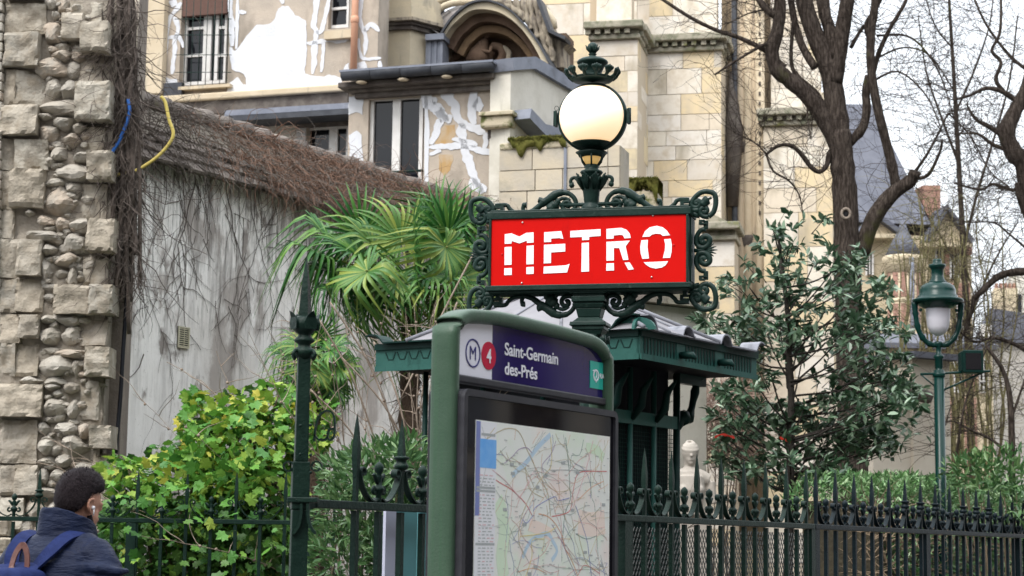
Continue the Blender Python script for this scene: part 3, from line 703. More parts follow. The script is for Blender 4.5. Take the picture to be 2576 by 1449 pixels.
for k in range(4):
    a = k * math.pi / 2 + .9; d_ = V((math.cos(a), math.sin(a), 0)); z0 = PZ(886); m = MB()
    m.tube([po + d_ * .03 + V((0, 0, z0)), po + d_ * .055 + V((0, 0, z0 + .004)), po + d_ * .066 + V((0, 0, z0 - .014)), po + d_ * .056 + V((0, 0, z0 - .026)), po + d_ * .05 + V((0, 0, z0 - .014))], .008, 6); m.build('post_volute', M_FENCE, cup)
cz = crop(960, 1440, .49689)
def pf(x, y): return PF.px(*cz(x, y), 0)
PFf = Frame(po, 0.0)
def pff(x, y): return PFf.px(*cz(x, y), 0)
m = MB(); m.strap(PFf, smooth_path([pff(440, 430), pff(450, 330), pff(475, 250), pff(515, 208), pff(560, 205), pff(590, 245), pff(595, 320), pff(590, 390), pff(560, 425), pff(540, 395), pff(552, 345), pff(585, 340)], 3), .007, -.02, .02); m.strap(PFf, smooth_path([pff(440, 380), pff(470, 418), pff(520, 420), pff(540, 400)], 3), .007, -.02, .02); m.build('hook', M_FENCE, post)
for c_, s in (((245, 625), 1), ((320, 625), 1), ((455, 625), 1)):
    u, w_ = pff(*c_); m = MB(); m.strap(PFf, spiral((u, w_), .024, .016, 0, 6.0, 16), .006, -.02, .02); m.build('rolled_strap', M_FENCE, post)
m = MB(); a, b = pff(245, 855), pff(470, 898); m.fbox(PFf, a[0], b[0], b[1], a[1], -.05, .05); m.build('band', M_FENCE, post, bevel=.004)
for x, y in ((345, 320), (420, 315), (343, 535), (420, 540), (420, 670), (315, 878), (435, 878)):
    u, w_ = pff(x, y); m = MB(); m.ball(PFf.pt(u, w_, .045), .007, 8); m.build('bolt', M_FENCE, post)
for s, pts in ((-1, [(350, 905), (350, 980), (335, 1060), (300, 1120), (285, 1125)]), (1, [(400, 905), (400, 1000), (420, 1080), (450, 1120), (458, 1125)])):
    m = MB(); m.strap(PFf, smooth_path([pff(*p) for p in pts], 3), .012, .02, .052); m.build('bracket_leaf', M_FENCE, post)

# ------------------------------------------------------------------ notice boards behind the fence
M_NW = mat('notice_lilac_white', (.52, .54, .66), .45, (.48, .5, .62), 2); M_NT = mat('notice_teal', (.11, .30, .32), .4, (.13, .34, .36), 2)
u0, w0 = FD.px(*cz(983, 905), -.10); u1, _ = FD.px(*cz(1066, 905), -.10); u2, _ = FD.px(*cz(1222, 905), -.10); u3 = u2 + .12
for (a, b, mt, lb) in ((u0, u1 - .004, M_NW, 'pale lilac notice board fixed behind the fence beside the map board'), (u1, u2 - .004, M_NT, 'teal notice board fixed behind the fence beside the pale one'), (u2 + .02, u3 + .2, M_NT, 'narrow teal strip of notice board half hidden by the map board')):
    t_ = thing('notice_board', lb, 'notice board', FD.pt(a, 0, -.10), 'notice boards on the fence')
    m = MB(); m.fbox(FD, a, b, .3, w0, -.115, -.10); m.build('board', mt, t_)
    m = MB(); m.fbox(FD, a + .01, a + .03, .2, w0 - .05, -.135, -.116); m.build('batten', M_FENCE, t_)

# ------------------------------------------------------------------ kiosk
M_KG = mat('kiosk_green_paint', (.022, .085, .072), .45, (.030, .102, .087), 6, spec=.15, col3=(.014, .055, .046), s3=5, lo3=.58, hi3=.72, stretch3=(2, 2, .5), bump=.1, bscale=60)
M_KD = mat('kiosk_dark_green_paint', (.004, .020, .017), .45, (.007, .030, .025), 6, spec=.12)
M_KIN = mat('kiosk_dark_boards', (.010, .011, .014), .7, spec=.1)
M_ZINC = mat('zinc_sheet', (.20, .205, .235), .6, (.25, .255, .285), 5, metal=.0, col3=(.13, .135, .155), s3=3, stretch3=(3, 3, 1), spec=.2)
M_ZINCW = mat('zinc_pale_sheet', (.20, .195, .21), .65, (.245, .24, .255), 4, col3=(.14, .135, .14), s3=3, lo3=.55, hi3=.72, spec=.2)
kc = P(1610, 860, 14.0); KF1 = Frame((kc.x, kc.y, 0), math.atan2(.83, .55))       # right face, u runs away from the corner
KF2 = Frame((kc.x, kc.y, 0), math.atan2(.83, .55) - math.pi / 2)                   # left face, u negative runs away from the corner
zt_, zb_ = P(1610, 838, 14).z, P(1610, 899, 14).z
LA = 2.45; LBk = KF1.px(1903, 930)[0]
kroot = thing('kiosk', 'green metal kiosk with zinc roof and scalloped canopy beyond the fence', 'kiosk', (kc.x, kc.y, 0))
def K3(a, b, z): # a along right face, b along left face (both from the near corner)
    return V((kc.x, kc.y, z)) + KF1.x * a - KF2.x * b
# frieze bands on the faces
Hf = zt_ - zb_
for F, sgn, ln, nm in ((KF1, 1, LBk, 'frieze'), (KF2, -1, LA, 'frieze')):
    m = MB(); m.fbox(F, 0 if sgn > 0 else -ln, ln if sgn > 0 else -.004, zb_, zt_, -.03, 0); fz = m.build(nm, M_KG, kroot)
    m = MB(); m.fbox(F, 0 if sgn > 0 else -ln, ln if sgn > 0 else -.004, zb_ - .012, zb_ + .030, 0, .012); m.build('lower_moulding', M_KG, fz)
    m = MB(); m.fbox(F, 0 if sgn > 0 else -ln, ln if sgn > 0 else -.004, zt_ - .02, zt_ + .03, -.02, .02); m.build('upper_moulding', M_KD, fz)
    if sgn > 0:
        seg = ln / 3.05; k = 0; u = .06
        while u < ln - .02:
            near = min(abs(u - seg * j) for j in (1, 2, 3))
            if near > .075:
                m = MB(); pr = [(u, zb_ + .035), (u + .012, zb_ + .04), (u + .022, zb_ + .075), (u + .026, zt_ - .025), (u - .004, zt_ - .025), (u - .004, zb_ + .075)]
                m.prism(F, pr, 0, .004); m.build('dentil', M_KD, fz)
            u += .050
        for j in (1, 2):
            u = seg * j - .02; m = MB(); d0 = F.pt(u, zb_ + .07, 0)
            m.tube([d0, d0 + F.n * .05, d0 + F.n * .11 + V((0, 0, -.004)), d0 + F.n * .14 + V((0, 0, -.03))], [.026, .03, .028, .012], 10); m.build('spout', M_KD, fz)
            m = MB(); m.fbox(F, u - .06, u + .06, zb_ + .03, zt_ - .022, 0, .006); m.build('spout_panel', M_KG, fz)
    else:
        u = -ln + .1
        while u < -.1:
            m = MB(); m.strap(F, [(u, zt_ - .04), (u + .03, zt_ - .10), (u + .075, zt_ - .10), (u + .10, zt_ - .04)], .009, 0, .004, smooth=False); m.build('zigzag', M_KD, fz); u += .115
# soffit and roof
def kbox(a0, a1, b0, b1, z0, z1, mt, nm, par=kroot, bev=0):
    m = MB(); vs = [K3(a, b, z) for a in (a0, a1) for b in (b0, b1) for z in (z0, z1)]
    m.add(vs, [(0, 1, 3, 2), (4, 6, 7, 5), (0, 4, 5, 1), (2, 3, 7, 6), (0, 2, 6, 4), (1, 5, 7, 3)]); return m.build(nm, mt, par, bevel=bev)
kbox(.031, LBk, .031, LA, zb_ + .02, zb_ + .05, M_KIN, 'soffit')
zr = zt_ + .03; apex = P(1290, 735, 15.3).z
e = .07; a0, a1, b0, b1 = -e, LBk + e, -e, LA + e
b1 = 2.1; a1 = 1.15; ra, rb0, rb1 = .5, .85, 1.15
m = MB(); vs = [K3(a0, b0, zr), K3(a1, b0, zr), K3(a1, b1, zr), K3(a0, b1, zr), K3(ra, rb0, apex), K3(ra, rb1, apex)]
m.add(vs, [(0, 1, 4), (1, 2, 5, 4), (2, 3, 5), (3, 0, 4, 5), (3, 2, 1, 0)]); roof = m.build('roof', M_ZINCW, kroot)
kbox(.02, LBk, .02, LA + .02, zt_ + .012, zt_ + .0285, M_ZINC, 'canopy_top')
for q0, q1 in (((a0, b0), (ra, rb0)), ((a1, b0), (ra, rb0)), ((a0, b1), (ra, rb1)), ((a1, b1), (ra, rb1))):
    m = MB(); m.tube([K3(*q0, zr + .008), K3(*q1, apex + .012)], .018, 8); m.build('hip_roll', M_ZINC, roof)
for t in (.33, .66):
    for (ea, eb) in (((a0 + (a1 - a0) * t, b0), None), ((a0, b0 + (b1 - b0) * t), None)):
        pa = ea; ta = (ra + (pa[0] - ra) * .25, rb0 + (pa[1] - rb0) * .25) if pa[1] == b0 else (ra + (pa[0] - ra) * .12, rb0 + (rb1 - rb0) * t)
        zz_ = apex - (apex - zr) * (.25 if pa[1] == b0 else .12)
        m = MB(); m.tube([K3(*pa, zr + .006), K3(*ta, zz_ + .004)], .012, 6); m.build('roll_seam', M_ZINC, roof)
def wave(F, ln, sgn, bumps):
    """zinc edge that rises over half round caps"""
    n = 90; pts = []
    for i in range(n + 1):
        u = ln * i / n; h = 0
        for c_, r, hh in bumps:
            if abs(u - c_) < r: h = max(h, hh * math.sqrt(max(0, 1 - ((u - c_) / r) ** 2)))
        pts.append((sgn * u, zt_ + .032 + h))
    m = MB(); m.strap(F, pts if sgn > 0 else pts[::-1], .012, -.10, .07, smooth=False); return m
seg = LBk / 3.05
wave(KF1, LBk + .02, 1, [(0.02, .12, .105), (seg, .085, .08), (seg * 2, .085, .08), (seg * 3, .085, .08)]).build('roof_edge', M_ZINC, roof)
wave(KF2, LA + .05, -1, [(.03, .17, .105), (LA, .10, .07)]).build('roof_edge', M_KD, roof)
for u in (.02, seg, seg * 2, seg * 3):
    r_ = .12 if u < .1 else .085; hh = .10 if u < .1 else .075
    m = MB(); m.prism(KF1, [(u + (r_ - .008) * math.cos(a), zt_ + .022 + (hh) * math.sin(a)) for a in [math.pi * k / 12 for k in range(13)]], -.02, .004); m.build('cap_lunette', M_KG if u < .1 else M_KD, roof)
m = MB(); m.prism(KF2, [(-.03 + .16 * math.cos(a), zt_ + .022 + .10 * math.sin(a)) for a in [math.pi * k / 12 for k in range(13)]], -.02, .006); m.build('cap_lunette', M_KG, roof)
# body
i0 = .62; bA0, bA1 = .28, LBk - .52; bB0, bB1 = .46, LA - .3
kbox(bA0 + .05, bA1 - .05, bB0 + .05, bB1 - .05, 0, zb_ + .02, M_KIN, 'body')
GF = Frame(K3(bA0, bB0, 0), math.atan2(.83, .55))
GL = bA1 - bA0
zm = P(1660, 1150 - 8, 15).z; z1_ = P(1660, 1065, 15).z
for k in range(4):
    u = GL * k / 3
    m = MB(); m.tube([GF.pt(u, 0, 0), GF.pt(u, zb_, 0)], .030 if k == 3 else .022, 10); m.build('pillar', M_KG if k < 3 else M_KD, kroot)
    if k < 3:
        m = MB(); m.tube([GF.pt(u, z1_ + .02, .02), GF.pt(u, z1_ + .12, .10), GF.pt(u, z1_ + .24, .12), GF.pt(u, z1_ + .34, .20)], [.02, .035, .03, .012], 7); m.build('scroll_bracket', M_KD, kroot)
for z, h in ((z1_ - .02, .10), (z1_ + .5, .05), (.35, .12)):
    m = MB(); m.fbox(GF, -.02, GL + .02, z, z + h, -.03, .02); m.build('cross_rail', M_KG, kroot)
GF2 = Frame(K3(bA0, bB0, 0), math.atan2(.83, .55) - math.pi / 2)
for k in range(1, 4):
    u = -(bB1 - bB0) * k / 3; m = MB(); m.tube([GF2.pt(u, 0, 0), GF2.pt(u, zb_, 0)], .022, 8); m.build('pillar', M_KD, kroot)
m = MB()
for k in range(3):
    for j in range(1, 11): u = GL * k / 3 + .03 + (GL / 3 - .06) * j / 11; m.fbox(GF, u - .0025, u + .0025, .46, z1_ - .02, -.021, -.016)
for j in range(60): z = .46 + (z1_ - .5) * j / 60; m.fbox(GF, 0, GL, z, z + .005, -.024, -.0205)
m.build('window_grille', M_KD, kroot, kind='stuff')
m = MB(); c0 = GF.pt(GL, z1_ - .02, 0); c1 = K3(LBk - .12, bB0, zb_ - .02)
pts = [c0 + (c1 - c0) * t + V((0, 0, .05 * math.sin(t * 9) - .06 * math.sin(t * math.pi))) for t in [i / 14 for i in range(15)]]
m.tube(pts, [.03, .045, .035, .06, .07, .05, .03, .05, .04, .028, .03, .04, .028, .03, .035], 8); m.build('canopy_bracket', M_KD, kroot)
kbox(bA1 + .0, LBk - .06, bB0 - .03, bB0 + .03, zb_ - .06, zb_ + .018, M_KD, 'canopy_beam')
# lettering left of the ridge, too small to read
M_INK = mat('faded_black_marks', (.10, .09, .10), .7)

# ------------------------------------------------------------------ street lantern on the right
M_LG = mat('lantern_green_gloss', (.002, .024, .020), .25, (.003, .031, .026), 4, spec=.25)
M_FROST = mat('frosted_glass_bowl', (.66, .64, .70), .35, spec=.4)
LY = 18.5; lp = G(2363, LY); lroot = thing('street_lantern', 'teal green street lantern with a bell hood and unlit glass bowl', 'street lamp', lp)
lk_ = crop(2880, 720, .49689)
def lh(y): return P(2363, lk_(0, y)[1], LY).z
qq = .49689 / 1.49068 * LY / FPX
def ll(prof, nm, mt=M_LG, n=24): m = MB(); m.lathe(lp, [(r * qq, lh(y)) for r, y in prof], n); return m.build(nm, mt, lroot)
ll([(2, 503), (30, 508), (34, 520), (34, 540), (62, 548), (66, 562), (52, 580), (46, 590), (46, 640), (50, 645), (50, 655), (68, 680), (70, 688)][::-1], 'vent_chimney')
ll([(68, 685), (95, 692), (125, 712), (136, 745), (138, 775), (150, 785), (150, 800), (190, 812), (195, 826), (180, 838), (150, 850), (110, 876), (85, 884)][::-1], 'bell_hood')
ll([(92, 880), (92, 900), (88, 960), (80, 1020), (60, 1060), (30, 1080), (14, 1086)][::-1], 'glass_bowl', M_FROST)
for s in (-1, 1):
    pts = [(s * 178, 835), (s * 172, 900), (s * 165, 960), (s * 150, 1040), (s * 120, 1100), (s * 80, 1140), (s * 40, 1155), (0, 1150)]
    m = MB(); X3 = [V((lp.x + x * qq, lp.y, lh(y))) for x, y in smooth_path(pts, 3)]
    m.tube(X3, [.030 if i < 3 else .026 + .008 * (i % 4 == 0) for i in range(len(X3))], 8); m.build('yoke_arm', M_LG, lroot)
    m = MB(); m.ball(V((lp.x + s * 135 * qq, lp.y - .03, lh(895))), .018, 8); m.build('yoke_knob', M_LG, lroot)
prof = [(30, 1130), (34, 1150), (20, 1170), (20, 1225), (38, 1235), (40, 1248), (30, 1262), (30, 1325), (22, 1340)]
prof = [(r, y) for r, y in prof]
m = MB(); m.lathe(lp, [(.16, 0), (.16, .1), (.11, .2), (.09, 1.0), (.05, 1.1), (.052, lh(1345))] + [(r * qq, lh(y)) for r, y in prof[::-1]], 18); m.build('pole', M_LG, lroot)
m = MB(); zc_ = lh(1385); m.tube([V((lp.x - .18, lp.y, zc_ + .01)), V((lp.x + .50, lp.y, zc_ + .05))], .012, 8); m.tube([V((lp.x, lp.y, zc_ - .16)), V((lp.x + .44, lp.y, zc_ + .04))], .010, 8); m.tube([V((lp.x - .18, lp.y, zc_ + .01)), V((lp.x, lp.y, zc_ - .14))], .008, 8)
m.build('side_bracket', M_LG, lroot)
m = MB(); m.lathe(lp, [(.056, lh(1398)), (.062, lh(1392)), (.062, lh(1372)), (.056, lh(1366))], 14); m.build('clamp_ring', M_LG, lroot)
sp_ = thing('floodlight', 'small dark box floodlight on the lantern side bracket', 'floodlight', V((lp.x + .44, LY, zc_ + .06)))
m = MB(); fx = P(lk_(1535, 0)[0], 900, LY).x; fz_ = lh(1280); m.box((fx, LY, fz_), (.20, .16, .22)); m.build('housing', M_KD, sp_, bevel=.01)
m = MB(); m.box((fx, LY - .083, fz_), (.15, .004, .16)); m.build('lens', M_BLACK, sp_)
m = MB()
for k in range(5): m.box((fx - .108, LY - .06 + k * .03, fz_), (.014, .008, .18))
m.tube([V((fx, LY, fz_ - .10)), V((fx, LY, zc_ + .03))], .012, 6); m.build('cooling_fins', M_KD, sp_)
# ------------------------------------------------------------------ ground
M_PAVE = mat('pavement_asphalt', (.09, .09, .09), .9, (.13, .125, .12), 3, bump=.2)
M_SOIL = mat('garden_soil', (.05, .04, .03), .95, (.08, .065, .045), 2, bump=.4)
m = MB(); m.add([(-400, -150, 0), (400, -150, 0), (400, 600, 0), (-400, 600, 0)], [(0, 1, 2, 3)]); m.build('ground', M_PAVE, kind='structure')
m = MB(); q0 = FD.pt(.1, .004, -.2); q1 = FD.pt(24, .004, -.2)
m.add([(-4.5, 15.4, .004), (-1.6, 15.4, .004), (q0.x - .3, q0.y + .6, .004), q1, (12, 34, .004), (-4.5, 34, .004)], [(0, 1, 2, 3, 4, 5)]); m.build('garden_soil', M_SOIL, kind='structure')

def R4(F, x0, y0, x1, y1, d=0.0):
    xm, ym = (x0 + x1) / 2, (y0 + y1) / 2
    return F.px(x0, ym, d)[0], F.px(x1, ym, d)[0], F.px(xm, y1, d)[1], F.px(xm, y0, d)[1]
def pbox(nm, F, x0, y0, x1, y1, d0, d1, mt, par=None, bevel=0, **kw):
    u0, u1, w0, w1 = R4(F, x0, y0, x1, y1, d1); m = MB(); m.fbox(F, u0, u1, w0, w1, d0, d1); return m.build(nm, mt, par, bevel, **kw)
def wall_open(F, u0, u1, w0, w1, d0, d1, ops):
    us = sorted({u0, u1, *[o[0] for o in ops], *[o[1] for o in ops]}); ws = sorted({w0, w1, *[o[2] for o in ops], *[o[3] for o in ops]}); m = MB()
    us = [u for u in us if u0 <= u <= u1]; ws = [x for x in ws if w0 <= x <= w1]
    for i in range(len(us) - 1):
        j = 0
        while j < len(ws) - 1:
            cu = (us[i] + us[i + 1]) / 2
            solid = lambda j: not any(o[0] < cu < o[1] and o[2] < (ws[j] + ws[j + 1]) / 2 < o[3] for o in ops)
            if solid(j):
                k = j
                while k + 1 < len(ws) - 1 and solid(k + 1): k += 1
                m.fbox(F, us[i], us[i + 1], ws[j], ws[k + 1], d0, d1); j = k + 1
            else: j += 1
    return m
r5 = random.Random(11)
def rough(poly, amp, n=9):
    out = []; sd = r5.uniform(0, 50); k0 = 0
    for i in range(len(poly)):
        a, b = poly[i], poly[(i + 1) % len(poly)]
        for k in range(n):
            t = k / n; x, y = a[0] + (b[0] - a[0]) * t, a[1] + (b[1] - a[1]) * t; q_ = V((x * 4, y * 4, sd))
            out.append((x + amp * 1.5 * (mnoise.noise(q_) + .6 * mnoise.noise(q_ * 3)), y + amp * 1.5 * (mnoise.noise(q_ + V((9, 0, 0))) + .6 * mnoise.noise(q_ * 3 + V((9, 0, 0))))))
    return out
def streak(path, wd, amp):
    """ragged band along a path"""
    p = smooth_path(path, 12); L_, R_ = [], []; sd = r5.uniform(0, 50)
    for i in range(len(p)):
        a = p[max(i - 1, 0)]; b = p[min(i + 1, len(p) - 1)]; tx, ty = b[0] - a[0], b[1] - a[1]; l = math.hypot(tx, ty) or 1
        for S_, sg in ((L_, 1), (R_, -1)):
            q_ = V((p[i][0] * 5, p[i][1] * 5, sd + sg)); h = wd / 2 * max(.15, 1 + .75 * mnoise.noise(q_) + .45 * mnoise.noise(q_ * 3.1)) * min(1, .45 + min(i, len(p) - 1 - i) * .12)
            S_.append((p[i][0] - ty / l * h * sg, p[i][1] + tx / l * h * sg))
    return L_, R_

# ------------------------------------------------------------------ old house with patched plaster
M_PLAST = mat('beige_old_plaster', (.46, .39, .32), .9, (.38, .33, .275), 2.2, .4, .6, bump=.35, bscale=40, col3=(.25, .215, .175), s3=1.4, lo3=.50, hi3=.68, stretch3=(1.4, 1.4, .6), spec=.15)
M_WHITE = mat('white_plaster_repair', (.62, .63, .66), .9, (.54, .54, .55), 1.6, .5, .72, bump=.35, bscale=25, col3=(.50, .47, .43), s3=4, lo3=.66, hi3=.8, stretch3=(2, 2, .6), spec=.1)
M_OCHRE = mat('ochre_damp_stain', (.42, .27, .12), .9, (.44, .35, .25), 5, .4, .62)
M_CREAM = mat('cream_stone', (.56, .47, .34), .85, (.48, .39, .27), 3, bump=.2, bscale=35, col3=(.28, .25, .2), s3=1.6, lo3=.58, hi3=.7, stretch3=(3, 3, .5))
M_SOOTSHADE = mat('soot_and_shade', (.085, .07, .062), .9, (.16, .14, .12), 5, .45, .65, bump=.3)  # sooty stone; also colours the shade under ledge and bracket
M_FRAMEW = mat('white_window_paint', (.70, .68, .66), .5, (.62, .60, .57), 8)
M_GLASS = mat('dark_window_glass', (.008, .009, .012), .06, spec=.35)
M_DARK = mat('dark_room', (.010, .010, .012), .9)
M_COPPER = mat('terracotta_pipe', (.62, .33, .21), .6, (.55, .29, .19), 4)
M_REED = mat('brown_reed_blind', (.10, .055, .045), .9, (.15, .085, .065), 40, stretch=(1, 1, 6))
M_LEAD = mat('dark_lead', (.035, .038, .046), .55, (.06, .064, .074), 6, spec=.25)
M_ZB = mat('blue_grey_zinc', (.16, .175, .215), .55, (.22, .235, .28), 5, col3=(.10, .11, .13), s3=4, lo3=.58, hi3=.72, spec=.25)
M_MOSSY = mat('mossy_stone', (.46, .40, .29), .9, (.10, .11, .035), 5, .52, .62, bump=.4, bscale=25)
M_MOSS = mat('green_moss', (.075, .08, .018), 1, (.15, .14, .04), 9, bump=.7, bscale=60, spec=.05)
HB = Frame(P(1240, 300, 24.0), math.radians(-18))
HA = -1.9                                              # set-back of the upper facade
house = thing('house', 'old beige plastered house with white repair patches behind the garden wall', 'house', (HB.o.x, HB.o.y, 0))
zf0 = -HB.o.z
w1o = R4(HB, 455, -60, 574, 214, HA); w2o = R4(HB, 827, -60, 880, 72, HA)
a0, a1, _, _ = R4(HB, 366, 0, 960, 100, HA); wtop_ = HB.px(650, -70, HA)[1] + 1.5
m = wall_open(HB, a0 - 1.5, a1 - .05, zf0, wtop_, HA - .4, HA, [w1o, w2o]); wallA = m.build('upper_wall', M_PLAST, house)
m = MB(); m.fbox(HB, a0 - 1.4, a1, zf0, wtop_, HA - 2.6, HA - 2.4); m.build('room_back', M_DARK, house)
# first window: blind, frame, panes, bars
def window(F, x0, y0, x1, y1, d, panes, name, par, mull=(), bars=(), rail=()):
    u0, u1, w0, w1 = R4(F, x0, y0, x1, y1, d); wn = MB(); wn.fbox(F, u0, u1, w0, w1, d - .02, d - .012); g = wn.build(name, M_GLASS, par)
    t = .035
    for (a, b, c_, e) in ((u0, u0 + t, w0, w1), (u1 - t, u1, w0, w1), (u0 + t, u1 - t, w0, w0 + t * 1.4), (u0 + t, u1 - t, w1 - t, w1)):
        m = MB(); m.fbox(F, a, b, c_, e, d - .011, d + .03); m.build('window_frame', M_FRAMEW, g)
    for mx, wd in mull:
        u = F.px(mx, (y0 + y1) / 2, d)[0]; m = MB(); m.fbox(F, u - wd / 2, u + wd / 2, w0 + t * 1.4, w1 - t, d - .011, d + .035); m.build('mullion', M_FRAMEW, g)
    for my, xa, xb in bars:
        w_ = F.px((xa + xb) / 2, my, d)[1]; ua, ub_ = F.px(xa, my, d)[0], F.px(xb, my, d)[0]; m = MB(); m.fbox(F, ua, ub_, w_ - .02, w_ + .02, d - .011, d + .025); m.build('glazing_bar', M_FRAMEW, g)
    return g
g1 = window(HB, 462, -20, 572, 213, HA - .16, None, 'window', house, mull=((469, .05), (524, .13), (548, .05)), bars=((72, 470, 524), (140, 470, 524), (70, 550, 572), (140, 550, 572)))
pbox('blind', HB, 457, -60, 572, 37, HA - .10, HA - .02, M_REED, g1)
for k in range(7):
    x = 466 + k * 18; u = HB.px(x, 100, HA + .06)[0]; w0, w1 = HB.px(x, 222, HA + .06)[1], HB.px(x, -40, HA + .06)[1]
    m = MB(); m.tube([HB.pt(u, w0, HA + .06), HB.pt(u, w1, HA + .06)], .006, 5); m.build('iron_bar', M_IRON, g1)
for y in (48, 88, 138, 182):
    m = MB(); u0, w0 = HB.px(440, y, HA + .065); u1, w1 = HB.px(582, y, HA + .065); m.tube([HB.pt(u0, w0, HA + .065), HB.pt(u1, w1, HA + .065)], .006, 5); m.build('iron_bar', M_IRON, g1)
pbox('window_sill', HB, 448, 214, 578, 222, HA - .1, HA + .10, M_CREAM, house)
g2 = window(HB, 828, -50, 880, 72, HA - .14, None, 'window', house, mull=((833, .05),), bars=((22, 830, 880),))
pbox('window_sill', HB, 815, 76, 884, 96, HA - .1, HA + .10, M_CREAM, house)
# ledge below the upper facade, eaves shadow put into a dark strip and zinc lean-to
u0, u1 = HB.px(412, 245, HA)[0], HB.px(880, 245, HA)[0]
lw = HB.px(650, 232, HA)[1]
m = MB(); m.fbox(HB, u0, u1, lw - .10, lw, HA, HA + .16); m.build('ledge', M_CREAM, house, bevel=.02)
m = MB(); m.fbox(HB, u0, u1, lw - .30, lw - .101, HA, HA + .09); m.build('ledge_underside', M_SOOTSHADE, house)
pbox('zinc_strip', HB, 565, 268, 882, 282, HA, HA + .75, M_ZB, house); pbox('gutter', HB, 560, 283, 884, 296, HA + .2, HA + .8, M_LEAD, house)
lowW = R4(HB, 770, 312, 880, 440, HA + .35)
u0, u1 = HB.px(560, 350, HA + .35)[0], HB.px(884, 350, HA + .35)[0]
m = wall_open(HB, u0 - 1.6, u1, zf0, HB.px(700, 297, HA + .35)[1], HA + .05, HA + .35, [lowW]); m.build('lower_wall', mat('pale_old_plaster', (.52, .47, .40), .9, (.40, .36, .30), 3, .45, .65, bump=.3), house)
window(HB, 772, 320, 878, 440, HA + .22, None, 'window', house, mull=((836, .08), (846, .05)))
pbox('window_lintel', HB, 744, 298, 882, 318, HA + .351, HA + .40, M_SOOTSHADE, house)
pbox('timber_jamb', HB, 745, 318, 768, 400, HA + .352, HA + .38, mat('weathered_white_timber', (.50, .48, .46), .8, (.3, .28, .26), 8, stretch=(6, 6, 1)), house)
pbox('corner_pilaster', HB, 366, -60, 411, 236, HA + .002, HA + .14, M_CREAM, house, .01)
pbox('lead_flashing', HB, 412, 208, 456, 245, HA + .003, HA + .10, M_LEAD, house)
# terracotta pipe
u0, w0 = HB.px(889, 186, HA + .09); u1, w1 = HB.px(889, -60, HA + .09); m = MB(); m.tube([HB.pt(u0, w0, HA + .09), HB.pt(u0, w1 + .6, HA + .09)], .05, 12); dp = m.build('downpipe', M_COPPER, house)
m = MB(); m.lathe(HB.pt(u0, HB.px(889, 50, HA + .09)[1], HA + .09), [(.052, -.05), (.06, -.04), (.06, .04), (.052, .05)], 12); m.build('pipe_collar', M_COPPER, dp)
cA = crop(0, 0, .49689); cB = crop(960, 0, .49689)
def patch(F, d, f, poly, mt=M_WHITE, nm='plaster_patch', amp=.02, h=.008, par=None):
    q_ = rough([F.px(*f(x, y), d) for x, y in poly], amp); m = MB(); m.prism(F, q_, d + .001, d + h); return m.build(nm, mt, par or house)
def band(F, d, f, path, wd, mt=M_WHITE, nm='plaster_patch', h=.008, par=None):
    q_ = [F.px(*f(x, y), d) for x, y in path]; k = .49689 / 1.49068 * 24 / FPX
    L_, R_ = streak(q_, wd * k * 1.3, .018); m = MB(); n = len(L_)
    vs = [F.pt(u, w_, d + h) for u, w_ in L_] + [F.pt(u, w_, d + h) for u, w_ in R_] + [F.pt(u, w_, d + .001) for u, w_ in L_] + [F.pt(u, w_, d + .001) for u, w_ in R_]
    fs = []
    for i in range(n - 1): fs += [(i, i + 1, n + i + 1, n + i), (2 * n + i + 1, 2 * n + i, i, i + 1)[::-1], (3 * n + i, 3 * n + i + 1, n + i + 1, n + i)]
    m.add(vs, fs); return m.build(nm, mt, par or house)
patch(HB, HA, cB, [(-190, 340), (-140, 370), (0, 200), (90, 190), (140, 140), (165, 70), (200, 45), (260, 45), (300, 110), (375, 150), (390, 290), (370, 420), (380, 560), (560, 570), (640, 600), (650, 660), (330, 680), (0, 700), (-215, 730), (-210, 640), (-140, 580), (-90, 630), (-60, 640), (-80, 560), (-180, 520)], amp=.025)
HST = 0.0
for p_, wd in (([(470, -40), (455, 60), (440, 180), (455, 240), (450, 330), (440, 420), (430, 560)], 38), ([(455, 240), (500, 225), (540, 60), (555, -30)], 26), ([(455, 330), (510, 320), (505, 430), (490, 545)], 32), ([(510, 300), (600, 312), (700, 290)], 26), ([(385, 330), (455, 320)], 34),
               ([(800, -40), (780, 100), (790, 170), (820, 240), (830, 300), (820, 420)], 28), ([(820, 240), (870, 190), (930, 240)], 26), ([(770, 290), (790, 420), (840, 450), (945, 440)], 28), ([(935, 460), (945, 530)], 34), ([(190, -30), (205, 30)], 26)): band(HB, HA, cB, p_, wd)
patch(HB, HA, cB, [(755, 545), (765, 480), (815, 470), (850, 545)]); patch(HB, HA, cB, [(650, 560), (680, 490), (705, 470), (705, 560)])
for p_, wd in (([(1370, 20), (1290, 130), (1260, 250), (1245, 460)], 30), ([(1310, 130), (1340, 200), (1320, 380), (1300, 560)], 34), ([(1255, 290), (1350, 280), (1385, 360)], 28), ([(1738, -40), (1745, 120), (1755, 350)], 40), ([(1795, -40), (1785, 370)], 26), ([(1800, 90), (1860, 95)], 26)): band(HB, HA, cA, p_, wd)
patch(HB, HA, cA, [(1250, 0), (1330, 0), (1340, 40), (1300, 60), (1280, 20)])
patch(HB, HA, cA, [(1235, 590), (1330, 600), (1345, 630), (1235, 640)])
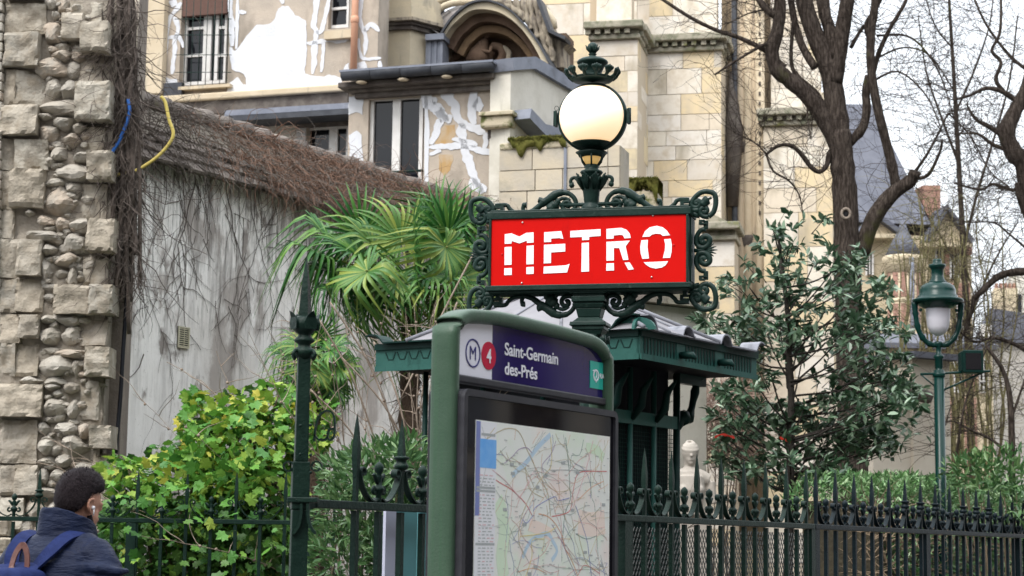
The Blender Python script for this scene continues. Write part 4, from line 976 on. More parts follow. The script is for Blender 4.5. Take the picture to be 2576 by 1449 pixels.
# the bay in front
bayo = R4(HB, 925, 246, 1066, 500, 0)
b0, b1 = HB.px(877, 300, 0)[0], HB.px(1256, 300, 0)[0]; bt = HB.px(1060, 185, 0)[1]
m = wall_open(HB, b0, b1, zf0, bt, -.35, 0, [bayo]); bay = m.build('bay_wall', M_PLAST, house)
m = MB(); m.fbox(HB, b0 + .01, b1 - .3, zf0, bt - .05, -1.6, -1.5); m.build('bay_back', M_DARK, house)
gw = window(HB, 930, 246, 1064, 520, -.10, None, 'window', house, mull=((936, .05), (998, .11), (1060, .05)), bars=())
m = MB(); u0, w0 = HB.px(945, 435, .02); u1, _ = HB.px(1064, 435, .02); m.tube([HB.pt(u0, w0, .02), HB.pt(u1, w0, .02)], .018, 6); m.build('window_rail', M_IRON, gw)
patch(HB, 0, cB, [(704, 735), (808, 728), (812, 790), (800, 870), (760, 850), (704, 865)]); patch(HB, 0, cB, [(704, 1020), (760, 985), (805, 1010), (806, 1300), (704, 1260)])
for p_, wd in (([(1285, 690), (1300, 760), (1360, 820), (1420, 880), (1480, 900)], 66), ([(1430, 685), (1450, 750), (1500, 800), (1530, 900), (1600, 960), (1735, 985)], 55), ([(1650, 660), (1635, 800), (1650, 940)], 52), ([(1400, 900), (1375, 960), (1345, 1040), (1305, 1080)], 44), ([(1550, 930), (1560, 1080), (1590, 1160), (1620, 1250), (1660, 1350), (1705, 1460)], 50), ([(1305, 1115), (1450, 1105), (1600, 1110), (1700, 1140), (1830, 1150)], 38), ([(1310, 1165), (1400, 1140)], 26), ([(1287, 700), (1290, 1500)], 30), ([(1735, 1000), (1730, 1120)], 60), ([(1790, 1460), (1800, 1390), (1830, 1360)], 42), ([(1345, 735), (1350, 790)], 28), ([(1480, 1050), (1600, 1075), (1670, 1100)], 30), ([(1660, 1350), (1640, 1400), (1740, 1440)], 50)): band(HB, 0, cB, p_, wd)
patch(HB, 0, cB, [(1350, 850), (1400, 800), (1450, 850), (1460, 910), (1400, 930)]); patch(HB, 0, cB, [(1630, 800), (1680, 730), (1720, 800), (1680, 850)])
patch(HB, 0, cB, [(1330, 1085), (1365, 1000), (1420, 945), (1500, 935), (1525, 1000), (1490, 1065), (1400, 1095)], M_OCHRE, 'damp_stain', .03, .003); patch(HB, 0, cB, [(1390, 1190), (1480, 1160), (1475, 1300), (1420, 1340), (1392, 1280)], M_OCHRE, 'damp_stain', .03, .003)
# cornice in three dark steps, gutter and zinc edge
ce0, ce1 = HB.px(852, 220, .2)[0], HB.px(1242, 220, .2)[0]
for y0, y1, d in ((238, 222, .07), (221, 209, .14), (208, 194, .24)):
    wa, wb_ = HB.px(1050, y0, d)[1], HB.px(1050, y1, d)[1]; m = MB(); m.fbox(HB, ce0 + (.24 - d), ce1, wa, wb_, -.34, d); m.build('cornice_step', M_SOOTSHADE, house, bevel=.015)
u0, w0 = HB.px(860, 191, .35); u1, w1 = HB.px(1242, 161, .35); wg = (w0 + w1) / 2
for k in range(5):
    ua, ub_ = u0 + (u1 - u0) * k / 5, u0 + (u1 - u0) * (k + 1) / 5 - .012; m = MB(); m.tube([HB.pt(ua, wg, .33), HB.pt(ub_, wg, .33)], .075, 10); m.build('gutter_length', M_LEAD, house)
m = MB(); m.fbox(HB, u0 - .02, u1, wg + .03, wg + .055, -.4, .40); m.build('gutter_edge', M_ZB, house)
for x in (905, 1010, 1120): 
    u, w_ = HB.px(x, 206, .36); m = MB(); m.ball(HB.pt(u, wg - .1, .30), .05, 8, (1.6, 1, .5)); m.build('gutter_bracket', M_CREAM, house)
# scroll bracket at the corner
pbox('corner_scroll', HB, 1243, 190, 1282, 250, -.30, .12, M_SOOTSHADE, house, .03)
br = pbox('stone_bracket', HB, 1207, 288, 1285, 320, -.2, .28, M_MOSSY, house, .03); pbox('bracket_top', HB, 1203, 279, 1290, 289, -.2, .32, M_MOSSY, house, .01); pbox('bracket_shadow_block', HB, 1225, 320, 1278, 352, -.2, .15, M_SOOTSHADE, house, .03)  # lowest block carries the shadow under the bracket in its colour
# right return of the bay: plain light plaster under a zinc edge
HR = Frame(HB.pt(b1 + .28, 0, -.1), math.radians(-18 + 78))
def hrp(x, y): return HR.px(x, y, 0)
M_LPL = mat('light_grey_plaster', (.60, .57, .50), .9, (.50, .47, .40), 2.5, .45, .65, bump=.2, col3=(.36, .34, .29), s3=2, lo3=.6, hi3=.75, stretch3=(3, 3, .4))
tr = [hrp(1285, 178), hrp(1338, 172), hrp(1500, 268)]
base = hrp(1400, 480)[1] - 2
m = MB(); m.prism(HR, [(tr[0][0], base), (tr[2][0] + .2, base), (tr[2][0], tr[2][1]), tr[1], tr[0]], -.3, 0); m.build('side_wall', M_LPL, house)
m = MB(); m.strap(HR, [(tr[0][0] - .05, tr[0][1] + .07), (tr[1][0], tr[1][1] + .07), (tr[2][0] + .1, tr[2][1] + .07)], .16, -.3, .06, smooth=False); m.build('zinc_edge', M_ZB, house)
m = MB(); m.strap(HR, [hrp(1292, 290), hrp(1330, 330), hrp(1420, 352)], .14, 0, .25, smooth=False); m.build('zinc_apron', M_ZB, house)

# low mossy stone wall between house and church
LW = Frame(P(1255, 400, 23.4), math.radians(-16))
low = thing('stone_wall', 'low stone wall with a mossy top between the house and the church', 'wall', (LW.o.x, LW.o.y, 0))
M_LOWST = mat('stained_wall_stone', (.50, .43, .32), .9, (.42, .38, .32), 2.5, rndv=.12, bump=.3, bscale=25, col3=(.30, .28, .23), s3=2.2, lo3=.55, hi3=.7)
u0, u1, w0, w1 = R4(LW, 1256, 372, 1560, 520, 0)
m = MB(); m.fbox(LW, u0, u1, -LW.o.z, w1, -.5, -.03); m.build('core', M_LOWST, low)
for r_, (y0, y1) in enumerate(((372, 425), (426, 478), (479, 540), (541, 600))):
    wa, wb_ = LW.px(1400, y1, 0)[1], LW.px(1400, y0, 0)[1]; u = u0 - r_ % 2 * .12
    while u < u1:
        l = r5.uniform(.35, .6); m = MB(); m.fbox(LW, max(u, u0), min(u + l, u1) - .01, wa + .008, wb_, -.029, r5.uniform(0, .012)); m.build('stone', M_LOWST, low); u += l
def mossbed(F, x0, y0, x1, y1, d0, d1, par, n=70):
    u0, u1, w0, w1 = R4(F, x0, y0, x1, y1, d1); m = MB(); vs = []; h = w1 - w0
    for i in range(n + 1):
        u = u0 + (u1 - u0) * i / n; q_ = V((u * 5, 0, w0)); b_ = w0 + h * (.25 + 1.1 * mnoise.noise(q_) + .5 * mnoise.noise(q_ * 3)); top = w1 + .02 * mnoise.noise(q_ * 4)
        b_ = min(b_, w1 - .03)
        vs += [F.pt(u, b_, d1 + .004), F.pt(u, (b_ + top) / 2, d1 + .018 + .012 * mnoise.noise(q_ * 6)), F.pt(u, top, d1 - .005), F.pt(u, top + .01, d0), F.pt(u, b_, d0)]
    m.add(vs, [(i * 5 + k, (i + 1) * 5 + k, (i + 1) * 5 + (k + 1) % 5, i * 5 + (k + 1) % 5) for i in range(n) for k in range(5)], True)
    for k in range(900):
        u = r5.uniform(u0, u1); w_ = w1 - abs(r5.gauss(0, .4)) * h * .7; c_ = F.pt(u, w_, d1 + .01); t_ = V((r5.gauss(0, 1), r5.gauss(-.5, .7), r5.gauss(.3, 1))).normalized() * r5.uniform(.012, .03); s_ = t_.orthogonal().normalized() * .006
        m.add([c_ - s_, c_ + s_, c_ + t_], [(0, 1, 2)])
    return m.build('moss', M_MOSS, par)
mossbed(LW, 1278, 342, 1425, 375, -.5, .03, low)
pbox('coping_stone', LW, 1256, 356, 1430, 374, -.5, .02, M_MOSSY, low, .02)
# block with moss behind the sign
mb_ = thing('stone_block', 'square stone pier top grown over with green moss behind the METRO sign', 'stone pier', P(1598, 600, 25))
MF = Frame(P(1598, 500, 25), math.radians(-12))
pbox('pier_shaft', MF, 1545, 480, 1652, 760, -.5, 0, M_MOSSY, mb_, .03); mossbed(MF, 1540, 446, 1655, 486, -.5, .03, mb_)
pbox('white_conduit', LW, 1418, 360, 1425, 480, .0, .03, M_ZB, low)

# ------------------------------------------------------------------ chapel with the arched niche
cN = crop(1400, 0, .27950)
CHF = Frame(P(1230, 150, 27.5), math.radians(-15))
chap = thing('chapel', 'stone chapel gable with a round arched niche and carved figure above the roof', 'chapel', (CHF.o.x, CHF.o.y, 0))
M_PIERST = mat('pale_pier_stone', (.56, .48, .34), .85, (.46, .40, .30), 2.5, bump=.25, bscale=25, col3=(.27, .24, .19), s3=1.8, lo3=.55, hi3=.7, stretch3=(2, 2, .6))
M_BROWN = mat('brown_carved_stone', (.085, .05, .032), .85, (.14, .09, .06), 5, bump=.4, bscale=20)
M_GREYC = mat('weathered_carved_stone', (.34, .29, .22), .9, (.16, .135, .11), 4, .45, .6, bump=.5, bscale=18, stretch=(4, 4, .7))
def cp(x, y, d=0.0): return CHF.px(*cN(x, y), d)
zc0 = -CHF.o.z
u0, w0 = cp(120, 400, .3); u1, _ = cp(500, 400, .3); u2, _ = cp(700, 400, .3)
m = MB(); m.fbox(CHF, u0, u1, zc0, w0, -.4, .30); m.build('pier', M_PIERST, chap)
m = MB(); v_ = [CHF.pt(u1, zc0, .30), CHF.pt(u2, zc0, -.1), CHF.pt(u2, zc0, -.5), CHF.pt(u1, zc0, -.5)]; v2 = [p + V((0, 0, w0 - zc0)) for p in v_]
m.add(v_ + v2, [(0, 1, 5, 4), (1, 2, 6, 5), (4, 5, 6, 7), (2, 3, 7, 6)]); m.build('pier_side', M_PIERST, chap)
def slab(y0, y1, ex, mt, nm):
    wa, wb_ = cp(400, y1, .3)[1], cp(400, y0, .3)[1]; m = MB()
    q_ = [(u0 - ex, .3 + ex), (u1 + ex * .5, .3 + ex), (u2 + ex, -.1 + ex * .5), (u2 + ex, -.5), (u0 - ex, -.5)]
    vs = [CHF.pt(u, wa, d) for u, d in q_] + [CHF.pt(u, wb_, d) for u, d in q_]; n = 5
    m.add(vs, [(0, 1, 2, 3, 4), (9, 8, 7, 6, 5)] + [(k, 5 + k, 5 + (k + 1) % 5, (k + 1) % 5) for k in range(5)]); return m.build(nm, mt, chap)
for y0, y1, ex, mt in ((270, 310, .16, M_GREYC), (310, 350, .10, M_SOOTSHADE), (350, 405, .06, M_SOOTSHADE), (150, 270, .05, M_PIERST), (95, 150, .03, M_PIERST), (40, 95, 0, M_PIERST), (-120, 40, -.02, M_PIERST)): slab(y0, y1, ex, mt, 'pier_moulding')
# zinc clad pilaster left of the arch
for k in range(6):
    x = 700 + k * 39; a, w0_ = cp(x, 500, .12); b, _ = cp(x + 36, 500, .12); wb_ = cp(x, 900, .12)[1]; m = MB(); m.fbox(CHF, a, b, wb_ - 2, w0_, -.2, .10 + .02 * (k % 2)); m.build('zinc_pilaster_rib', M_ZB, chap)
a, w0_ = cp(690, 480, .2); b, _ = cp(940, 480, .2); m = MB(); m.fbox(CHF, a, b, w0_ - .06, w0_ + .03, -.2, .18); m.build('zinc_pilaster_cap', M_ZB, chap)
outer = [(940, 520), (1045, 350), (1150, 230), (1250, 145), (1350, 85), (1500, 52), (1650, 72), (1850, 170), (2060, 380), (2250, 640), (2420, 960)]
innr = [(945, 590), (1060, 390), (1160, 290), (1260, 205), (1370, 155), (1550, 150), (1750, 205), (1940, 340), (2090, 510), (2230, 740), (2320, 960)]
so, si = smooth_path([cp(*p) for p in outer], 4), smooth_path([cp(*p) for p in innr], 4)
def ringm(A, B, d0, d1, nm, mt, par=chap):
    m = MB(); n = len(A); vs = [CHF.pt(u, w_, d1) for u, w_ in A] + [CHF.pt(u, w_, d1) for u, w_ in B] + [CHF.pt(u, w_, d0) for u, w_ in A] + [CHF.pt(u, w_, d0) for u, w_ in B]
    fs = []
    for i in range(n - 1): fs += [(i, n + i, n + i + 1, i + 1), (2 * n + i, i, i + 1, 2 * n + i + 1), (n + i, 3 * n + i, 3 * n + i + 1, n + i + 1)]
    m.add(vs, fs); return m.build(nm, mt, par)
def sclp(pts, c_, s): return [(c_[0] + (u - c_[0]) * s, c_[1] + (w_ - c_[1]) * s) for u, w_ in pts]
cc = cp(1640, 960)
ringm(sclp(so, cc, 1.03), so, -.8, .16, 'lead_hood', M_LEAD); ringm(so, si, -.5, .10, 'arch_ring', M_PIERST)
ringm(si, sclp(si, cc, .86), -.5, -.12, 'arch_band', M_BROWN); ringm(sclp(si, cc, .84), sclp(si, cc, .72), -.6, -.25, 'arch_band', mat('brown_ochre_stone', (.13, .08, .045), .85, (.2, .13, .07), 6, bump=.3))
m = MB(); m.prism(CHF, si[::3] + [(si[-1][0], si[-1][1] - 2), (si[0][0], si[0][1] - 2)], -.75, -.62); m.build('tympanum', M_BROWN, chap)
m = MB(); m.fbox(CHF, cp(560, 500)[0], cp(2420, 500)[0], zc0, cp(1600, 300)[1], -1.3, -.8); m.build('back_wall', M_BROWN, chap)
# carved figure and volutes
def cpt(x, y, d): u, w_ = cp(x, y, d); return CHF.pt(u, w_, d)
kk = .2795 / 1.49068 * 27.5 / FPX
for pts, r in (([(1000, 460), (1060, 560), (1030, 700), (960, 830)], 45), ([(1200, 380), (1290, 430), (1270, 600), (1180, 700), (1080, 760)], 60), ([(1100, 420), (1170, 520), (1130, 660)], 45), ([(1590, 620), (1700, 640), (1740, 740), (1690, 840)], 62), ([(1740, 640), (1820, 720), (1800, 850)], 45), ([(1280, 800), (1400, 830), (1530, 790), (1580, 690)], 60)):
    m = MB(); q_ = [cpt(x, y, -.45) for x, y in pts]; m.tube([V(p) for p in smooth_path([tuple(p) for p in q_], 4)], r * kk, 10); m.build('carved_volute', M_GREYC if r == 45 else M_BROWN, chap)
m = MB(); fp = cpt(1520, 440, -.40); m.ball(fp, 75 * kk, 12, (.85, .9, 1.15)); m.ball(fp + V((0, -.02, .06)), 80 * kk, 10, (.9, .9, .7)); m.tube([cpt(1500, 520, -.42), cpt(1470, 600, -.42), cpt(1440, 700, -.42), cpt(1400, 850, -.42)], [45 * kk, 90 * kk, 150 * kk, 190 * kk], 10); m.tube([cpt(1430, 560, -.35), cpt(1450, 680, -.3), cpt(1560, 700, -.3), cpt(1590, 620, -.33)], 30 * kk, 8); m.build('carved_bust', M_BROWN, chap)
# lead vault roof on the left of the arch, outer stone mouldings
m = MB(); L0 = [(770, 385), (930, 490), (1045, 350), (1150, 230), (1350, 85)]; L1 = [(760, 330), (800, 300), (880, 215), (1000, 130), (1180, 55)]
vs = [cpt(x, y, .1) for x, y in L0] + [cpt(x, y, -.9) for x, y in L1]; m.add(vs, [(i, i + 1, 6 + i, 5 + i) for i in range(4)]); m.build('lead_vault', mat('brown_grey_lead', (.16, .145, .135), .6, (.22, .2, .19), 3), chap)
for k in range(3):
    m = MB(); q_ = [cpt(x - 60 * k, y - 75 * k, -.6 - .15 * k) for x, y in ((700, 330), (800, 190), (960, 80), (1150, 30), (1400, 20), (1700, 10))]; m.tube([V(p) for p in smooth_path([tuple(p) for p in q_], 4)], 52 * kk, 8); m.build('outer_moulding', M_PIERST, chap)
# ribbed carved mass right of the arch
for k, pts in enumerate(([(1700, -60), (1720, 20), (1850, 110)], [(1790, -60), (1830, 60), (1960, 190)], [(1900, -60), (1950, 120), (2030, 280)], [(1990, -60), (2060, 200), (2120, 400)], [(2080, -60), (2140, 240), (2210, 520)], [(2150, -60), (2230, 260), (2290, 560), (2330, 790)], [(2240, 140), (2310, 420), (2380, 620), (2400, 830)])):
    m = MB(); q_ = [cpt(x, y, -.25) for x, y in pts]; m.tube([V(p) for p in smooth_path([tuple(p) for p in q_], 5)], [(46 + 14 * math.sin(i * 1.7 + k)) * kk for i in range(5 * (len(pts) - 1) + 1)], 8); m.build('carved_rib', M_GREYC, chap)
m = MB(); m.prism(CHF, [cp(*p) for p in ((1650, -80), (2190, -80), (2330, 340), (2560, 490), (2470, 560), (2480, 820), (2350, 830), (2200, 560), (1950, 200))], -.8, -.35); m.build('carved_core', M_GREYC, chap)
m = MB(); m.strap(CHF, [cp(2180, -60), cp(2260, 160), cp(2350, 400), cp(2560, 495)], .05, -.4, -.05, smooth=False); m.build('drip_edge', M_LEAD, chap)
m = MB(); m.tube([cpt(2250, 60, -.6), cpt(2420, 280, -.6), cpt(2430, 380, -.6)], 45 * kk, 8); m.build('side_pinnacle', M_PIERST, chap)
m = MB(); u0, w0 = cp(96, 0, .0); m.tube([CHF.pt(u0, cp(96, 760)[1], .32), CHF.pt(u0, w0 + 1, .32)], .03, 8); m.ball(CHF.pt(u0, cp(96, 600)[1], .32), .055, 8); m.build('iron_rainpipe', M_LEAD, chap)

# ------------------------------------------------------------------ church of pale ashlar
M_ASH = mat('pale_limestone_ashlar', (.58, .51, .41), .85, (.56, .48, .37), 5, .45, .75, rndcols=[(.74, .68, .59), (.70, .61, .49), (.76, .70, .60), (.72, .61, .41), (.66, .60, .52), (.73, .67, .58), (.71, .58, .38), (.75, .70, .63)], bump=.2, bscale=25, col3=(.32, .28, .21), s3=1.2, lo3=.54, hi3=.76, stretch3=(1.2, 1.2, .4), spec=.12)
M_JOINT = mat('lime_mortar_joint', (.54, .46, .35), .95)
M_LEDGE = mat('lichened_ledge_stone', (.36, .33, .26), .95, (.20, .20, .14), 6, .45, .6, bump=.5, bscale=20, col3=(.22, .22, .08), s3=3, lo3=.6, hi3=.7)
M_COL = mat('weathered_column_stone', (.50, .40, .28), .85, (.20, .165, .13), 2.5, .48, .62, stretch=(3, 3, .35), bump=.2)
CF = Frame(P(1730, 400, 31.0), math.radians(-12))
CS = lambda o: Frame(o, math.radians(-12 + 90))
church = thing('church', 'pale limestone church with stepped buttresses behind the METRO sign', 'church', (CF.o.x, CF.o.y, 0))
zg = -CF.o.z
def ashlar(F, u0, u1, w0, w1, d, par, hs=(.21, .30, .22, .22, .30, .38, .24), ws=(.35, .75), back=.25, seed=1, edge=True):
    rr = random.Random(seed); m = MB(); m.fbox(F, u0, u1, w0, w1, d - back, d - .022); bk = m.build('wall_core', M_JOINT, par)
    w_ = w0; k = 0
    while w_ < w1 - .02:
        h = rr.choice(hs) * 1.15; h = min(h, w1 - w_)
        if w1 - (w_ + h) < .1: h = w1 - w_
        u = u0 + (-rr.uniform(0, .4) if k % 2 else 0)
        while u < u1 - .01:
            l = rr.uniform(*ws); a, b = max(u, u0), min(u + l, u1)
            if u1 - b < .12: b = u1; l = b - u
            m = MB(); m.fbox(F, a + .005, b - .005, w_ + .005, w_ + h - .005, d - .0215, d + rr.uniform(-.004, .004)); m.build('ashlar_block', M_ASH, bk); u += l
        w_ += h; k += 1
    return bk
def uw(x, y, d): return CF.px(x, y, d)
def ledge(F, u0, u1, w0, d0, d1, par=church, dent=True):
    m = MB(); m.fbox(F, u0 - .10, u1 + .10, w0 + .10, w0 + .22, d0, d1 + .20); m.fbox(F, u0 - .04, u1 + .04, w0 - .06, w0 + .02, d0, d1 + .08); m.fbox(F, u0 - .02, u1 + .02, w0 + .02, w0 + .1, d0, d1 + .03)
    l = m.build('ledge', M_LEDGE, par, bevel=.02)
    if dent:
        n = int((u1 - u0 + .16) / .16)
        for k in range(n): m = MB(); u = u0 - .08 + k * .16; m.fbox(F, u, u + .085, w0 + .022, w0 + .099, d1 + .032, d1 + .14); m.build('ledge_dentil', M_LEDGE, l)
    return l
# front buttress B1
DB1 = 1.2
u0, u1 = uw(1486, 300, DB1)[0], uw(1604, 300, DB1)[0]; wl = uw(1540, 92, DB1)[1]
wlow = uw(1540, 760, DB1)[1] - 1.5
ashlar(CF, u0, u1, wlow, wl - .06, DB1, church, seed=3, back=1.0); ledge(CF, u0, u1, wl, DB1 - .6, DB1)
S1 = CS(CF.pt(u1, 0, DB1)); ashlar(S1, .004, 1.2, wlow, wl - .06, 0, church, seed=4, back=.2); ledge(S1, .1, 1.0, wl - .02, -.2, -.06)
u0b, u1b = uw(1500, 0, .9)[0], uw(1590, 0, .9)[0]; ashlar(CF, u0b, u1b, wl + .2, wl + 2.2, .9, church, seed=5, ws=(.6, .9), hs=(.5,))
m = MB(); m.fbox(CF, u0b - .12, u0b - .004, wl + .2, wl + 2, .5, .8); m.build('shaft_strip', M_COL, church)
# B2
u0, u1 = uw(1640, 400, 0)[0], uw(1815, 400, 0)[0]; wl2 = uw(1730, 122, 0)[1]
ashlar(CF, u0 - .25, u1, uw(1730, 900, 0)[1] - 3, wl2 - .06, 0, church, seed=8, back=.8); ledge(CF, u0 - .05, u1, wl2, -.5, 0)
S2 = CS(CF.pt(u1, 0, 0)); ashlar(S2, .004, 1.1, uw(1730, 900, 0)[1] - 3, wl2 - .06, 0, church, seed=9, back=.2); ledge(S2, .1, .9, wl2 - .03, -.2, -.06)
ashlar(CF, u0 - .1, u1 - .1, wl2 + .2, wl2 + 2.5, -.3, church, seed=10, ws=(.6, 1.0), hs=(.4,))
# nave wall behind
u0n, u1n = uw(1360, 200, -1.2)[0], uw(1700, 200, -1.2)[0]
ashlar(CF, u0n, u1n, uw(1500, 420, -1.2)[1], uw(1500, -60, -1.2)[1] + 1, -1.2, church, seed=12, ws=(.7, 1.2), hs=(.5, .42, .36))
# offset lower down on the right of the sign
u0l, u1l = uw(1775, 640, .7)[0], uw(1848, 640, .7)[0]; wl3 = uw(1810, 596, .7)[1]
ashlar(CF, u0l, u1l, wl3 - 6, wl3 - .05, .7, church, seed=14, back=.7); ledge(CF, u0l, u1l, wl3, 0, .7, dent=False)
m = MB(); m.prism(CF, [(u0l, wl3 + .2), (u1l, wl3 + .2), (u0l, wl3 + .45)], 0, .6); m.build('weathering', M_LEDGE, church)
# clustered colonnettes and recess right of B2
wlo, whi = uw(1870, 900, -1)[1] - 3, uw(1870, -60, -1)[1] + 1
m = MB(); m.fbox(CF, uw(1815, 300, -1.2)[0], uw(1960, 300, -1.2)[0], wlo, whi, -1.6, -1.2); m.build('bay_recess', M_COL, church)
for x, r, d, mt in ((1848, .05, -.75, M_LEAD), (1862, .11, -.95, M_COL), (1884, .09, -.9, M_CREAM), (1899, .06, -.85, M_COL), (1912, .08, -.75, M_CREAM)):
    u = uw(x, 300, d)[0]; m = MB(); m.lathe(CF.pt(u, 0, d), [(r, wlo), (r, whi)], 12); m.build('colonnette' if r > .055 else 'rainpipe', mt, church)
for x, y, r in ((1853, 375, .15), (1885, 610, .12)):
    u, w_ = uw(x, y, -.9); m = MB(); m.lathe(CF.pt(u, w_, -.93), [(r * .7, -.12), (r, -.06), (r * 1.25, .05), (r * 1.3, .10), (r, .12)], 10); m.build('capital', M_SOOTSHADE, church)
u, w_ = uw(1848, 330, -.7); m = MB(); m.tube([CF.pt(uw(1842, 520, -.75)[0], uw(1842, 520, -.75)[1], -.75), CF.pt(uw(1846, 330, -.75)[0], uw(1846, 330, -.75)[1], -.75), CF.pt(uw(1840, 180, -.75)[0], uw(1840, 180, -.75)[1], -.75)], [.10, .16, .03], 8); m.build('pinnacle_gablet', M_SOOTSHADE, church)
for k in range(24):
    u, w_ = uw(1911, -40 + k * 25, -.66); m = MB(); m.fbox(CF, u - .018, u + .018, w_ - .03, w_ + .03, -.68, -.655); m.build('strip_hole', M_SOOTSHADE, church)
# B4 on the far right
u0, u1 = uw(1921, 600, -.5)[0], uw(2096, 600, -.5)[0]; wl4 = uw(2000, 308, -.5)[1]
ashlar(CF, u0, u1, zg, wl4 - .06, -.5, church, seed=17, back=.8, hs=(.42, .36, .3, .5), ws=(.5, .9)); ledge(CF, u0, u1, wl4, -1.0, -.5)
ashlar(CF, u0 + .1, u1 - .2, wl4 + .2, wl4 + 4, -.9, church, seed=18, hs=(.42, .36), ws=(.5, .9))
S4 = CS(CF.pt(u1, 0, -.5)); ashlar(S4, .004, 6.0, zg, wl4 + .5, 0, church, seed=19, back=.2, hs=(.5,), ws=(.8, 1.4))
# wall behind everything down low
ashlar(CF, uw(1560, 900, -.9)[0], uw(2100, 900, -.9)[0], zg, uw(1800, 760, -.9)[1], -.9, church, seed=21, hs=(.45, .38), ws=(.6, 1.1))

# stone annexe with stepped mossy roof behind the kiosk
AN = Frame(P(1720, 800, 19.5), math.radians(34))
an = thing('annexe', 'low stone annexe with a stepped mossy stone roof behind the kiosk', 'outbuilding', (AN.o.x, AN.o.y, 0))
u0, w0 = AN.px(1560, 700); u1, w1 = AN.px(1792, 836)
wE = (AN.px(1790, 832)[1] + AN.px(1650, 800)[1]) / 2 + .2
m = MB(); m.fbox(AN, u0, u1 - .08, -AN.o.z, wE - .03, -1.8, 0); m.build('wall', M_LPL, an)
M_RST = mat('mossy_roof_slab', (.26, .22, .19), .9, (.20, .19, .14), 4, bump=.4, bscale=30, col3=(.20, .22, .10), s3=3, lo3=.55, hi3=.68, rndv=.12)
for k in range(7):
    u = u0
    while u < u1:
        l = r5.uniform(.5, .9); b = min(u + l, u1 - k * .03); 
        if b - u < .05: break
        m = MB(); m.fbox(AN, u, b - .006, wE + k * .085 - .02, wE + k * .085 + .055, -.9, .12 - k * .14); m.build('roof_slab', M_RST, an); u += l

# ------------------------------------------------------------------ far brick and stone palace with slate roofs
M_SLATE = mat('blue_slate', (.085, .09, .112), .8, (.115, .12, .145), 3, bump=.2, bscale=12, rndv=.05)
M_BRICK = mat('rose_brick', (.36, .20, .15), .9, (.30, .18, .14), 8, bump=.3, bscale=30)
M_PSTONE = mat('palace_stone', (.58, .49, .34), .9, (.48, .40, .28), 2)
PY = 52.0
PFm = Frame(P(2260, 700, PY), math.radians(8))
pal = thing('palace', 'distant brick and stone palace with slate roofs and a round turret', 'building', (PFm.o.x, PFm.o.y, 0))
zp = -PFm.o.z
def pp_(x, y, d=0.0): return PFm.px(x, y, d)
def polyb(nm, mt, pts, d0, d1, par=pal): m = MB(); m.prism(PFm, [pp_(x, y, d1) for x, y in pts], d0, d1); return m.build(nm, mt, par)
u0, u1, w0, w1 = R4(PFm, 2060, 590, 2445, 700, 0)
m = MB(); m.fbox(PFm, u0, u1, zp, w1, -6, -.05); m.build('wall', M_PSTONE, pal)
# main steep roof: a hipped solid with a ridge behind the trunk
rw = pp_(2200, 560)[1]; m = MB()
vs = [PFm.pt(pp_(2060, 560)[0], rw, 0), PFm.pt(pp_(2345, 560)[0], rw, 0), PFm.pt(pp_(2345, 560)[0], rw, -6), PFm.pt(pp_(2060, 560)[0], rw, -6), PFm.pt(pp_(2120, 262, -3)[0], pp_(2120, 262, -3)[1], -3), PFm.pt(pp_(2192, 262, -3)[0], pp_(2192, 262, -3)[1], -3)]
m.add(vs, [(0, 1, 5, 4), (1, 2, 5), (2, 3, 4, 5), (3, 0, 4)]); m.build('steep_roof', M_SLATE, pal)
polyb('chimney', M_BRICK, ((2322, 466), (2366, 466), (2366, 620), (2322, 620)), -2.5, -1.0)
for x0, x1, yb, yp, xr in ((2160, 2262, 590, 546, 2200), (2330, 2442, 612, 528, 2378)):
    polyb('pediment', M_PSTONE, ((x0, yb), (x1, yb), (xr, yp)), -.6, .25); polyb('pediment_cornice', M_PSTONE, ((x0 - 5, yb + 8), (x1 + 5, yb + 8), (x1 + 5, yb - 2), (x0 - 5, yb - 2)), -.4, .45)
    u_, w_ = pp_(x1, yb - 2, .3); a_, b_ = pp_(xr, yp - 4, .3); c_, e_ = pp_(x0, yb - 2, .3); m = MB(); m.strap(PFm, [(c_, e_), (a_, b_), (u_, w_)], .14, -.6, .5, smooth=False); m.build('pediment_raking', M_SLATE, pal)
# turret
tc_ = PFm.pt(pp_(2273, 700, 1.2)[0], 0, 1.2); tr_ = 46 * (PY - 1.2) / FPX * 1.02
th_ = lambda y: P(2273, y, PY - 1.2).z
TO = V((tc_.x, tc_.y, 0))
m = MB(); m.lathe(TO, [(tr_ * 1.02, th_(648)), (tr_ * .62, th_(610)), (tr_ * .3, th_(585)), (.05, th_(556))], 20); m.build('cone_roof', M_SLATE, pal)
m = MB(); m.lathe(TO, [(tr_ * .96, th_(690)), (tr_ * 1.0, th_(668)), (tr_ * 1.12, th_(660)), (tr_ * 1.14, th_(650)), (tr_ * 1.04, th_(646))], 24); m.build('turret_cornice', M_PSTONE, pal)
m = MB(); m.lathe(TO, [(tr_ * .92, 0), (tr_ * .92, th_(690))], 24); td = m.build('turret_drum', M_PSTONE, pal)
for (y0, y1) in ((682, 752), (768, 830)):
    for a_ in range(7):
        q0_ = math.radians(-168 + a_ * 28); m = MB(); vs = []
        for z in (th_(y1), th_(y0)):
            for k in range(4): qq_ = q0_ + math.radians(20) * k / 3; vs.append(TO + V((math.cos(qq_) * tr_ * .945, math.sin(qq_) * tr_ * .945, z)))
        m.add(vs, [(k, k + 1, 5 + k, 4 + k) for k in range(3)]); m.build('brick_panel', M_BRICK, td)
m = MB(); m.lathe(TO, [(tr_ * .93, th_(765)), (tr_ * 1.0, th_(760)), (tr_ * .93, th_(755))], 24); m.build('string_course', M_PSTONE, td)
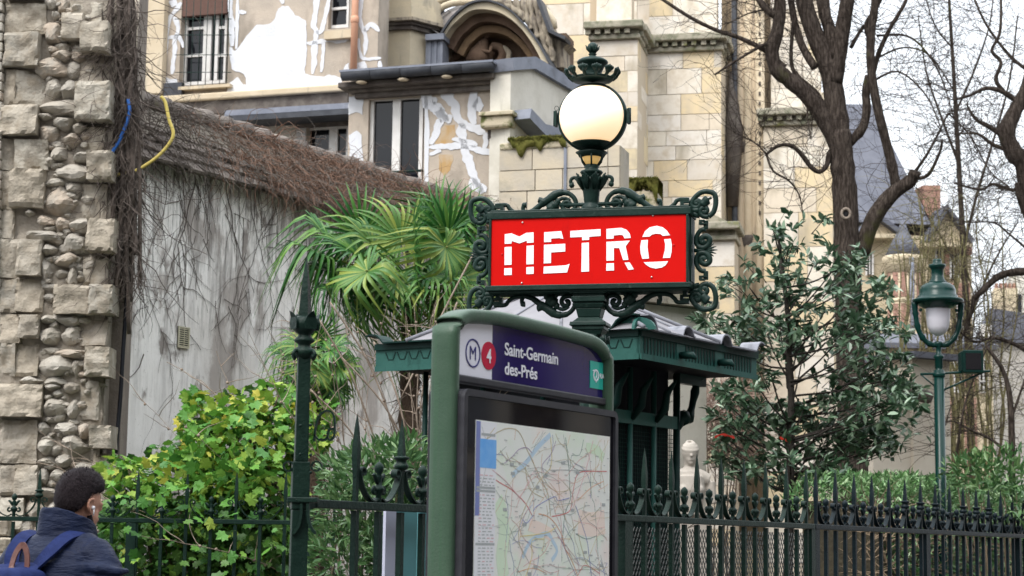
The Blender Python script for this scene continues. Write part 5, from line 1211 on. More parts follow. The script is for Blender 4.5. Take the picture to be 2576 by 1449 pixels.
m = MB(); pxx = P(2295, 760, PY - 2.2); m.tube([V((pxx.x, pxx.y, th_(900))), V((pxx.x, pxx.y, th_(662)))], .06, 8); m.build('rainpipe', M_ZB, pal)
for (x0, y0, x1, y1) in ((2355, 625, 2372, 680), (2392, 640, 2410, 700), (2408, 760, 2426, 830), (2180, 640, 2196, 690)):
    g = polyb('window', M_GLASS, ((x0, y0), (x1, y0), (x1, y1), (x0, y1)), -.05, .03); 
    polyb('window_frame', M_FRAMEW, ((x0 - 2, y0 - 2), (x0 + 2, y0 - 2), (x0 + 2, y1 + 2), (x0 - 2, y1 + 2)), .031, .08, g); polyb('window_frame', M_FRAMEW, ((x1 - 2, y0 - 2), (x1 + 2, y0 - 2), (x1 + 2, y1 + 2), (x1 - 2, y1 + 2)), .031, .08, g); polyb('window_mullion', M_FRAMEW, (((x0 + x1) / 2 - 1.2, y0), ((x0 + x1) / 2 + 1.2, y0), ((x0 + x1) / 2 + 1.2, y1), ((x0 + x1) / 2 - 1.2, y1)), .031, .07, g)
for (x0, y0, x1, y1) in ((2426, 620, 2446, 640), (2370, 712, 2440, 780), (2376, 640, 2388, 690)): polyb('brick_field', M_BRICK, ((x0, y0), (x1, y0), (x1, y1), (x0, y1)), -.05, .04)
# lower wing in front with brick fields and white windows
LWg = Frame(P(2400, 900, 46), math.radians(4))
wing = thing('palace_wing', 'low brick wing with a slate strip roof and white sash windows behind the lantern', 'building', (LWg.o.x, LWg.o.y, 0))
u0, u1, w0, w1 = R4(LWg, 2225, 866, 2500, 1200, 0)
m = MB(); m.fbox(LWg, u0, u1, -LWg.o.z, w1, -3, -.03); m.build('wall', M_PSTONE, wing)
m = MB(); vs = [LWg.pt(u0 - .1, w1, .15), LWg.pt(u1 + .1, w1, .15), LWg.pt(u1 + .1, w1 + .55, -2.6), LWg.pt(u0 - .1, w1 + .55, -2.6), LWg.pt(u0 - .1, w1 - .12, .15), LWg.pt(u1 + .1, w1 - .12, .15), LWg.pt(u1 + .1, w1 - .1, -2.6), LWg.pt(u0 - .1, w1 - .1, -2.6)]
m.add(vs, [(0, 1, 2, 3), (4, 7, 6, 5), (0, 4, 5, 1), (1, 5, 6, 2), (3, 7, 4, 0), (2, 6, 7, 3)]); m.build('slate_roof', M_SLATE, wing)
x = 2236
while x < 2490:
    for (y0, y1) in ((885, 985), (1000, 1180)): pbox('brick_field', LWg, x, y0, x + 30, y1, -.029, .03, M_BRICK, wing)
    g = pbox('window', LWg, x + 38, 905, x + 56, 985, -.029, .01, M_GLASS, wing)
    for a in (x + 36, x + 45, x + 55): pbox('window_bar', LWg, a, 903, a + 3, 987, .011, .06, M_FRAMEW, g)
    for y in (903, 930, 958, 985): pbox('window_bar', LWg, x + 36, y, x + 58, y + 3, .061, .08, M_FRAMEW, g)
    x += 64
# small pent roof and garden shed wall by the lantern
shed = thing('garden_shed', 'small pale garden outhouse with a dark sloping roof edge left of the lantern pole', 'shed', P(2290, 1200, 27))
SHF = Frame(P(2290, 1000, 27), math.radians(30))
u0, w0 = SHF.px(2200, 960); u1, w1 = SHF.px(2390, 1010)
um_ = SHF.px(2296, 960)[0]
m = MB(); m.fbox(SHF, um_, u1, -SHF.o.z, SHF.px(2340, 905)[1], -1.2, 0); m.fbox(SHF, u0, um_, -SHF.o.z, SHF.px(2250, 985)[1], -1.2, -.05); m.build('wall', mat('pale_shed_wall', (.55, .50, .42), .9, (.48, .42, .34), 2), shed)
for (xa, ya, xb, yb, r, mt, nm) in ((2215, 960, 2336, 1000, .10, M_SOOTSHADE, 'ridge_log'),):
    a, b = SHF.px(xa, ya, .2), SHF.px(xb, yb, .2); m = MB(); m.tube([SHF.pt(*a, .2), SHF.pt(*b, .2)], r, 8); m.build(nm, mt, shed)
m = MB(); zt0 = SHF.px(2340, 905)[1]; m.fbox(SHF, um_ - .1, u1 + .1, zt0 + .002, zt0 + .09, -1.3, .15); m.build('roof_slab', M_SLATE, shed)
# houses at the right edge, roofs and chimney pots
RHF = Frame(P(2520, 800, 60), math.radians(-10))
rh = thing('town_house', 'distant grey roofed town house with red chimney pots at the right edge', 'house', (RHF.o.x, RHF.o.y, 0))
def rpoly(nm, mt, pts, d0, d1): m = MB(); m.prism(RHF, [RHF.px(x, y, d1) for x, y in pts], d0, d1); return m.build(nm, mt, rh)
rpoly('wall', mat('grey_render', (.42, .40, .37), .9, (.36, .34, .31), 2), ((2470, 860), (2590, 860), (2590, 1250), (2470, 1250)), -5, 0)
rpoly('roof', M_SLATE, ((2455, 862), (2600, 862), (2600, 790), (2490, 775)), -4, .2)
rpoly('dormer', M_FRAMEW, ((2468, 815), (2494, 815), (2494, 850), (2468, 850)), .2, .6)
rpoly('chimney', M_PSTONE, ((2500, 725), (2560, 725), (2560, 800), (2500, 800)), -2, -1)
for k in range(5): rpoly('chimney_pot', M_BRICK, ((2504 + k * 11, 712), (2511 + k * 11, 712), (2511 + k * 11, 726), (2504 + k * 11, 726)), -1.8, -1.3)
rh2 = thing('town_house', 'distant pale rendered house wall just inside the right edge', 'house', P(2570, 1100, 66))
m = MB(); f2 = Frame(P(2570, 800, 66), math.radians(-10)); u0, u1, w0, w1 = R4(f2, 2545, 690, 2640, 1100); m.fbox(f2, u0, u1, -f2.o.z, w1, -6, 0); m.build('wall', M_LPL, rh2)
for y in (740, 830, 930): pbox('window', f2, 2556, y, 2570, y + 50, .001, .04, M_GLASS, rh2)
# ------------------------------------------------------------------ torn rubble pier on the left
PRF = Frame((0, 17.0, 0), 0.0)
pier = thing('rubble_pier', 'torn edge of an old stone wall with projecting blocks and rubble on the left', 'wall', (P(150, 700, 17).x, 17, 0))
SC_ = [(.41, .37, .31), (.45, .405, .335), (.37, .34, .29), (.42, .37, .30), (.47, .435, .37), (.39, .35, .295)]
M_PST = mat('pier_limestone', (.4, .34, .26), .92, (.30, .26, .205), 7, .42, .62, rndcols=SC_, bump=.8, bscale=30, col3=(.20, .175, .14), s3=3, lo3=.54, hi3=.72, spec=.08)
M_PRB = mat('pier_rubble', (.36, .32, .27), .95, (.34, .31, .265), 9, .42, .64, rndcols=[(.42, .39, .34), (.40, .365, .31), (.45, .415, .36), (.37, .345, .30), (.43, .36, .29), (.44, .41, .355), (.35, .325, .285)], bump=.5, bscale=40, col3=(.27, .24, .20), s3=6, lo3=.6, hi3=.72, spec=.08)
M_PMO = mat('pier_mortar', (.33, .29, .24), .97, (.25, .22, .18), 4, bump=1.0, bscale=22)
rs = random.Random(21)
def stone(F, x0, y0, x1, y1, proud, kind, f, par, name='stone'):
    a, b = F.px(*f(x0, y0)), F.px(*f(x1, y1)); u0, u1, w0, w1 = a[0], b[0], b[1], a[1]; m = MB(); sd = V((rs.uniform(0, 99), rs.uniform(0, 99), rs.uniform(0, 99)))
    cu, cw, hu, hw = (u0 + u1) / 2, (w0 + w1) / 2, (u1 - u0) / 2, (w1 - w0) / 2
    if kind == 'r': hu *= 1.12; hw *= 1.08; proud *= .72
    back = .10; n = 9 if kind == 'a' else 8; D = back + proud
    vs = []; idx = {}
    tl_ = (rs.uniform(-1, 1), rs.uniform(-1, 1))
    planes = [(V((rs.gauss(0, 1), rs.gauss(0, 1), abs(rs.gauss(0, .9)))).normalized(), rs.uniform(.78, 1.0)) for _ in range(11)] + [(V((rs.gauss(0, .3), rs.gauss(0, .3), 1)).normalized(), rs.uniform(.75, .95))] if kind == 'r' else []
    k = n
    # front sheet of a superellipse block plus side skirt
    for i in range(k + 1):
        for j in range(k + 1):
            s, t = -1 + 2 * i / k, -1 + 2 * j / k
            if kind == 'a':
                su, sw = s, t; dd = proud - .004 * (max(abs(s), abs(t)) > .99)
                q_ = V((s * hu, t * hw, 0)) * 3.2 + sd; nz_ = mnoise.noise(q_ * 3)
                u = cu + su * hu * (1 + .045 * mnoise.noise(q_ * 3.2)); w_ = cw + sw * hw * (1 + .06 * mnoise.noise(q_ * 3.2 + V((5, 0, 0)))); dd += nz_ * .028 + .03 * tl_[0] * s + .03 * tl_[1] * t - (.022 if max(abs(s), abs(t)) > .99 and mnoise.noise(q_ * 4) > .15 else 0)
            else:
                r_ = max(abs(s), abs(t)); L_ = math.hypot(s, t) or 1; e1 = math.sin(min(1, r_) * math.pi / 2); v_ = V((s / L_ * e1, t / L_ * e1, math.cos(min(1, r_) * math.pi / 2)))
                rad = 1.25
                for pn, ph_ in planes:
                    dt = v_.dot(pn)
                    if dt > .05: rad = min(rad, ph_ / dt)
                rad *= 1 + .05 * mnoise.noise(v_ * 5 + sd)
                u = cu + v_.x * rad * hu; w_ = cw + v_.y * rad * hw; dd = -.06 + v_.z * rad * (proud + .075)
            vs.append(F.pt(u, w_, dd))
    fs = [(i * (k + 1) + j, (i + 1) * (k + 1) + j, (i + 1) * (k + 1) + j + 1, i * (k + 1) + j + 1) for i in range(k) for j in range(k)]
    rim = [(i, 0) for i in range(k)] + [(k, j) for j in range(k)] + [(i, k) for i in range(k, 0, -1)] + [(0, j) for j in range(k, 0, -1)]
    b0 = len(vs)
    for i, j in rim:
        p = V(vs[i * (k + 1) + j]); vs.append(p + F.n * (-.14 - (proud if kind == 'a' else 0)))
    for q_ in range(len(rim)):
        i, j = rim[q_]; i2, j2 = rim[(q_ + 1) % len(rim)]
        fs.append((i * (k + 1) + j, b0 + q_, b0 + (q_ + 1) % len(rim), i2 * (k + 1) + j2))
    m.add(vs, fs, False); return m.build(name, M_PST if kind == 'a' else M_PRB, par)
z1, z2, z3 = crop(0, 0, .49689), crop(0, 720, .49689), crop(0, 1440, .49689)
ST1 = '''60,-60,340,-5,.14,a 330,-10,430,60,.10,r 430,-20,520,90,.06,r 390,80,455,140,.08,r 345,160,470,330,.11,r 485,120,640,310,.17,a 640,200,840,420,.27,a 45,25,340,255,.02,a 50,262,300,510,.14,a 390,370,540,460,.11,r 540,390,630,470,.10,r 300,450,510,590,.12,r 510,480,600,600,.08,r 350,600,450,730,.10,r 460,600,600,740,.12,r 600,650,855,930,.28,a 340,750,600,880,.13,r 35,520,108,790,.0,a 110,530,330,785,-.03,a 20,800,290,1030,.14,a 285,850,400,910,.12,r 390,880,550,980,.12,r 540,920,650,1000,.10,r 310,950,440,1080,.10,r 490,1000,600,1110,.13,r 600,440,760,645,-.02,a 650,960,780,1170,-.02,a 10,1050,120,1285,.0,a 120,1060,360,1280,.04,a 390,1100,490,1220,.11,r 540,1150,700,1230,.13,r 690,1170,870,1380,.28,a 420,1240,690,1370,.14,r 0,1292,100,1580,.0,a 520,0,760,190,-.02,a 340,1340,470,1420,.10,r 500,1370,600,1470,.06,r'''
ST2 = '''100,-160,335,125,.16,a 340,-30,560,170,.12,r 610,-60,800,200,-.02,a 0,130,100,350,.0,a 200,130,260,180,.09,r 280,180,410,260,.07,r 420,195,525,295,.12,r 540,195,710,300,.13,r 690,220,880,465,.25,a 230,280,460,385,.12,r 510,320,655,460,.13,r 150,370,320,640,.15,a 0,355,148,650,.01,a 315,400,425,480,.12,r 420,465,570,565,.14,r 310,500,380,680,.08,r 510,570,580,710,.10,r 630,490,805,700,-.02,a 130,660,320,908,.03,a 0,660,122,910,.01,a 430,710,700,930,.17,a 700,715,870,932,.24,a 160,932,300,1110,.14,a 0,920,150,1138,.0,a 300,930,410,990,.13,r 420,920,620,1010,.13,r 300,1010,440,1160,.12,r 480,1010,600,1150,.10,r 610,960,800,1160,-.02,a 670,1180,845,1400,.24,a 400,1180,660,1260,.12,r 280,1240,540,1400,.13,r 540,1250,610,1390,.07,r 110,1142,280,1390,-.03,a 0,1142,108,1390,.0,a 140,1390,300,1460,.08,r 330,1400,480,1470,.1,r'''
ST3 = '''0,0,320,250,.14,a 330,-10,440,50,.10,r 330,100,490,250,.15,r 500,130,590,260,.10,r 590,-20,740,270,-.02,a 480,-10,590,70,.08,r 0,270,270,600,.0,a 280,300,370,385,.10,r 410,290,590,395,.14,r 590,290,680,400,.13,r 700,320,860,490,.22,a 280,400,410,540,.12,r 460,400,655,545,.15,r 290,550,400,620,.10,r 410,530,550,630,.12,r 120,612,290,840,.10,a 0,612,118,840,.0,a 290,650,360,760,.11,r 400,650,520,750,.12,r 560,580,700,700,.10,r 290,780,450,860,.12,r 540,700,690,830,.12,r 700,520,850,760,-.02,a 0,860,180,1100,.08,a 190,880,340,1020,.12,r 350,880,520,1010,.12,r 530,850,700,1010,.13,r 710,800,860,1010,.2,a'''
for f, S in ((z1, ST1), (z2, ST2), (z3, ST3)):
    for it in S.split():
        a, b, c_, d_, p_, k = it.split(','); p_ = float(p_); stone(PRF, float(a), float(b), float(c_), float(d_), p_ * (.72 if k == 'a' else 1), k, f, pier)
for k in range(150):                                   # small filler stones set in the mortar
    x, y = rs.uniform(290, 640), rs.uniform(-40, 3700); s_ = rs.uniform(35, 75); stone(PRF, x, y, x + s_ * rs.uniform(1, 1.8), y + s_, rs.uniform(.0, .05), 'r', z1, pier)
for j in range(9):                                    # lower part, behind the fence and the man
    for i in range(6): x = i * 150 + (j % 2) * 60 - 40; stone(PRF, x, 1030 + j * 130, x + 135, 1030 + j * 130 + 118, rs.uniform(.05, .16), 'r' if i % 3 else 'a', z3, pier)
# small courses at the far left edge
for k in range(30):
    y = -40 + k * 74
    u0, w0 = PRF.px(*z1(-90, y)); u1, w1 = PRF.px(*z1(34 - k * .9, y + 66)); m = MB(); m.fbox(PRF, u0, u1, w1, w0, -.05, .05 + rs.uniform(0, .04)); m.build('edge_brick', M_PRB, pier, bevel=.012)
# rough mortar core
m = MB(); u0, u1 = PRF.px(-60, 700)[0], PRF.px(268, 700)[0]; n1, n2 = 40, 150; ztp = P(100, -80, 17).z; vs = []
for i in range(n1 + 1):
    for j in range(n2 + 1):
        u = u0 + (u1 - u0) * i / n1; w_ = ztp * j / n2; q_ = V((u * 6, w_ * 6, 0)); vs.append(PRF.pt(u + .03 * mnoise.noise(q_ + V((0, 0, 7))) * (i == n1), w_, -.045 + .04 * mnoise.noise(q_) + .03 * mnoise.noise(q_ * 2.7)))
m.add(vs, [(i * (n2 + 1) + j, (i + 1) * (n2 + 1) + j, (i + 1) * (n2 + 1) + j + 1, i * (n2 + 1) + j + 1) for i in range(n1) for j in range(n2)], True)
m.fbox(PRF, u0, u1, 0, ztp, -1.2, -.12); m.build('mortar_core', M_PMO, pier)

# ------------------------------------------------------------------ garden wall with tiled coping
GW = Frame((P(300, 800, 17.5).x, 17.5, 0), math.atan2(.868, .496))
gwall = thing('garden_wall', 'tall grey plastered garden wall with a tiled coping running back to the house', 'wall', (GW.o.x, GW.o.y, 0))
def streaky(name):
    m = bpy.data.materials.new(name); m.use_nodes = True; t = m.node_tree; nd = t.nodes; lk = t.links.new; b = nd['Principled BSDF']; b.inputs['Roughness'].default_value = .92; b.inputs['Specular IOR Level'].default_value = .2
    tcn = nd.new('ShaderNodeTexCoord')
    def nz(sc__, st, det=8):
        mp = nd.new('ShaderNodeMapping'); mp.inputs['Scale'].default_value = st; lk(tcn.outputs['Object'], mp.inputs[0]); n = nd.new('ShaderNodeTexNoise'); n.inputs['Scale'].default_value = sc__; n.inputs['Detail'].default_value = det; n.inputs['Roughness'].default_value = .65; lk(mp.outputs[0], n.inputs[0]); return n.outputs['Fac']
    def rg(f, a, z, lo=0, hi=1): r = nd.new('ShaderNodeMapRange'); r.inputs[1].default_value = a; r.inputs[2].default_value = z; r.inputs[3].default_value = lo; r.inputs[4].default_value = hi; lk(f, r.inputs[0]); return r.outputs[0]
    def mx(f, A, B):
        x = nd.new('ShaderNodeMix'); x.data_type = 'RGBA'; lk(f, x.inputs[0])
        for s_, q_ in ((x.inputs[6], A), (x.inputs[7], B)):
            if hasattr(q_, 'default_value'): lk(q_, s_)
            else: s_.default_value = (*q_, 1)
        return x.outputs[2]
    def mul(a, b_): n = nd.new('ShaderNodeMath'); n.operation = 'MULTIPLY'; lk(a, n.inputs[0]); lk(b_, n.inputs[1]); return n.outputs[0]
    c0 = mx(rg(nz(.9, (1, 1, .6)), .42, .6), (.90, .88, .85), (.72, .69, .65))
    c1 = mx(rg(nz(1.7, (1, 1, .5), 9), .52, .60), c0, (.46, .42, .39))
    sep = nd.new('ShaderNodeSeparateXYZ'); lk(tcn.outputs['Object'], sep.inputs[0])
    run = rg(sep.outputs['Z'], 2.4, 5.0, .06, 1.0)        # rain streaks start below the coping
    c2 = mx(mul(rg(nz(7, (1.6, 1.6, .16)), .47, .66), run), c1, (.13, .115, .105))
    c3 = mx(mul(rg(nz(26, (1.3, 1.3, .12)), .55, .70), run), c2, (.07, .062, .056))
    c4 = mx(rg(nz(60, (1, 1, .7), 4), .66, .74), c3, (.12, .11, .10))
    c5 = mx(rg(nz(2.6, (1, 1, .45), 10), .58, .63), c4, (.30, .27, .25)); lk(c5, b.inputs['Base Color'])
    bp = nd.new('ShaderNodeBump'); bp.inputs['Strength'].default_value = .35; bp.inputs['Distance'].default_value = .02; lk(nz(14, (1, 1, .6)), bp.inputs['Height']); lk(bp.outputs[0], b.inputs['Normal'])
    return m
M_GW = streaky('streaked_grey_plaster')
LGW = 8.5
ew = (GW.px(380, 395)[1] + GW.px(740, 490)[1]) / 2
m = MB(); m.fbox(GW, 0, LGW, 0, ew, -.45, 0); m.build('plaster_face', M_GW, gwall)
# coping tiles in five overlapping rows
M_TILE = mat('lichened_old_tile', (.15, .125, .11), .95, (.22, .19, .165), 9, .4, .65, rndv=.28, bump=.5, bscale=45, col3=(.20, .185, .09), s3=5, lo3=.62, hi3=.72)
rdw = GW.px(362, 243, -.3)[1]
rows_ = 5; tl = .24
me_t = MB().box((0, 0, 0), (tl - .012, .30, .028)).mesh('coping_tile'); me_t.materials.append(M_TILE)
for r_ in range(rows_):
    d = .17 - r_ * .115; w_ = ew + .02 + r_ * (rdw - ew) / rows_ * .95
    for k in range(int(LGW / tl)):
        M = M4(GW, tl * (k + .5) + (r_ % 2) * .11 + rs.uniform(-.01, .01), w_ + rs.uniform(-.012, .012), d - .12) @ Matrix.Rotation(math.radians(36 + rs.uniform(-4, 4)), 4, 'X') @ Matrix.Rotation(rs.uniform(-.03, .03), 4, 'Y')
        inst('coping_tile', me_t, gwall, M)
m = MB(); vs = []
m.prism(Frame(GW.pt(0, 0, 0), math.atan2(.868, .496) - math.pi / 2), [(0, ew), (.0, ew), (-.10, ew), (.25, rdw - .03), (.6, ew)], -LGW, 0) if False else None
for u in (0, LGW): vs += [GW.pt(u, ew - .06, .06), GW.pt(u, rdw - .05, -.38), GW.pt(u, ew - .06, -.8)]
m.add(vs, [(0, 1, 2), (3, 5, 4), (0, 3, 4, 1), (1, 4, 5, 2), (2, 5, 3, 0)]); m.build('coping_core', mat('coping_mortar', (.20, .175, .15), .95, (.28, .25, .2), 5, bump=.4), gwall)
for k in range(int(LGW / .33)):
    m = MB(); a = GW.pt(k * .33, rdw - .01, -.40); b = GW.pt(k * .33 + .35, rdw + .0 + rs.uniform(-.01, .02), -.40); m.tube([a, b], [.085, .10], 8); m.build('ridge_tile', M_TILE, gwall)
# vent grille
M_VENT = mat('cream_vent_metal', (.52, .49, .36), .6); M_VDK = mat('vent_dark', (.03, .03, .028), .9)
vg = thing('vent_grille', 'small cream louvred vent grille in the grey garden wall', 'vent', GW.pt(GW.px(462, 848)[0], GW.px(462, 876)[1], 0))
u0, u1, w0, w1 = R4(GW, 449, 822, 477, 876, .02)
m = MB(); m.fbox(GW, u0, u1, w0, w1, .001, .010); m.build('backing', M_VDK, vg)
for (a, b, c_, e_) in ((u0, u0 + .012, w0, w1), (u1 - .012, u1, w0, w1), (u0 + .012, u1 - .012, w0, w0 + .012), (u0 + .012, u1 - .012, w1 - .012, w1)): m = MB(); m.fbox(GW, a, b, c_, e_, .0105, .024); m.build('vent_frame', M_VENT, vg)
for k in range(9): z = w0 + .016 + (w1 - w0 - .03) * k / 8.6; m = MB(); m.fbox(GW, u0 + .013, u1 - .013, z, z + .008, .0105, .02); m.build('louvre', M_VENT, vg)
m = MB(); m.fbox(GW, (u0 + u1) / 2 - .003, (u0 + u1) / 2 + .003, w0 + .013, w1 - .013, .0205, .0235); m.build('louvre_stay', M_VENT, vg)

# narrow return between pier and wall, pipes and cables
M_RET = mat('brown_shaded_render', (.19, .16, .135), .95, (.28, .24, .20), 3, .45, .65, bump=.6, bscale=20, stretch=(2, 2, .5))
ret = thing('return_wall', 'narrow brown rendered strip of wall between the rubble pier and the garden wall', 'wall', (P(300, 700, 17.6).x, 17.6, 0))
RF = Frame((0, 17.32, 0), 0); u0, u1 = RF.px(255, 700)[0], RF.px(352, 300)[0]
m = MB(); m.fbox(RF, u0, RF.px(318, 700)[0], 0, P(300, -80, 17.3).z, -.5, 0); m.build('render_face', M_RET, ret)
m = MB(); a, b = RF.px(326, 100)[0], RF.px(347, 100)[0]; m.tube([RF.pt((a + b) / 2, P(335, 205, 17.3).z, .05), RF.pt((a + b) / 2 + .02, P(335, -80, 17.3).z, .05)], .036, 10)
tag(m.build('rendered_pipe', mat('flaking_white_render', (.60, .52, .42), .9, (.35, .29, .23), 12, .5, .62, bump=.6, bscale=30)), 'pale flaking pipe rising through the dead ivy beside the rubble pier', 'pipe')
def cable(nm, pts, Y, r, mt, label, n=6):
    m = MB(); q_ = [P(x, y, Y + (dy[0] if dy else 0)) for x, y, *dy in pts]; m.tube([V(p) for p in smooth_path([tuple(p) for p in q_], 5)], r, n); return tag(m.build(nm, mt), label, nm.replace('_', ' ').split()[-1])
M_BLK = mat('black_pipe', (.010, .011, .016), .4); M_TAN = mat('tan_cable', (.24, .19, .12), .7); M_YEL = mat('yellow_gas_hose', (.60, .48, .12), .55, (.5, .4, .1), 12); M_BLU = mat('blue_duct', (.03, .15, .52), .5)
cable('black_downpipe', [(331, 500), (325, 600), (318, 760), (310, 880), (303, 1000), (293, 1120), (290, 1200), (288, 1449), (287, 1800)], 17.18, .020, M_BLK, 'black plastic downpipe running down between pier and garden wall', 8)
cable('tan_cable', [(336, 480), (331, 600), (322, 760), (313, 880), (305, 1000), (296, 1090), (293, 1160), (290, 1800)], 17.22, .012, M_TAN, 'thin tan cable clipped beside the black downpipe')
cable('yellow_hose', [(405, 243), (416, 258), (425, 300), (436, 335), (425, 362), (395, 395), (350, 425), (318, 436), (288, 441)], 17.05, .016, M_YEL, 'bent yellow hose hanging across the end of the tiled coping', 8)
cable('blue_cable', [(322, 250), (326, 280), (318, 310), (310, 330), (300, 355), (290, 370), (277, 394)], 17.0, .017, M_BLU, 'bright blue duct running down the dead ivy beside the pier')

# ------------------------------------------------------------------ dead ivy and dry creepers
M_VINE = mat('dead_ivy_stem', (.075, .058, .048), .95, (.13, .105, .09), 20, bump=.5, bscale=60)
M_DRY = mat('rust_dry_creeper', (.24, .135, .09), .95, (.15, .095, .07), 14)
M_DRYG = mat('grey_dry_creeper', (.20, .17, .145), .95, (.12, .10, .085), 14)
rv = random.Random(5)
iv = thing('dead_ivy', 'column of dead dark ivy stems climbing between the rubble pier and the house', 'climber', (P(300, 900, 17.1).x, 17.1, 0))
for k in range(16):
    x = 268 + k * 5.2 + rv.uniform(-4, 4); pts = []
    ytop = -40 if k < 13 else rv.uniform(120, 250)
    for y in range(int(ytop), 620 + rv.randint(-160, 260), 40): x += rv.uniform(-5, 5); x = min(max(x, 262), 352); pts.append(tuple(P(x, y, 17.14 + .10 * math.sin(k * 2.1 + y * .01))))
    if len(pts) > 3: m = MB(); m.tube([V(p) for p in pts], rv.uniform(.012, .030), 6); m.build('ivy_stem', M_VINE, iv)
def wander(start, dirn, n, step, r0, curl=.5, grav=0.0, rg=rv):
    p = V(start); d = V(dirn).normalized(); pts = [p.copy()]
    for i in range(n):
        d = (d + V((rg.gauss(0, curl), rg.gauss(0, curl), rg.gauss(0, curl) - grav))).normalized(); p = p + d * step; pts.append(p.copy())
    return pts, [r0 * (1 - .8 * i / n) for i in range(n + 1)]
m = MB()
for k in range(650):
    x, y = rv.uniform(255, 358), rv.uniform(-30, 720) if k % 3 else rv.uniform(-30, 420)
    pts, rr = wander(P(x, y, 17.06 + rv.uniform(-.1, .1)), (rv.gauss(0, .6), rv.gauss(0, .3) - .1, -1), rv.randint(4, 9), rv.uniform(.05, .12), rv.uniform(.003, .007), .30); m.tube(pts, rr, 3, caps=False)
for k in range(110):                                   # trailing over the coping end
    x, y = rv.uniform(345, 470), rv.uniform(250, 400); Yd = 17.5 + (x - 300) * .0052 - .15
    pts, rr = wander(P(x, y, Yd), (rv.gauss(.4, .8), rv.gauss(0, .3) - .3, -.6), rv.randint(6, 12), .07, rv.uniform(.003, .006), .4, .05); m.tube(pts, rr, 3, caps=False)
m.build('ivy_tangle', M_VINE, iv, kind='stuff')
# creeper on the coping
cre = thing('dry_creeper', 'tangled rust brown dry creeper lying over the coping of the garden wall', 'climber', GW.pt(2, ew, 0))
for mt, nk in ((M_DRY, 2500), (M_DRYG, 1500)):
    m = MB()
    for k in range(nk):
        t = rv.random() ** .75; u = .9 + t * 6.2 if mt is M_DRY else rv.uniform(.2, 7.2)
        dens = min(1, u / 2.4)
        if mt is M_DRY and rv.random() > dens: continue
        s = rv.random(); d = .26 - s * .62; w_ = ew - .05 + s * (rdw - ew + .05) + rv.uniform(0, .05)
        if mt is M_DRYG and rv.random() > .25 + .75 * min(1, u / 3): continue
        st = GW.pt(u, w_, d + rv.uniform(0, .08)); dr = GW.x * rv.gauss(.3, .9) + GW.n * rv.uniform(.1, .7) + V((0, 0, rv.gauss(-.3, .35)))
        pts, rr = wander(st, dr, rv.randint(5, 10), rv.uniform(.05, .08), rv.uniform(.003, .006), .36, .16); m.tube(pts, rr, 3, caps=False)
    m.build('creeper_stems', mt, cre, kind='stuff')
m = MB()
for k in range(200):                                   # hanging strands under the eave
    u = rv.uniform(.1, 7.0); st = GW.pt(u, ew + rv.uniform(-.05, .1), .14 + rv.uniform(0, .06)); pts, rr = wander(st, (rv.gauss(0, .3), rv.gauss(0, .2), -1), rv.randint(3, 9), .06, rv.uniform(.0015, .0035), .28, .15); m.tube(pts, rr, 3, caps=False)
m.build('hanging_strands', M_VINE, cre, kind='stuff')
# thin stems clinging to the wall face
ws_ = thing('wall_climber', 'thin dark leafless stems clinging to the face of the grey garden wall', 'climber', GW.pt(1, 0, 0))
def cling(u, w_, n, ang, r, m, dep=0):
    pts = [GW.pt(u, w_, .008)]
    for i in range(n):
        ang += rv.gauss(0, .22); ang += (-math.pi / 2 - ang) * .06; u += math.cos(ang) * .07; w_ += math.sin(ang) * .07
        if w_ < .3 or u < .02: break
        pts.append(GW.pt(u, w_, .008))
        if rv.random() < (.20 if dep < 2 else 0): cling(u, w_, rv.randint(3, 9), ang + rv.choice((-1, 1)) * rv.uniform(.4, 1.1), r * .6, m, dep + 1)
    if len(pts) > 2: m.tube(pts, [r * (1 - .6 * i / len(pts)) for i in range(len(pts))], 3, caps=False)
for u, w_, n, r in ((.25, ew, 40, .006), (.55, ew - .1, 34, .004), (1.0, ew, 26, .007), (1.9, ew, 46, .004), (2.4, ew, 30, .004), (3.0, ew, 44, .005), (3.6, ew, 30, .004), (4.3, ew, 44, .005), (.35, 3.2, 30, .006), (2.7, 3.6, 40, .005), (1.5, ew, 18, .006), (.8, ew, 20, .005), (5.0, ew, 40, .006)):
    m = MB(); cling(u, w_, n, -math.pi / 2 + rv.uniform(-.3, .3), r, m); m.build('clinging_stem', M_VINE, ws_)
m = MB()
for k in range(260):
    u, w_ = rv.uniform(.1, 6.5), ew - rv.random() ** 2 * 1.5; cling(u, w_, rv.randint(3, 8), -math.pi / 2 + rv.gauss(0, .7), .0035, m, 2)
m.build('rootlets', M_VINE, ws_, kind='stuff')
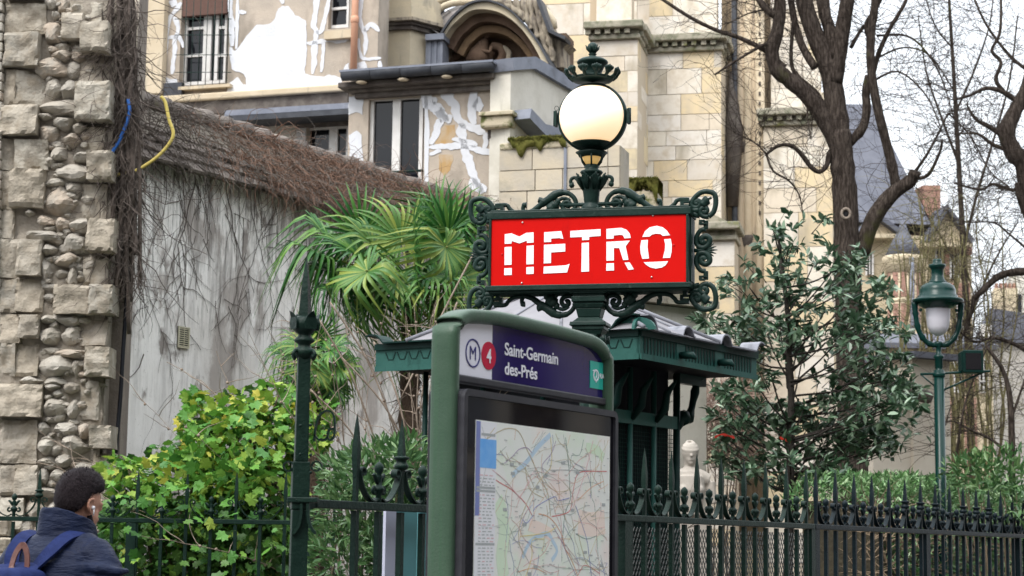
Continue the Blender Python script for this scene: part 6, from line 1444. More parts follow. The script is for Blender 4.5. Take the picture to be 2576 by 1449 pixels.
# ------------------------------------------------------------------ foliage helpers
def leafmat(name, a, b, c_, rough=.45, tr=.25, spec=.35):
    m = bpy.data.materials.new(name); m.use_nodes = True; t = m.node_tree; nd = t.nodes; lk = t.links.new; bs = nd['Principled BSDF']
    g = nd.new('ShaderNodeNewGeometry'); r = nd.new('ShaderNodeValToRGB'); e = r.color_ramp.elements; e[0].position = 0; e[0].color = (*a, 1); e[1].position = 1; e[1].color = (*c_, 1); x = e.new(.55); x.color = (*b, 1)
    oi = nd.new('ShaderNodeObjectInfo'); ad_ = nd.new('ShaderNodeMath'); ad_.operation = 'ADD'; fr_ = nd.new('ShaderNodeMath'); fr_.operation = 'FRACT'
    lk(g.outputs['Random Per Island'], ad_.inputs[0]); lk(oi.outputs['Random'], ad_.inputs[1]); lk(ad_.outputs[0], fr_.inputs[0]); lk(fr_.outputs[0], r.inputs[0])
    lk(r.outputs[0], bs.inputs['Base Color']); bs.inputs['Roughness'].default_value = rough; bs.inputs['Specular IOR Level'].default_value = spec
    tb = nd.new('ShaderNodeBsdfTranslucent'); lk(r.outputs[0], tb.inputs['Color']); mx = nd.new('ShaderNodeMixShader'); mx.inputs[0].default_value = tr
    lk(bs.outputs[0], mx.inputs[1]); lk(tb.outputs[0], mx.inputs[2]); lk(mx.outputs[0], nd['Material Output'].inputs['Surface']); return m
def leaf_quad(shape, size, M):
    return [M @ V((x * size, y * size, z * size)) for x, y, z in shape]
OVAL = ([(0, 0, 0), (.20, .28, .05), (.22, .58, .03), (0, 1, -.06), (-.22, .58, .03), (-.20, .28, .05), (0, .5, -.03)], [(0, 1, 6), (1, 2, 6), (2, 3, 6), (3, 4, 6), (4, 5, 6), (5, 0, 6)])
NARROW = ([(0, 0, 0), (.15, .35, .05), (.13, .7, .03), (0, 1.05, -.10), (-.13, .7, .03), (-.15, .35, .05), (0, .5, -.03)], OVAL[1])
LOBED = ([(0, 0, 0), (.30, -.10, .04), (.36, .10, .02), (.60, .22, .0), (.46, .40, .03), (.44, .70, -.05), (.24, .66, .02), (0, 1, -.08), (-.24, .66, .02), (-.44, .70, -.05), (-.46, .40, .03), (-.60, .22, 0), (-.36, .10, .02), (-.30, -.10, .04), (0, .38, -.04)],
         [(i, i + 1, 14) for i in range(13)] + [(13, 0, 14)])
def orient(d, up, roll):
    d = V(d).normalized(); s = d.cross(V(up))
    if s.length < 1e-4: s = d.orthogonal()
    s.normalize(); n = s.cross(d); M = Matrix((s, d, n)).transposed(); return M @ Matrix.Rotation(roll, 3, 'Y')
def add_leaf(m, shape, p, d, size, rg, roll=1.0, smooth=False):
    R = orient(d, (0, 0, 1), rg.gauss(0, roll)); m.add([V(p) + R @ (V(c_) * size) for c_ in shape[0]], shape[1], smooth)
def leaf_objects(name, shape, mt, parent, spots, rg, n=200):
    me = MB().add(*shape).mesh(name); me.materials.append(mt)
    for p, d, size in spots[:n]:
        M = orient(d, (0, 0, 1), rg.gauss(0, .7)).to_4x4() @ Matrix.Diagonal((size, size, size, 1)); M.translation = p; inst(name, me, parent, M)

# ------------------------------------------------------------------ yellow green shrub behind the left fence
M_SHL = leafmat('shrub_leaf', (.05, .17, .03), (.125, .31, .045), (.32, .43, .07), .5, .22)
M_SHY = leafmat('shrub_leaf_yellow', (.26, .40, .06), (.46, .50, .08), (.58, .46, .08), .5, .25)
M_STEM = mat('shrub_stem', (.12, .09, .06), .9, (.18, .14, .09), 8)
rg = random.Random(31)
sh = thing('shrub', 'bushy shrub with lobed green and yellow leaves behind the left fence', 'shrub', G(560, 16.2))
# outline lobes in the picture: centre, radii, depth
lob = [(575, 1150, 120, 110, 16.2), (650, 1090, 100, 80, 16.3), (510, 1060, 60, 60, 16.1), (510, 1230, 150, 110, 16.0), (690, 1010, 50, 55, 16.3), (745, 1085, 45, 70, 16.5), (340, 1210, 65, 55, 16.0), (300, 1180, 40, 36, 15.9), (620, 1300, 150, 150, 16.1), (420, 1380, 150, 120, 16.0), (720, 1240, 40, 110, 16.5), (560, 1400, 180, 120, 16.1), (810, 1060, 34, 60, 16.5), (500, 1010, 34, 30, 16.1), (415, 1140, 40, 26, 16.0), (680, 1400, 90, 110, 16.3), (330, 1320, 70, 100, 15.9), (600, 1040, 60, 60, 16.2)]
m = MB(); spots = []; my = MB(); md_ = MB(); M_SHD = leafmat('shrub_leaf_shade', (.025, .085, .018), (.05, .13, .025), (.10, .20, .04), .5, .15)  # inner and lower leaves darker, their shade put into the colour
for x, y, rx, ry, Y in lob:
    n = int(rx * ry * .036)
    for k in range(n):
        a, r_ = rg.uniform(0, 6.283), math.sqrt(rg.random()); dy = rg.gauss(0, .33) * min(1.2, rx / 90)
        px_, py_ = x + rx * r_ * math.cos(a), y + ry * r_ * math.sin(a); p = P(px_, py_, Y + dy)
        if p.z < .05: continue
        outd = V((math.cos(a) * r_, -.5 + rg.gauss(0, .3), -math.sin(a) * r_ * .6 - .25)); size = rg.uniform(.04, .12)
        d = (outd + V((rg.gauss(0, .5), rg.gauss(0, .4), rg.gauss(0, .4)))).normalized()
        upf = (1330 - py_) / 400
        if len(spots) < 400 and dy < -.25 and rg.random() < .4: spots.append((p, d, size))
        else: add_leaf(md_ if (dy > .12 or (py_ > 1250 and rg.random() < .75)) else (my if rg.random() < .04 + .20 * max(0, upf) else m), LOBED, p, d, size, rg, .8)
m.build('foliage', M_SHL, sh, kind='stuff'); my.build('yellow_foliage', M_SHY, sh, kind='stuff'); md_.build('shade_foliage', M_SHD, sh, kind='stuff')
leaf_objects('leaf', LOBED, M_SHL, sh, spots, rg, 240)
for k in range(26):
    x, y, rx, ry, Y = rg.choice(lob[:12]); b = G(rg.uniform(430, 640), 16.2, 0); e_ = P(x + rg.uniform(-.6, .6) * rx, y - ry * .3, Y); mid = (b + e_) / 2 + V((rg.uniform(-.15, .15), rg.uniform(-.1, .1), .2))
    m = MB(); m.tube([V(q_) for q_ in smooth_path([tuple(b), tuple(mid), tuple(e_)], 5)], [.014 - .001 * i for i in range(11)], 5); m.build('stem', M_STEM, sh)

# ------------------------------------------------------------------ fan palms
M_PALM = leafmat('palm_frond', (.012, .07, .014), (.04, .145, .026), (.13, .25, .05), .40, .10, .28)
M_PALMP = leafmat('palm_frond_pale', (.04, .13, .028), (.11, .21, .05), (.25, .30, .06), .40, .12, .28)
M_FIB = mat('palm_trunk_fibre', (.055, .036, .026), .95, (.11, .075, .05), 30, stretch=(3, 3, .5), bump=.8, bscale=40)
M_PET = mat('palm_stalk', (.17, .22, .05), .5, (.25, .24, .07), 6)
rp = random.Random(44)
def fan_mesh(name, droop, nseg=30, spread=2.75, seed=0, mt=None, ln=.62):
    rr = random.Random(seed); m = MB()
    for k in range(nseg):
        a = -spread + 2 * spread * k / (nseg - 1); L_ = ln * (1 - .22 * (abs(a) / spread) ** 2) * rr.uniform(.92, 1.06); dr = droop * rr.uniform(.5, 1.6); w0 = .040; kink = rr.uniform(.45, .7)
        pts = []
        for i in range(8):
            t = i / 7; r_ = L_ * t; z = .10 * math.sin(t * 2) * math.cos(a * .5) - .02
            if t > kink * .8: z -= dr * (t - kink * .8) ** 1.6 * 1.9; r_ -= dr * .45 * max(0, t - kink * .8) ** 1.5
            pts.append(V((math.sin(a) * r_, math.cos(a) * r_, z)))
        side = V((math.cos(a), -math.sin(a), 0)); vs = []
        for i, p in enumerate(pts):
            t = i / 7; hw = (spread * L_ * t / nseg * .95 if t < .36 else spread * L_ * .36 / nseg * (1 - ((t - .36) / .64) ** 1.3)) + .0012
            vs += [p - side * hw, p + V((0, 0, -hw * .55)), p + side * hw]
        fs = []
        for i in range(7): b = i * 3; fs += [(b, b + 3, b + 4, b + 1), (b + 1, b + 4, b + 5, b + 2)]
        m.add(vs, fs, True)
    me = m.mesh(name); me.materials.append(mt or M_PALM); return me
fans = [fan_mesh('palm_fan', .12, seed=1), fan_mesh('palm_fan', .65, seed=2), fan_mesh('palm_fan', 1.25, seed=3, mt=M_PALMP), fan_mesh('palm_fan', .30, seed=4, mt=M_PALMP), fan_mesh('palm_fan', .7, seed=5)]
def palm(name, label, base, crown, leaves, scale=1.0):
    r_ = thing(name, label, 'palm', base, 'fan palms by the garden wall')
    m = MB(); n = 24; hgt = crown.z - base.z
    pr = [(.085 + .012 * math.sin(i * 2.3) + .014 * (i % 2), hgt * i / n) for i in range(n + 1)]; m.lathe(base, pr, 14); m.build('trunk', M_FIB, r_)
    m = MB()
    for k in range(260):
        a, z = rp.uniform(0, 6.28), rp.uniform(.4, 1.0) * hgt; d_ = V((math.cos(a), math.sin(a), 0)); pts, rr = wander(base + d_ * .09 + V((0, 0, z)), d_ * .8 + V((0, 0, -1)), 4, .05, .005, .3, .1, rp); m.tube(pts, rr, 3, caps=False)
    m.build('trunk_fibre', M_FIB, r_, kind='stuff')
    for (x, y, Y, dirx, dirz, fi, sc__) in leaves:
        hub = P(x, y, Y); d = (hub - crown); m = MB(); mid = crown + d * .5 + V((0, 0, .10 * scale))
        m.tube([V(q_) for q_ in smooth_path([tuple(crown), tuple(mid), tuple(hub)], 5)], [.016 - .0008 * i for i in range(11)], 6); pt_ = m.build('petiole', M_PET, r_)
        fd = V((dirx, rp.uniform(-.6, .3), dirz)).normalized(); s = fd.cross(V((rp.gauss(0, .6), -.5 + rp.gauss(0, .3), 1)).normalized()).normalized(); nrm = s.cross(fd)
        M = Matrix((s, fd, nrm)).transposed().to_4x4() @ Matrix.Diagonal((sc__, sc__, sc__, 1)); M.translation = hub; inst('fan', fans[fi], r_, M)
    return r_
bp = G(1030, 18.2); cr_ = P(1030, 770, 18.2)
LV = [(800, 640, 18.1, -1, .25, 4, 1.0), (830, 600, 18.3, -.9, .55, 1, 1.0), (920, 680, 17.4, -.75, -.7, 2, 1.1), (1125, 620, 17.5, .25, -.85, 2, .95), (1170, 620, 18.1, .9, -.1, 4, .9), (960, 690, 17.7, -.9, -.35, 2, 1.0), (905, 640, 18.0, -1, .25, 0, 1.0), (880, 720, 17.9, -1, -.35, 1, .95), (1055, 640, 17.6, .05, 1, 0, 1.05), (1010, 600, 18.3, -.3, 1, 3, .95), (1110, 640, 18.0, .6, .9, 0, 1.0), (1150, 700, 17.9, .9, -.5, 2, .95), (1090, 690, 17.6, .5, -.3, 1, .85), (940, 610, 18.2, -.8, .7, 3, 1.0), (1130, 600, 18.4, .35, 1, 0, 1.0), (1000, 700, 17.5, -.1, -.8, 3, .8), (1150, 760, 17.9, .8, -.9, 2, .8), (1080, 740, 17.6, .6, -.2, 3, .85), (1190, 650, 18.3, 1, .3, 1, .95), (910, 590, 18.5, -.6, .9, 0, .9), (1060, 560, 18.6, .1, 1, 1, .8), (1100, 780, 17.7, .3, -1, 2, .75), (840, 680, 18.3, -1, 0, 4, .9), (930, 760, 17.8, -.5, -.9, 4, .85), (1110, 560, 18.5, .5, .9, 0, .85), (1170, 560, 18.5, .9, .7, 1, .85)]
palm('fan_palm', 'large fan palm with bright green fronds left of the METRO sign', bp, cr_, LV)
bp2 = G(800, 17.4); cr2 = P(800, 900, 17.4)
LV2 = [(770, 870, 17.2, -1, .1, 3, .65), (830, 880, 17.2, .8, .2, 4, .6), (760, 920, 17.1, -.9, -.6, 4, .65), (800, 850, 17.4, 0, 1, 0, .55), (850, 920, 17.2, .8, -.7, 2, .6), (800, 930, 17.0, -.1, -1, 2, .6), (750, 960, 17.3, -.6, -1, 4, .6), (840, 970, 17.2, .5, -1, 4, .6), (730, 890, 17.3, -1, .2, 1, .6)]
palm('fan_palm', 'small fan palm low behind the tall fence post', bp2, cr2, LV2, .6)

# ------------------------------------------------------------------ dry twiggy shrub and low green bush left of the map board
M_TWIG = mat('dry_brown_twig', (.20, .15, .115), .95, (.30, .24, .19), 12)
tw = thing('dry_shrub', 'leafless brown twiggy shrub in front of the palm and kiosk', 'shrub', G(1010, 16.6))
rt = random.Random(9); m = MB()
for k in range(60):
    b = G(rt.uniform(920, 1080), 16.6 + rt.uniform(-.3, .3), .1); pts, rr = wander(b, (rt.gauss(0, .45), rt.gauss(0, .25), 1), 22, .16, rt.uniform(.007, .013), .07, .01, rt)
    if k < 34: mm = MB(); mm.tube(pts, rr, 4, caps=False); mm.build('cane', M_TWIG, tw)
    else: m.tube(pts, rr, 4, caps=False)
    for j in range(5, 22):
        if rt.random() < .55: p2, r2_ = wander(pts[j], (rt.gauss(0, 1), rt.gauss(0, .6), .6), rt.randint(3, 7), .07, .005, .18, .0, rt); m.tube(p2, r2_, 3, caps=False)
        if rt.random() < .4: m.ball(pts[j] + V((rt.uniform(-.02, .02), 0, 0)), .013, 5)
for x0, y0, x1, y1 in ((800, 800, 960, 1160), (830, 760, 1000, 1100), (860, 900, 1050, 1180), (780, 980, 960, 1230), (1060, 1000, 1150, 760), (1010, 1000, 1190, 640), (1040, 1180, 940, 860)):
    a, b = P(x0, y0, 16.2), P(x1, y1, 16.4); mid = (a + b) / 2 + V((.03, 0, .08)); mm = MB(); mm.tube([V(q_) for q_ in smooth_path([tuple(a), tuple(mid), tuple(b)], 5)], .008, 4); mm.build('cane', M_TWIG, tw)
m.build('twigs', M_TWIG, tw, kind='stuff')
M_BUSH = leafmat('bush_leaf', (.03, .09, .025), (.07, .16, .05), (.16, .26, .10), .4, .2, .5)
def bush(name, label, lobes, leafsize, mt, shape, seed, dens, core, group=None, cat='bush', nobj=120, stems=True):
    g = random.Random(seed); x, y, rx, ry, Y = lobes[0]; r_ = thing(name, label, cat, G(x, Y), group); m = MB(); sp_ = []
    for x, y, rx, ry, Y in lobes:
        for k in range(int(rx * ry * dens)):
            a, q_ = g.uniform(0, 6.283), g.random() ** .45; dy = g.gauss(0, .22); p = P(x + rx * q_ * math.cos(a), y + ry * q_ * math.sin(a), Y + dy)
            if p.z < .05: continue
            d = V((math.cos(a) * q_ + g.gauss(0, .5), -.4 + g.gauss(0, .5), -math.sin(a) * q_ + .35 + g.gauss(0, .5))); s = leafsize * g.uniform(.7, 1.25)
            if len(sp_) < nobj and dy < -.2 and g.random() < .25: sp_.append((p, d, s))
            else: add_leaf(m, shape, p, d, s, g, .9)
    m.build('foliage', mt, r_, kind='stuff'); leaf_objects('leaf', shape, mt, r_, sp_, g, nobj)
    if stems:
        for k in range(8):
            x, y, rx, ry, Y = g.choice(lobes); b = G(x + g.uniform(-.3, .3) * rx, Y); e_ = P(x + g.uniform(-.6, .6) * rx, y, Y); m = MB(); m.tube([b, (b + e_) / 2 + V((g.uniform(-.1, .1), 0, 0)), e_], [.014, .011, .006], 5); m.build('stem', M_STEM, r_)
    return r_
bush('bush', 'low green bush behind the fence between the tall post and the map board', [(960, 1180, 110, 70, 12.6), (880, 1200, 80, 60, 12.8), (1030, 1160, 60, 60, 12.5), (930, 1290, 140, 90, 12.7), (900, 1400, 140, 90, 12.7), (1000, 1380, 80, 120, 12.6)], .07, M_BUSH, NARROW, 3, .075, None)

# ------------------------------------------------------------------ hedge on the right
M_HEDGE = leafmat('laurel_hedge_leaf', (.045, .14, .04), (.15, .29, .105), (.34, .47, .26), .36, .18, .5)
HDF = Frame(FD.pt(0, 0, -.75), math.atan2(.868, .496))
hd = thing('hedge', 'clipped laurel hedge with glossy pale green tips behind the right fence', 'hedge', HDF.pt(6, 0, 0))
gh = random.Random(17); m = MB(); sp_ = []; HU = HDF.px(1975, 1230, -1.15)[0]
hz_ = 2.17
for k in range(30000):
    u = HU + gh.random() * (19.5 - HU); face = gh.random()
    top = hz_ + .12 * mnoise.noise(V((u * .9, 0, 3))) + .05 * mnoise.noise(V((u * 3, 1, 3))) - .5 * max(0, HU + .5 - u)
    if face < .5: w_ = top - gh.random() ** 1.6 * .12; d = -gh.random() * 1.1
    else: w_ = top - gh.random() * 1.9; d = gh.gauss(-.02, .07)
    p = HDF.pt(u, w_, d - .1); dr = V((gh.gauss(0, .5), gh.gauss(-.3, .5), gh.gauss(.45 if face < .5 else .0, .5))); s = gh.uniform(.045, .085)
    if len(sp_) < 260 and u < 12 and gh.random() < .06: sp_.append((p, dr, s))
    else: add_leaf(m, NARROW, p, dr, s, gh, .9)
m.build('foliage', M_HEDGE, hd, kind='stuff'); leaf_objects('leaf', NARROW, M_HEDGE, hd, sp_, gh, 240)
m = MB(); m.fbox(HDF, HU + .05, 19.4, .3, hz_ - .25, -1.0, -.22); m.build('shaded_core', mat('hedge_inner_shade', (.035, .03, .02), .95, (.06, .05, .03), 12, bump=.8), hd)  # solid dark core, the hedge's inner shade put into its colour
m = MB()
for k in range(500):
    u = gh.uniform(HU - .6, 14); pts, rr = wander(HDF.pt(u, gh.uniform(.2, 1.8), -.1 + gh.uniform(-.08, .05)), (gh.gauss(0, .6), gh.gauss(0, .3), gh.gauss(.3, .6)), 6, .08, .007, .25, 0, gh); m.tube(pts, rr, 3, caps=False)
m.build('hedge_twigs', mat('tan_hedge_twig', (.24, .18, .12), .95), hd, kind='stuff')
# dark bush behind the hedge at the right edge
bush('bush', 'dark green laurel bush rising behind the right end of the hedge', [(2520, 1190, 120, 60, 18.0), (2560, 1240, 110, 70, 17.8), (2440, 1185, 70, 40, 18.2)], .09, M_BUSH, NARROW, 33, .06, None)

# ------------------------------------------------------------------ evergreen tree in the middle right
M_EVG = leafmat('evergreen_leaf', (.016, .052, .022), (.065, .128, .068), (.25, .34, .23), .32, .08, .5)  # palest leaf tone puts the glossy highlights into the colour
M_BARKD = mat('dark_bark', (.025, .020, .017), .95, (.05, .042, .035), 14, stretch=(2, 2, .5), bump=.8, bscale=30)
ev = thing('evergreen_tree', 'young evergreen tree with dark glossy grey green leaves in front of the bare tree', 'tree', G(1990, 19.0))
ge = random.Random(8)
def lim(pts, Y, r0, r1, name, mt, par, n=7, sub=4):
    q_ = [tuple(P(x, y, Y + (e_[0] if e_ else 0))) for x, y, *e_ in pts]; s_ = smooth_path(q_, sub); k = len(s_); m = MB()
    m.tube([V(p) for p in s_], [(r0 + (r1 - r0) * i / (k - 1)) * (1 + .16 * mnoise.noise(V((i * .8, r0 * 90, 2)))) for i in range(k)], n); m.build(name, mt, par); return [V(p) for p in s_]
lim([(1975, 1600), (1985, 1350), (1988, 1200), (1990, 1000), (1984, 880), (1980, 780), (1965, 660), (1960, 560)], 19, .055, .012, 'trunk', M_BARKD, ev)
evl = [(1900, 1190, 110, 40), (2040, 1190, 120, 40), (1960, 1235, 120, 40), (2140, 1165, 90, 36), (2200, 1080, 90, 40), (1990, 600, 70, 60), (1940, 650, 70, 45), (2060, 580, 50, 40), (2010, 700, 90, 60), (1890, 730, 70, 40), (1960, 780, 120, 50), (2090, 720, 70, 60), (2160, 700, 60, 60), (2190, 780, 70, 50), (1860, 790, 70, 45), (2080, 830, 120, 60), (1930, 860, 110, 55), (2180, 860, 70, 60), (1850, 880, 60, 40), (2000, 940, 140, 60), (2150, 950, 110, 60), (1880, 970, 80, 50), (2240, 920, 60, 50), (2220, 1010, 90, 60), (2080, 1040, 150, 60), (1930, 1050, 110, 50), (1850, 1040, 70, 40), (2290, 990, 50, 40), (2150, 1110, 130, 50), (2020, 1110, 130, 50), (1900, 1120, 110, 45), (1820, 1000, 40, 30), (2300, 1060, 40, 40), (1850, 1170, 80, 40), (2260, 1120, 80, 40), (1960, 1180, 100, 30), (1815, 720, 30, 22), (1800, 810, 34, 26), (2180, 620, 40, 40), (2110, 640, 40, 40), (2240, 740, 40, 36), (2260, 830, 44, 40)]
m = MB(); sp_ = []; tips = []
for x, y, rx, ry in evl:
    Y = 19 + ge.uniform(-.5, .5); nb = max(3, int(rx * ry / (330 if y < 800 else 210))) if ge.random() < .86 else 2
    for b in range(nb):
        a, q_ = ge.uniform(0, 6.28), ge.random() ** .5; hx, hy = x + rx * q_ * math.cos(a), y + ry * q_ * math.sin(a); p = P(hx, hy, Y + ge.gauss(0, .35)); tips.append((p, x, y))
        ax = V((math.cos(a) * .6 + ge.gauss(0, .4), ge.gauss(-.2, .5), .35 + ge.gauss(0, .4))).normalized()
        for k in range(ge.randint(8, 14)):                # rosette of leaves at a shoot tip
            t = ge.uniform(-.12, .06); d = (ax * ge.uniform(.1, .9) + V((ge.gauss(0, .8), ge.gauss(0, .8), ge.gauss(-.05, .6)))); s = ge.uniform(.075, .135); pp2 = p + ax * t
            if len(sp_) < 260 and ge.random() < .06: sp_.append((pp2, d, s))
            else: add_leaf(m, NARROW if ge.random() < .5 else OVAL, pp2, d, s, ge, .6)
m.build('foliage', M_EVG, ev, kind='stuff'); leaf_objects('leaf', OVAL, M_EVG, ev, sp_, ge, 240)
m = MB()
for i, (p, x, y) in enumerate(tips):
    tx = 1985 - (1000 - y) * .03; b = P(tx, y + 60 + ge.uniform(0, 60), 19); md = (b + p) / 2 + V((0, 0, -.04)); 
    if i % 7 == 0: mm = MB(); mm.tube([V(q_) for q_ in smooth_path([tuple(b), tuple(md), tuple(p)], 4)], [.013 - .001 * k for k in range(9)], 5); mm.build('branch', M_BARKD, ev)
    elif i % 2: m.tube([md + (p - md) * .35, p], [.006, .003], 4, caps=False)
m.build('shoots', M_BARKD, ev, kind='stuff')
# thin brown twigs behind the kiosk bracket, and a tuft on the annexe roof
bush('shrub', 'small evergreen tuft growing out of the annexe roof corner', [(1775, 800, 30, 26, 19.2), (1800, 825, 24, 16, 19.1)], .10, M_EVG, NARROW, 61, .09, None, cat='shrub', nobj=20, stems=False)
bt_ = thing('dry_shrub', 'pale brown leafless shrub between the kiosk bracket and the evergreen tree', 'shrub', G(1810, 21)); m = MB(); gb = random.Random(77)
for k in range(420):
    pts, rr = wander(P(gb.uniform(1740, 1890), gb.uniform(980, 1160), 21 + gb.uniform(-.3, .3)), (gb.gauss(0, .8), gb.gauss(0, .4), gb.gauss(.3, .7)), 8, .08, .006, .3, 0, gb); m.tube(pts, rr, 3, caps=False)
m.build('twigs', mat('pale_pink_twig', (.36, .25, .20), .95), bt_, kind='stuff')
for k in range(10):
    b = G(gb.uniform(1760, 1850), 21); mm = MB(); mm.tube([b, P(gb.uniform(1750, 1880), gb.uniform(1000, 1120), 21)], [.012, .005], 4); mm.build('cane', M_TWIG, bt_)

# ------------------------------------------------------------------ bare trees
M_BARK = mat('grey_brown_bark', (.030, .023, .019), .95, (.085, .068, .057), 14, .42, .62, stretch=(3, 3, .6), bump=1.0, bscale=26, bstretch=(2, 2, .5), spec=.1, col3=(.06, .062, .022), s3=1.6, lo3=.60, hi3=.72)
M_TWB = mat('dark_twig', (.028, .021, .018), .9, (.05, .04, .032), 6, spec=.1)
gt = random.Random(101)
def twigs_from(m, paths, n, lo, hi, step, r0, sag, curl=.18, kids=3, up=.3):
    for k in range(n):
        pth = gt.choice(paths); p = pth[gt.randrange(len(pth) // 4, len(pth))]
        d = V((gt.gauss(0, 1), gt.gauss(0, .6), gt.gauss(up, .6))); L_ = gt.randint(lo, hi)
        p_, d_ = V(p), d.normalized(); pts = [p_.copy()]
        for i in range(L_):
            g_ = -sag if i < L_ * .65 else sag * 1.6
            d_ = (d_ + V((gt.gauss(0, curl), gt.gauss(0, curl), gt.gauss(0, curl) + g_))).normalized(); p_ = p_ + d_ * step; pts.append(p_.copy())
        m.tube(pts, [r0 * (1 - .75 * i / L_) for i in range(L_ + 1)], 3, caps=False)
        for j in range(kids):
            q_ = pts[gt.randrange(1, len(pts))]; d2 = (d_ + V((gt.gauss(0, .9), gt.gauss(0, .6), gt.gauss(.1, .7)))).normalized(); p2 = V(q_); pp2 = [p2.copy()]
            for i in range(gt.randint(3, 7)): d2 = (d2 + V((gt.gauss(0, .2), gt.gauss(0, .2), gt.gauss(.06, .2)))).normalized(); p2 = p2 + d2 * step * .8; pp2.append(p2.copy())
            m.tube(pp2, [r0 * .55 * (1 - .6 * i / len(pp2)) for i in range(len(pp2))], 3, caps=False)
TY = 24.0; k_ = TY / FPX / 2
tree = thing('bare_tree', 'big leafless tree with a thick forked trunk beside the church', 'tree', G(2145, TY))
PT = []
PT.append(lim([(2150, 1700), (2148, 1300), (2142, 1000), (2136, 800), (2130, 620), (2126, 500), (2118, 400), (2112, 330)], TY, 80 * k_, 58 * k_, 'trunk', M_BARK, tree, 12))
LB = [([(2120, 400), (2085, 320), (2040, 250), (1990, 205), (1955, 175), (1942, 130), (1955, 80), (1962, 20), (1958, -60)], 46, 30, 0),
 ([(2112, 350), (2100, 250), (2085, 170), (2055, 100), (2030, 30), (2010, -50)], 58, 40, .1), ([(2098, 210), (2112, 130), (2122, 60), (2135, -20), (2140, -60)], 44, 34, -.1),
 ([(2100, 150), (2085, 70), (2070, 20), (2060, -50)], 34, 26, .2), ([(2112, 100), (2085, 60), (2078, 0)], 26, 18, .2),
 ([(2135, 360), (2168, 325), (2180, 280), (2178, 230), (2185, 190)], 26, 20, -.1), ([(2165, 640), (2195, 555), (2240, 492), (2290, 455), (2302, 432)], 46, 30, -.3),
 ([(2255, 470), (2240, 400), (2222, 330), (2205, 260), (2192, 180), (2190, 100), (2200, 20), (2205, -60)], 26, 20, -.3), ([(2195, 190), (2212, 130), (2240, 70), (2275, 10), (2300, -50)], 14, 8, -.3), ([(2190, 110), (2180, 60), (2205, 20), (2230, -40)], 14, 9, -.2),
 ([(2302, 432), (2340, 375), (2385, 285)], 9, 4, -.3), ([(2295, 450), (2335, 440), (2365, 380), (2370, 350)], 12, 5, -.3), ([(2385, 285), (2440, 340), (2490, 430), (2540, 470)], 5, 3, -.3),
 ([(2125, 400), (2090, 380), (2080, 415), (2062, 432), (2040, 420), (2010, 382), (1985, 365), (1955, 368), (1928, 388)], 15, 8, -.2), ([(1928, 388), (1945, 430), (1985, 455), (2010, 490), (2020, 540)], 7, 3, -.2), ([(1928, 388), (1900, 360), (1850, 335)], 5, 2, -.2),
 ([(1975, 170), (1930, 130), (1860, 95), (1800, 75), (1730, 40), (1640, -20)], 14, 8, 0), ([(1958, 120), (1925, 112), (1890, 130), (1840, 160), (1798, 188)], 11, 6, -.2), ([(1960, 40), (1935, 30), (1910, 0), (1890, -40)], 22, 16, 0), ([(1920, 25), (1880, 35), (1830, 60)], 6, 3, 0),
 ([(2075, 270), (2050, 230), (2005, 190), (1990, 150), (1995, 60)], 15, 9, .2), ([(2050, 170), (2020, 120), (2000, 60), (1985, -30)], 22, 16, .3), ([(2195, 205), (2260, 180), (2330, 240), (2370, 330)], 7, 3, -.3), ([(2200, 150), (2270, 120), (2340, 140), (2400, 230)], 6, 3, -.2), ([(2205, 90), (2280, 90), (2330, 130), (2370, 200), (2400, 300)], 7, 3, -.3), ([(2140, 120), (2170, 70), (2190, 65)], 12, 8, 0), ([(2030, 250), (2032, 300), (2040, 350)], 5, 3, -.2)]
for pts, a, b, dy in LB: PT.append(lim([(x, y, dy * (i / len(pts))) for i, (x, y) in enumerate(pts)], TY, a * k_, b * k_, 'limb', M_BARK, tree, 10 if a > 12 else 6))
m = MB(); kp = P(2128, 537, TY - .36); ring_ = [kp + V((math.cos(a) * .054, .0, math.sin(a) * .062)) for a in [i * math.pi / 8 for i in range(17)]]; m.tube(ring_, .019, 6, caps=False); m.build('branch_scar', mat('pale_scar_bark', (.30, .25, .20), .9, (.2, .16, .13), 12), tree)
m = MB(); m.ball(kp + V((0, .02, 0)), .05, 10, (.8, .3, 1)); m.build('branch_hollow', M_DARK, tree)
m = MB(); twigs_from(m, PT[1:], 320, 9, 20, .085, .005, .035, kids=3); twigs_from(m, PT[10:], 130, 8, 16, .08, .005, .03, kids=2); m.build('twigs', M_TWB, tree, kind='stuff')
T2 = 26.0; k2_ = T2 / FPX / 2
tr2 = thing('bare_tree', 'leafless tree with crooked limbs entering from the right edge', 'tree', G(2640, T2)); PT2 = []
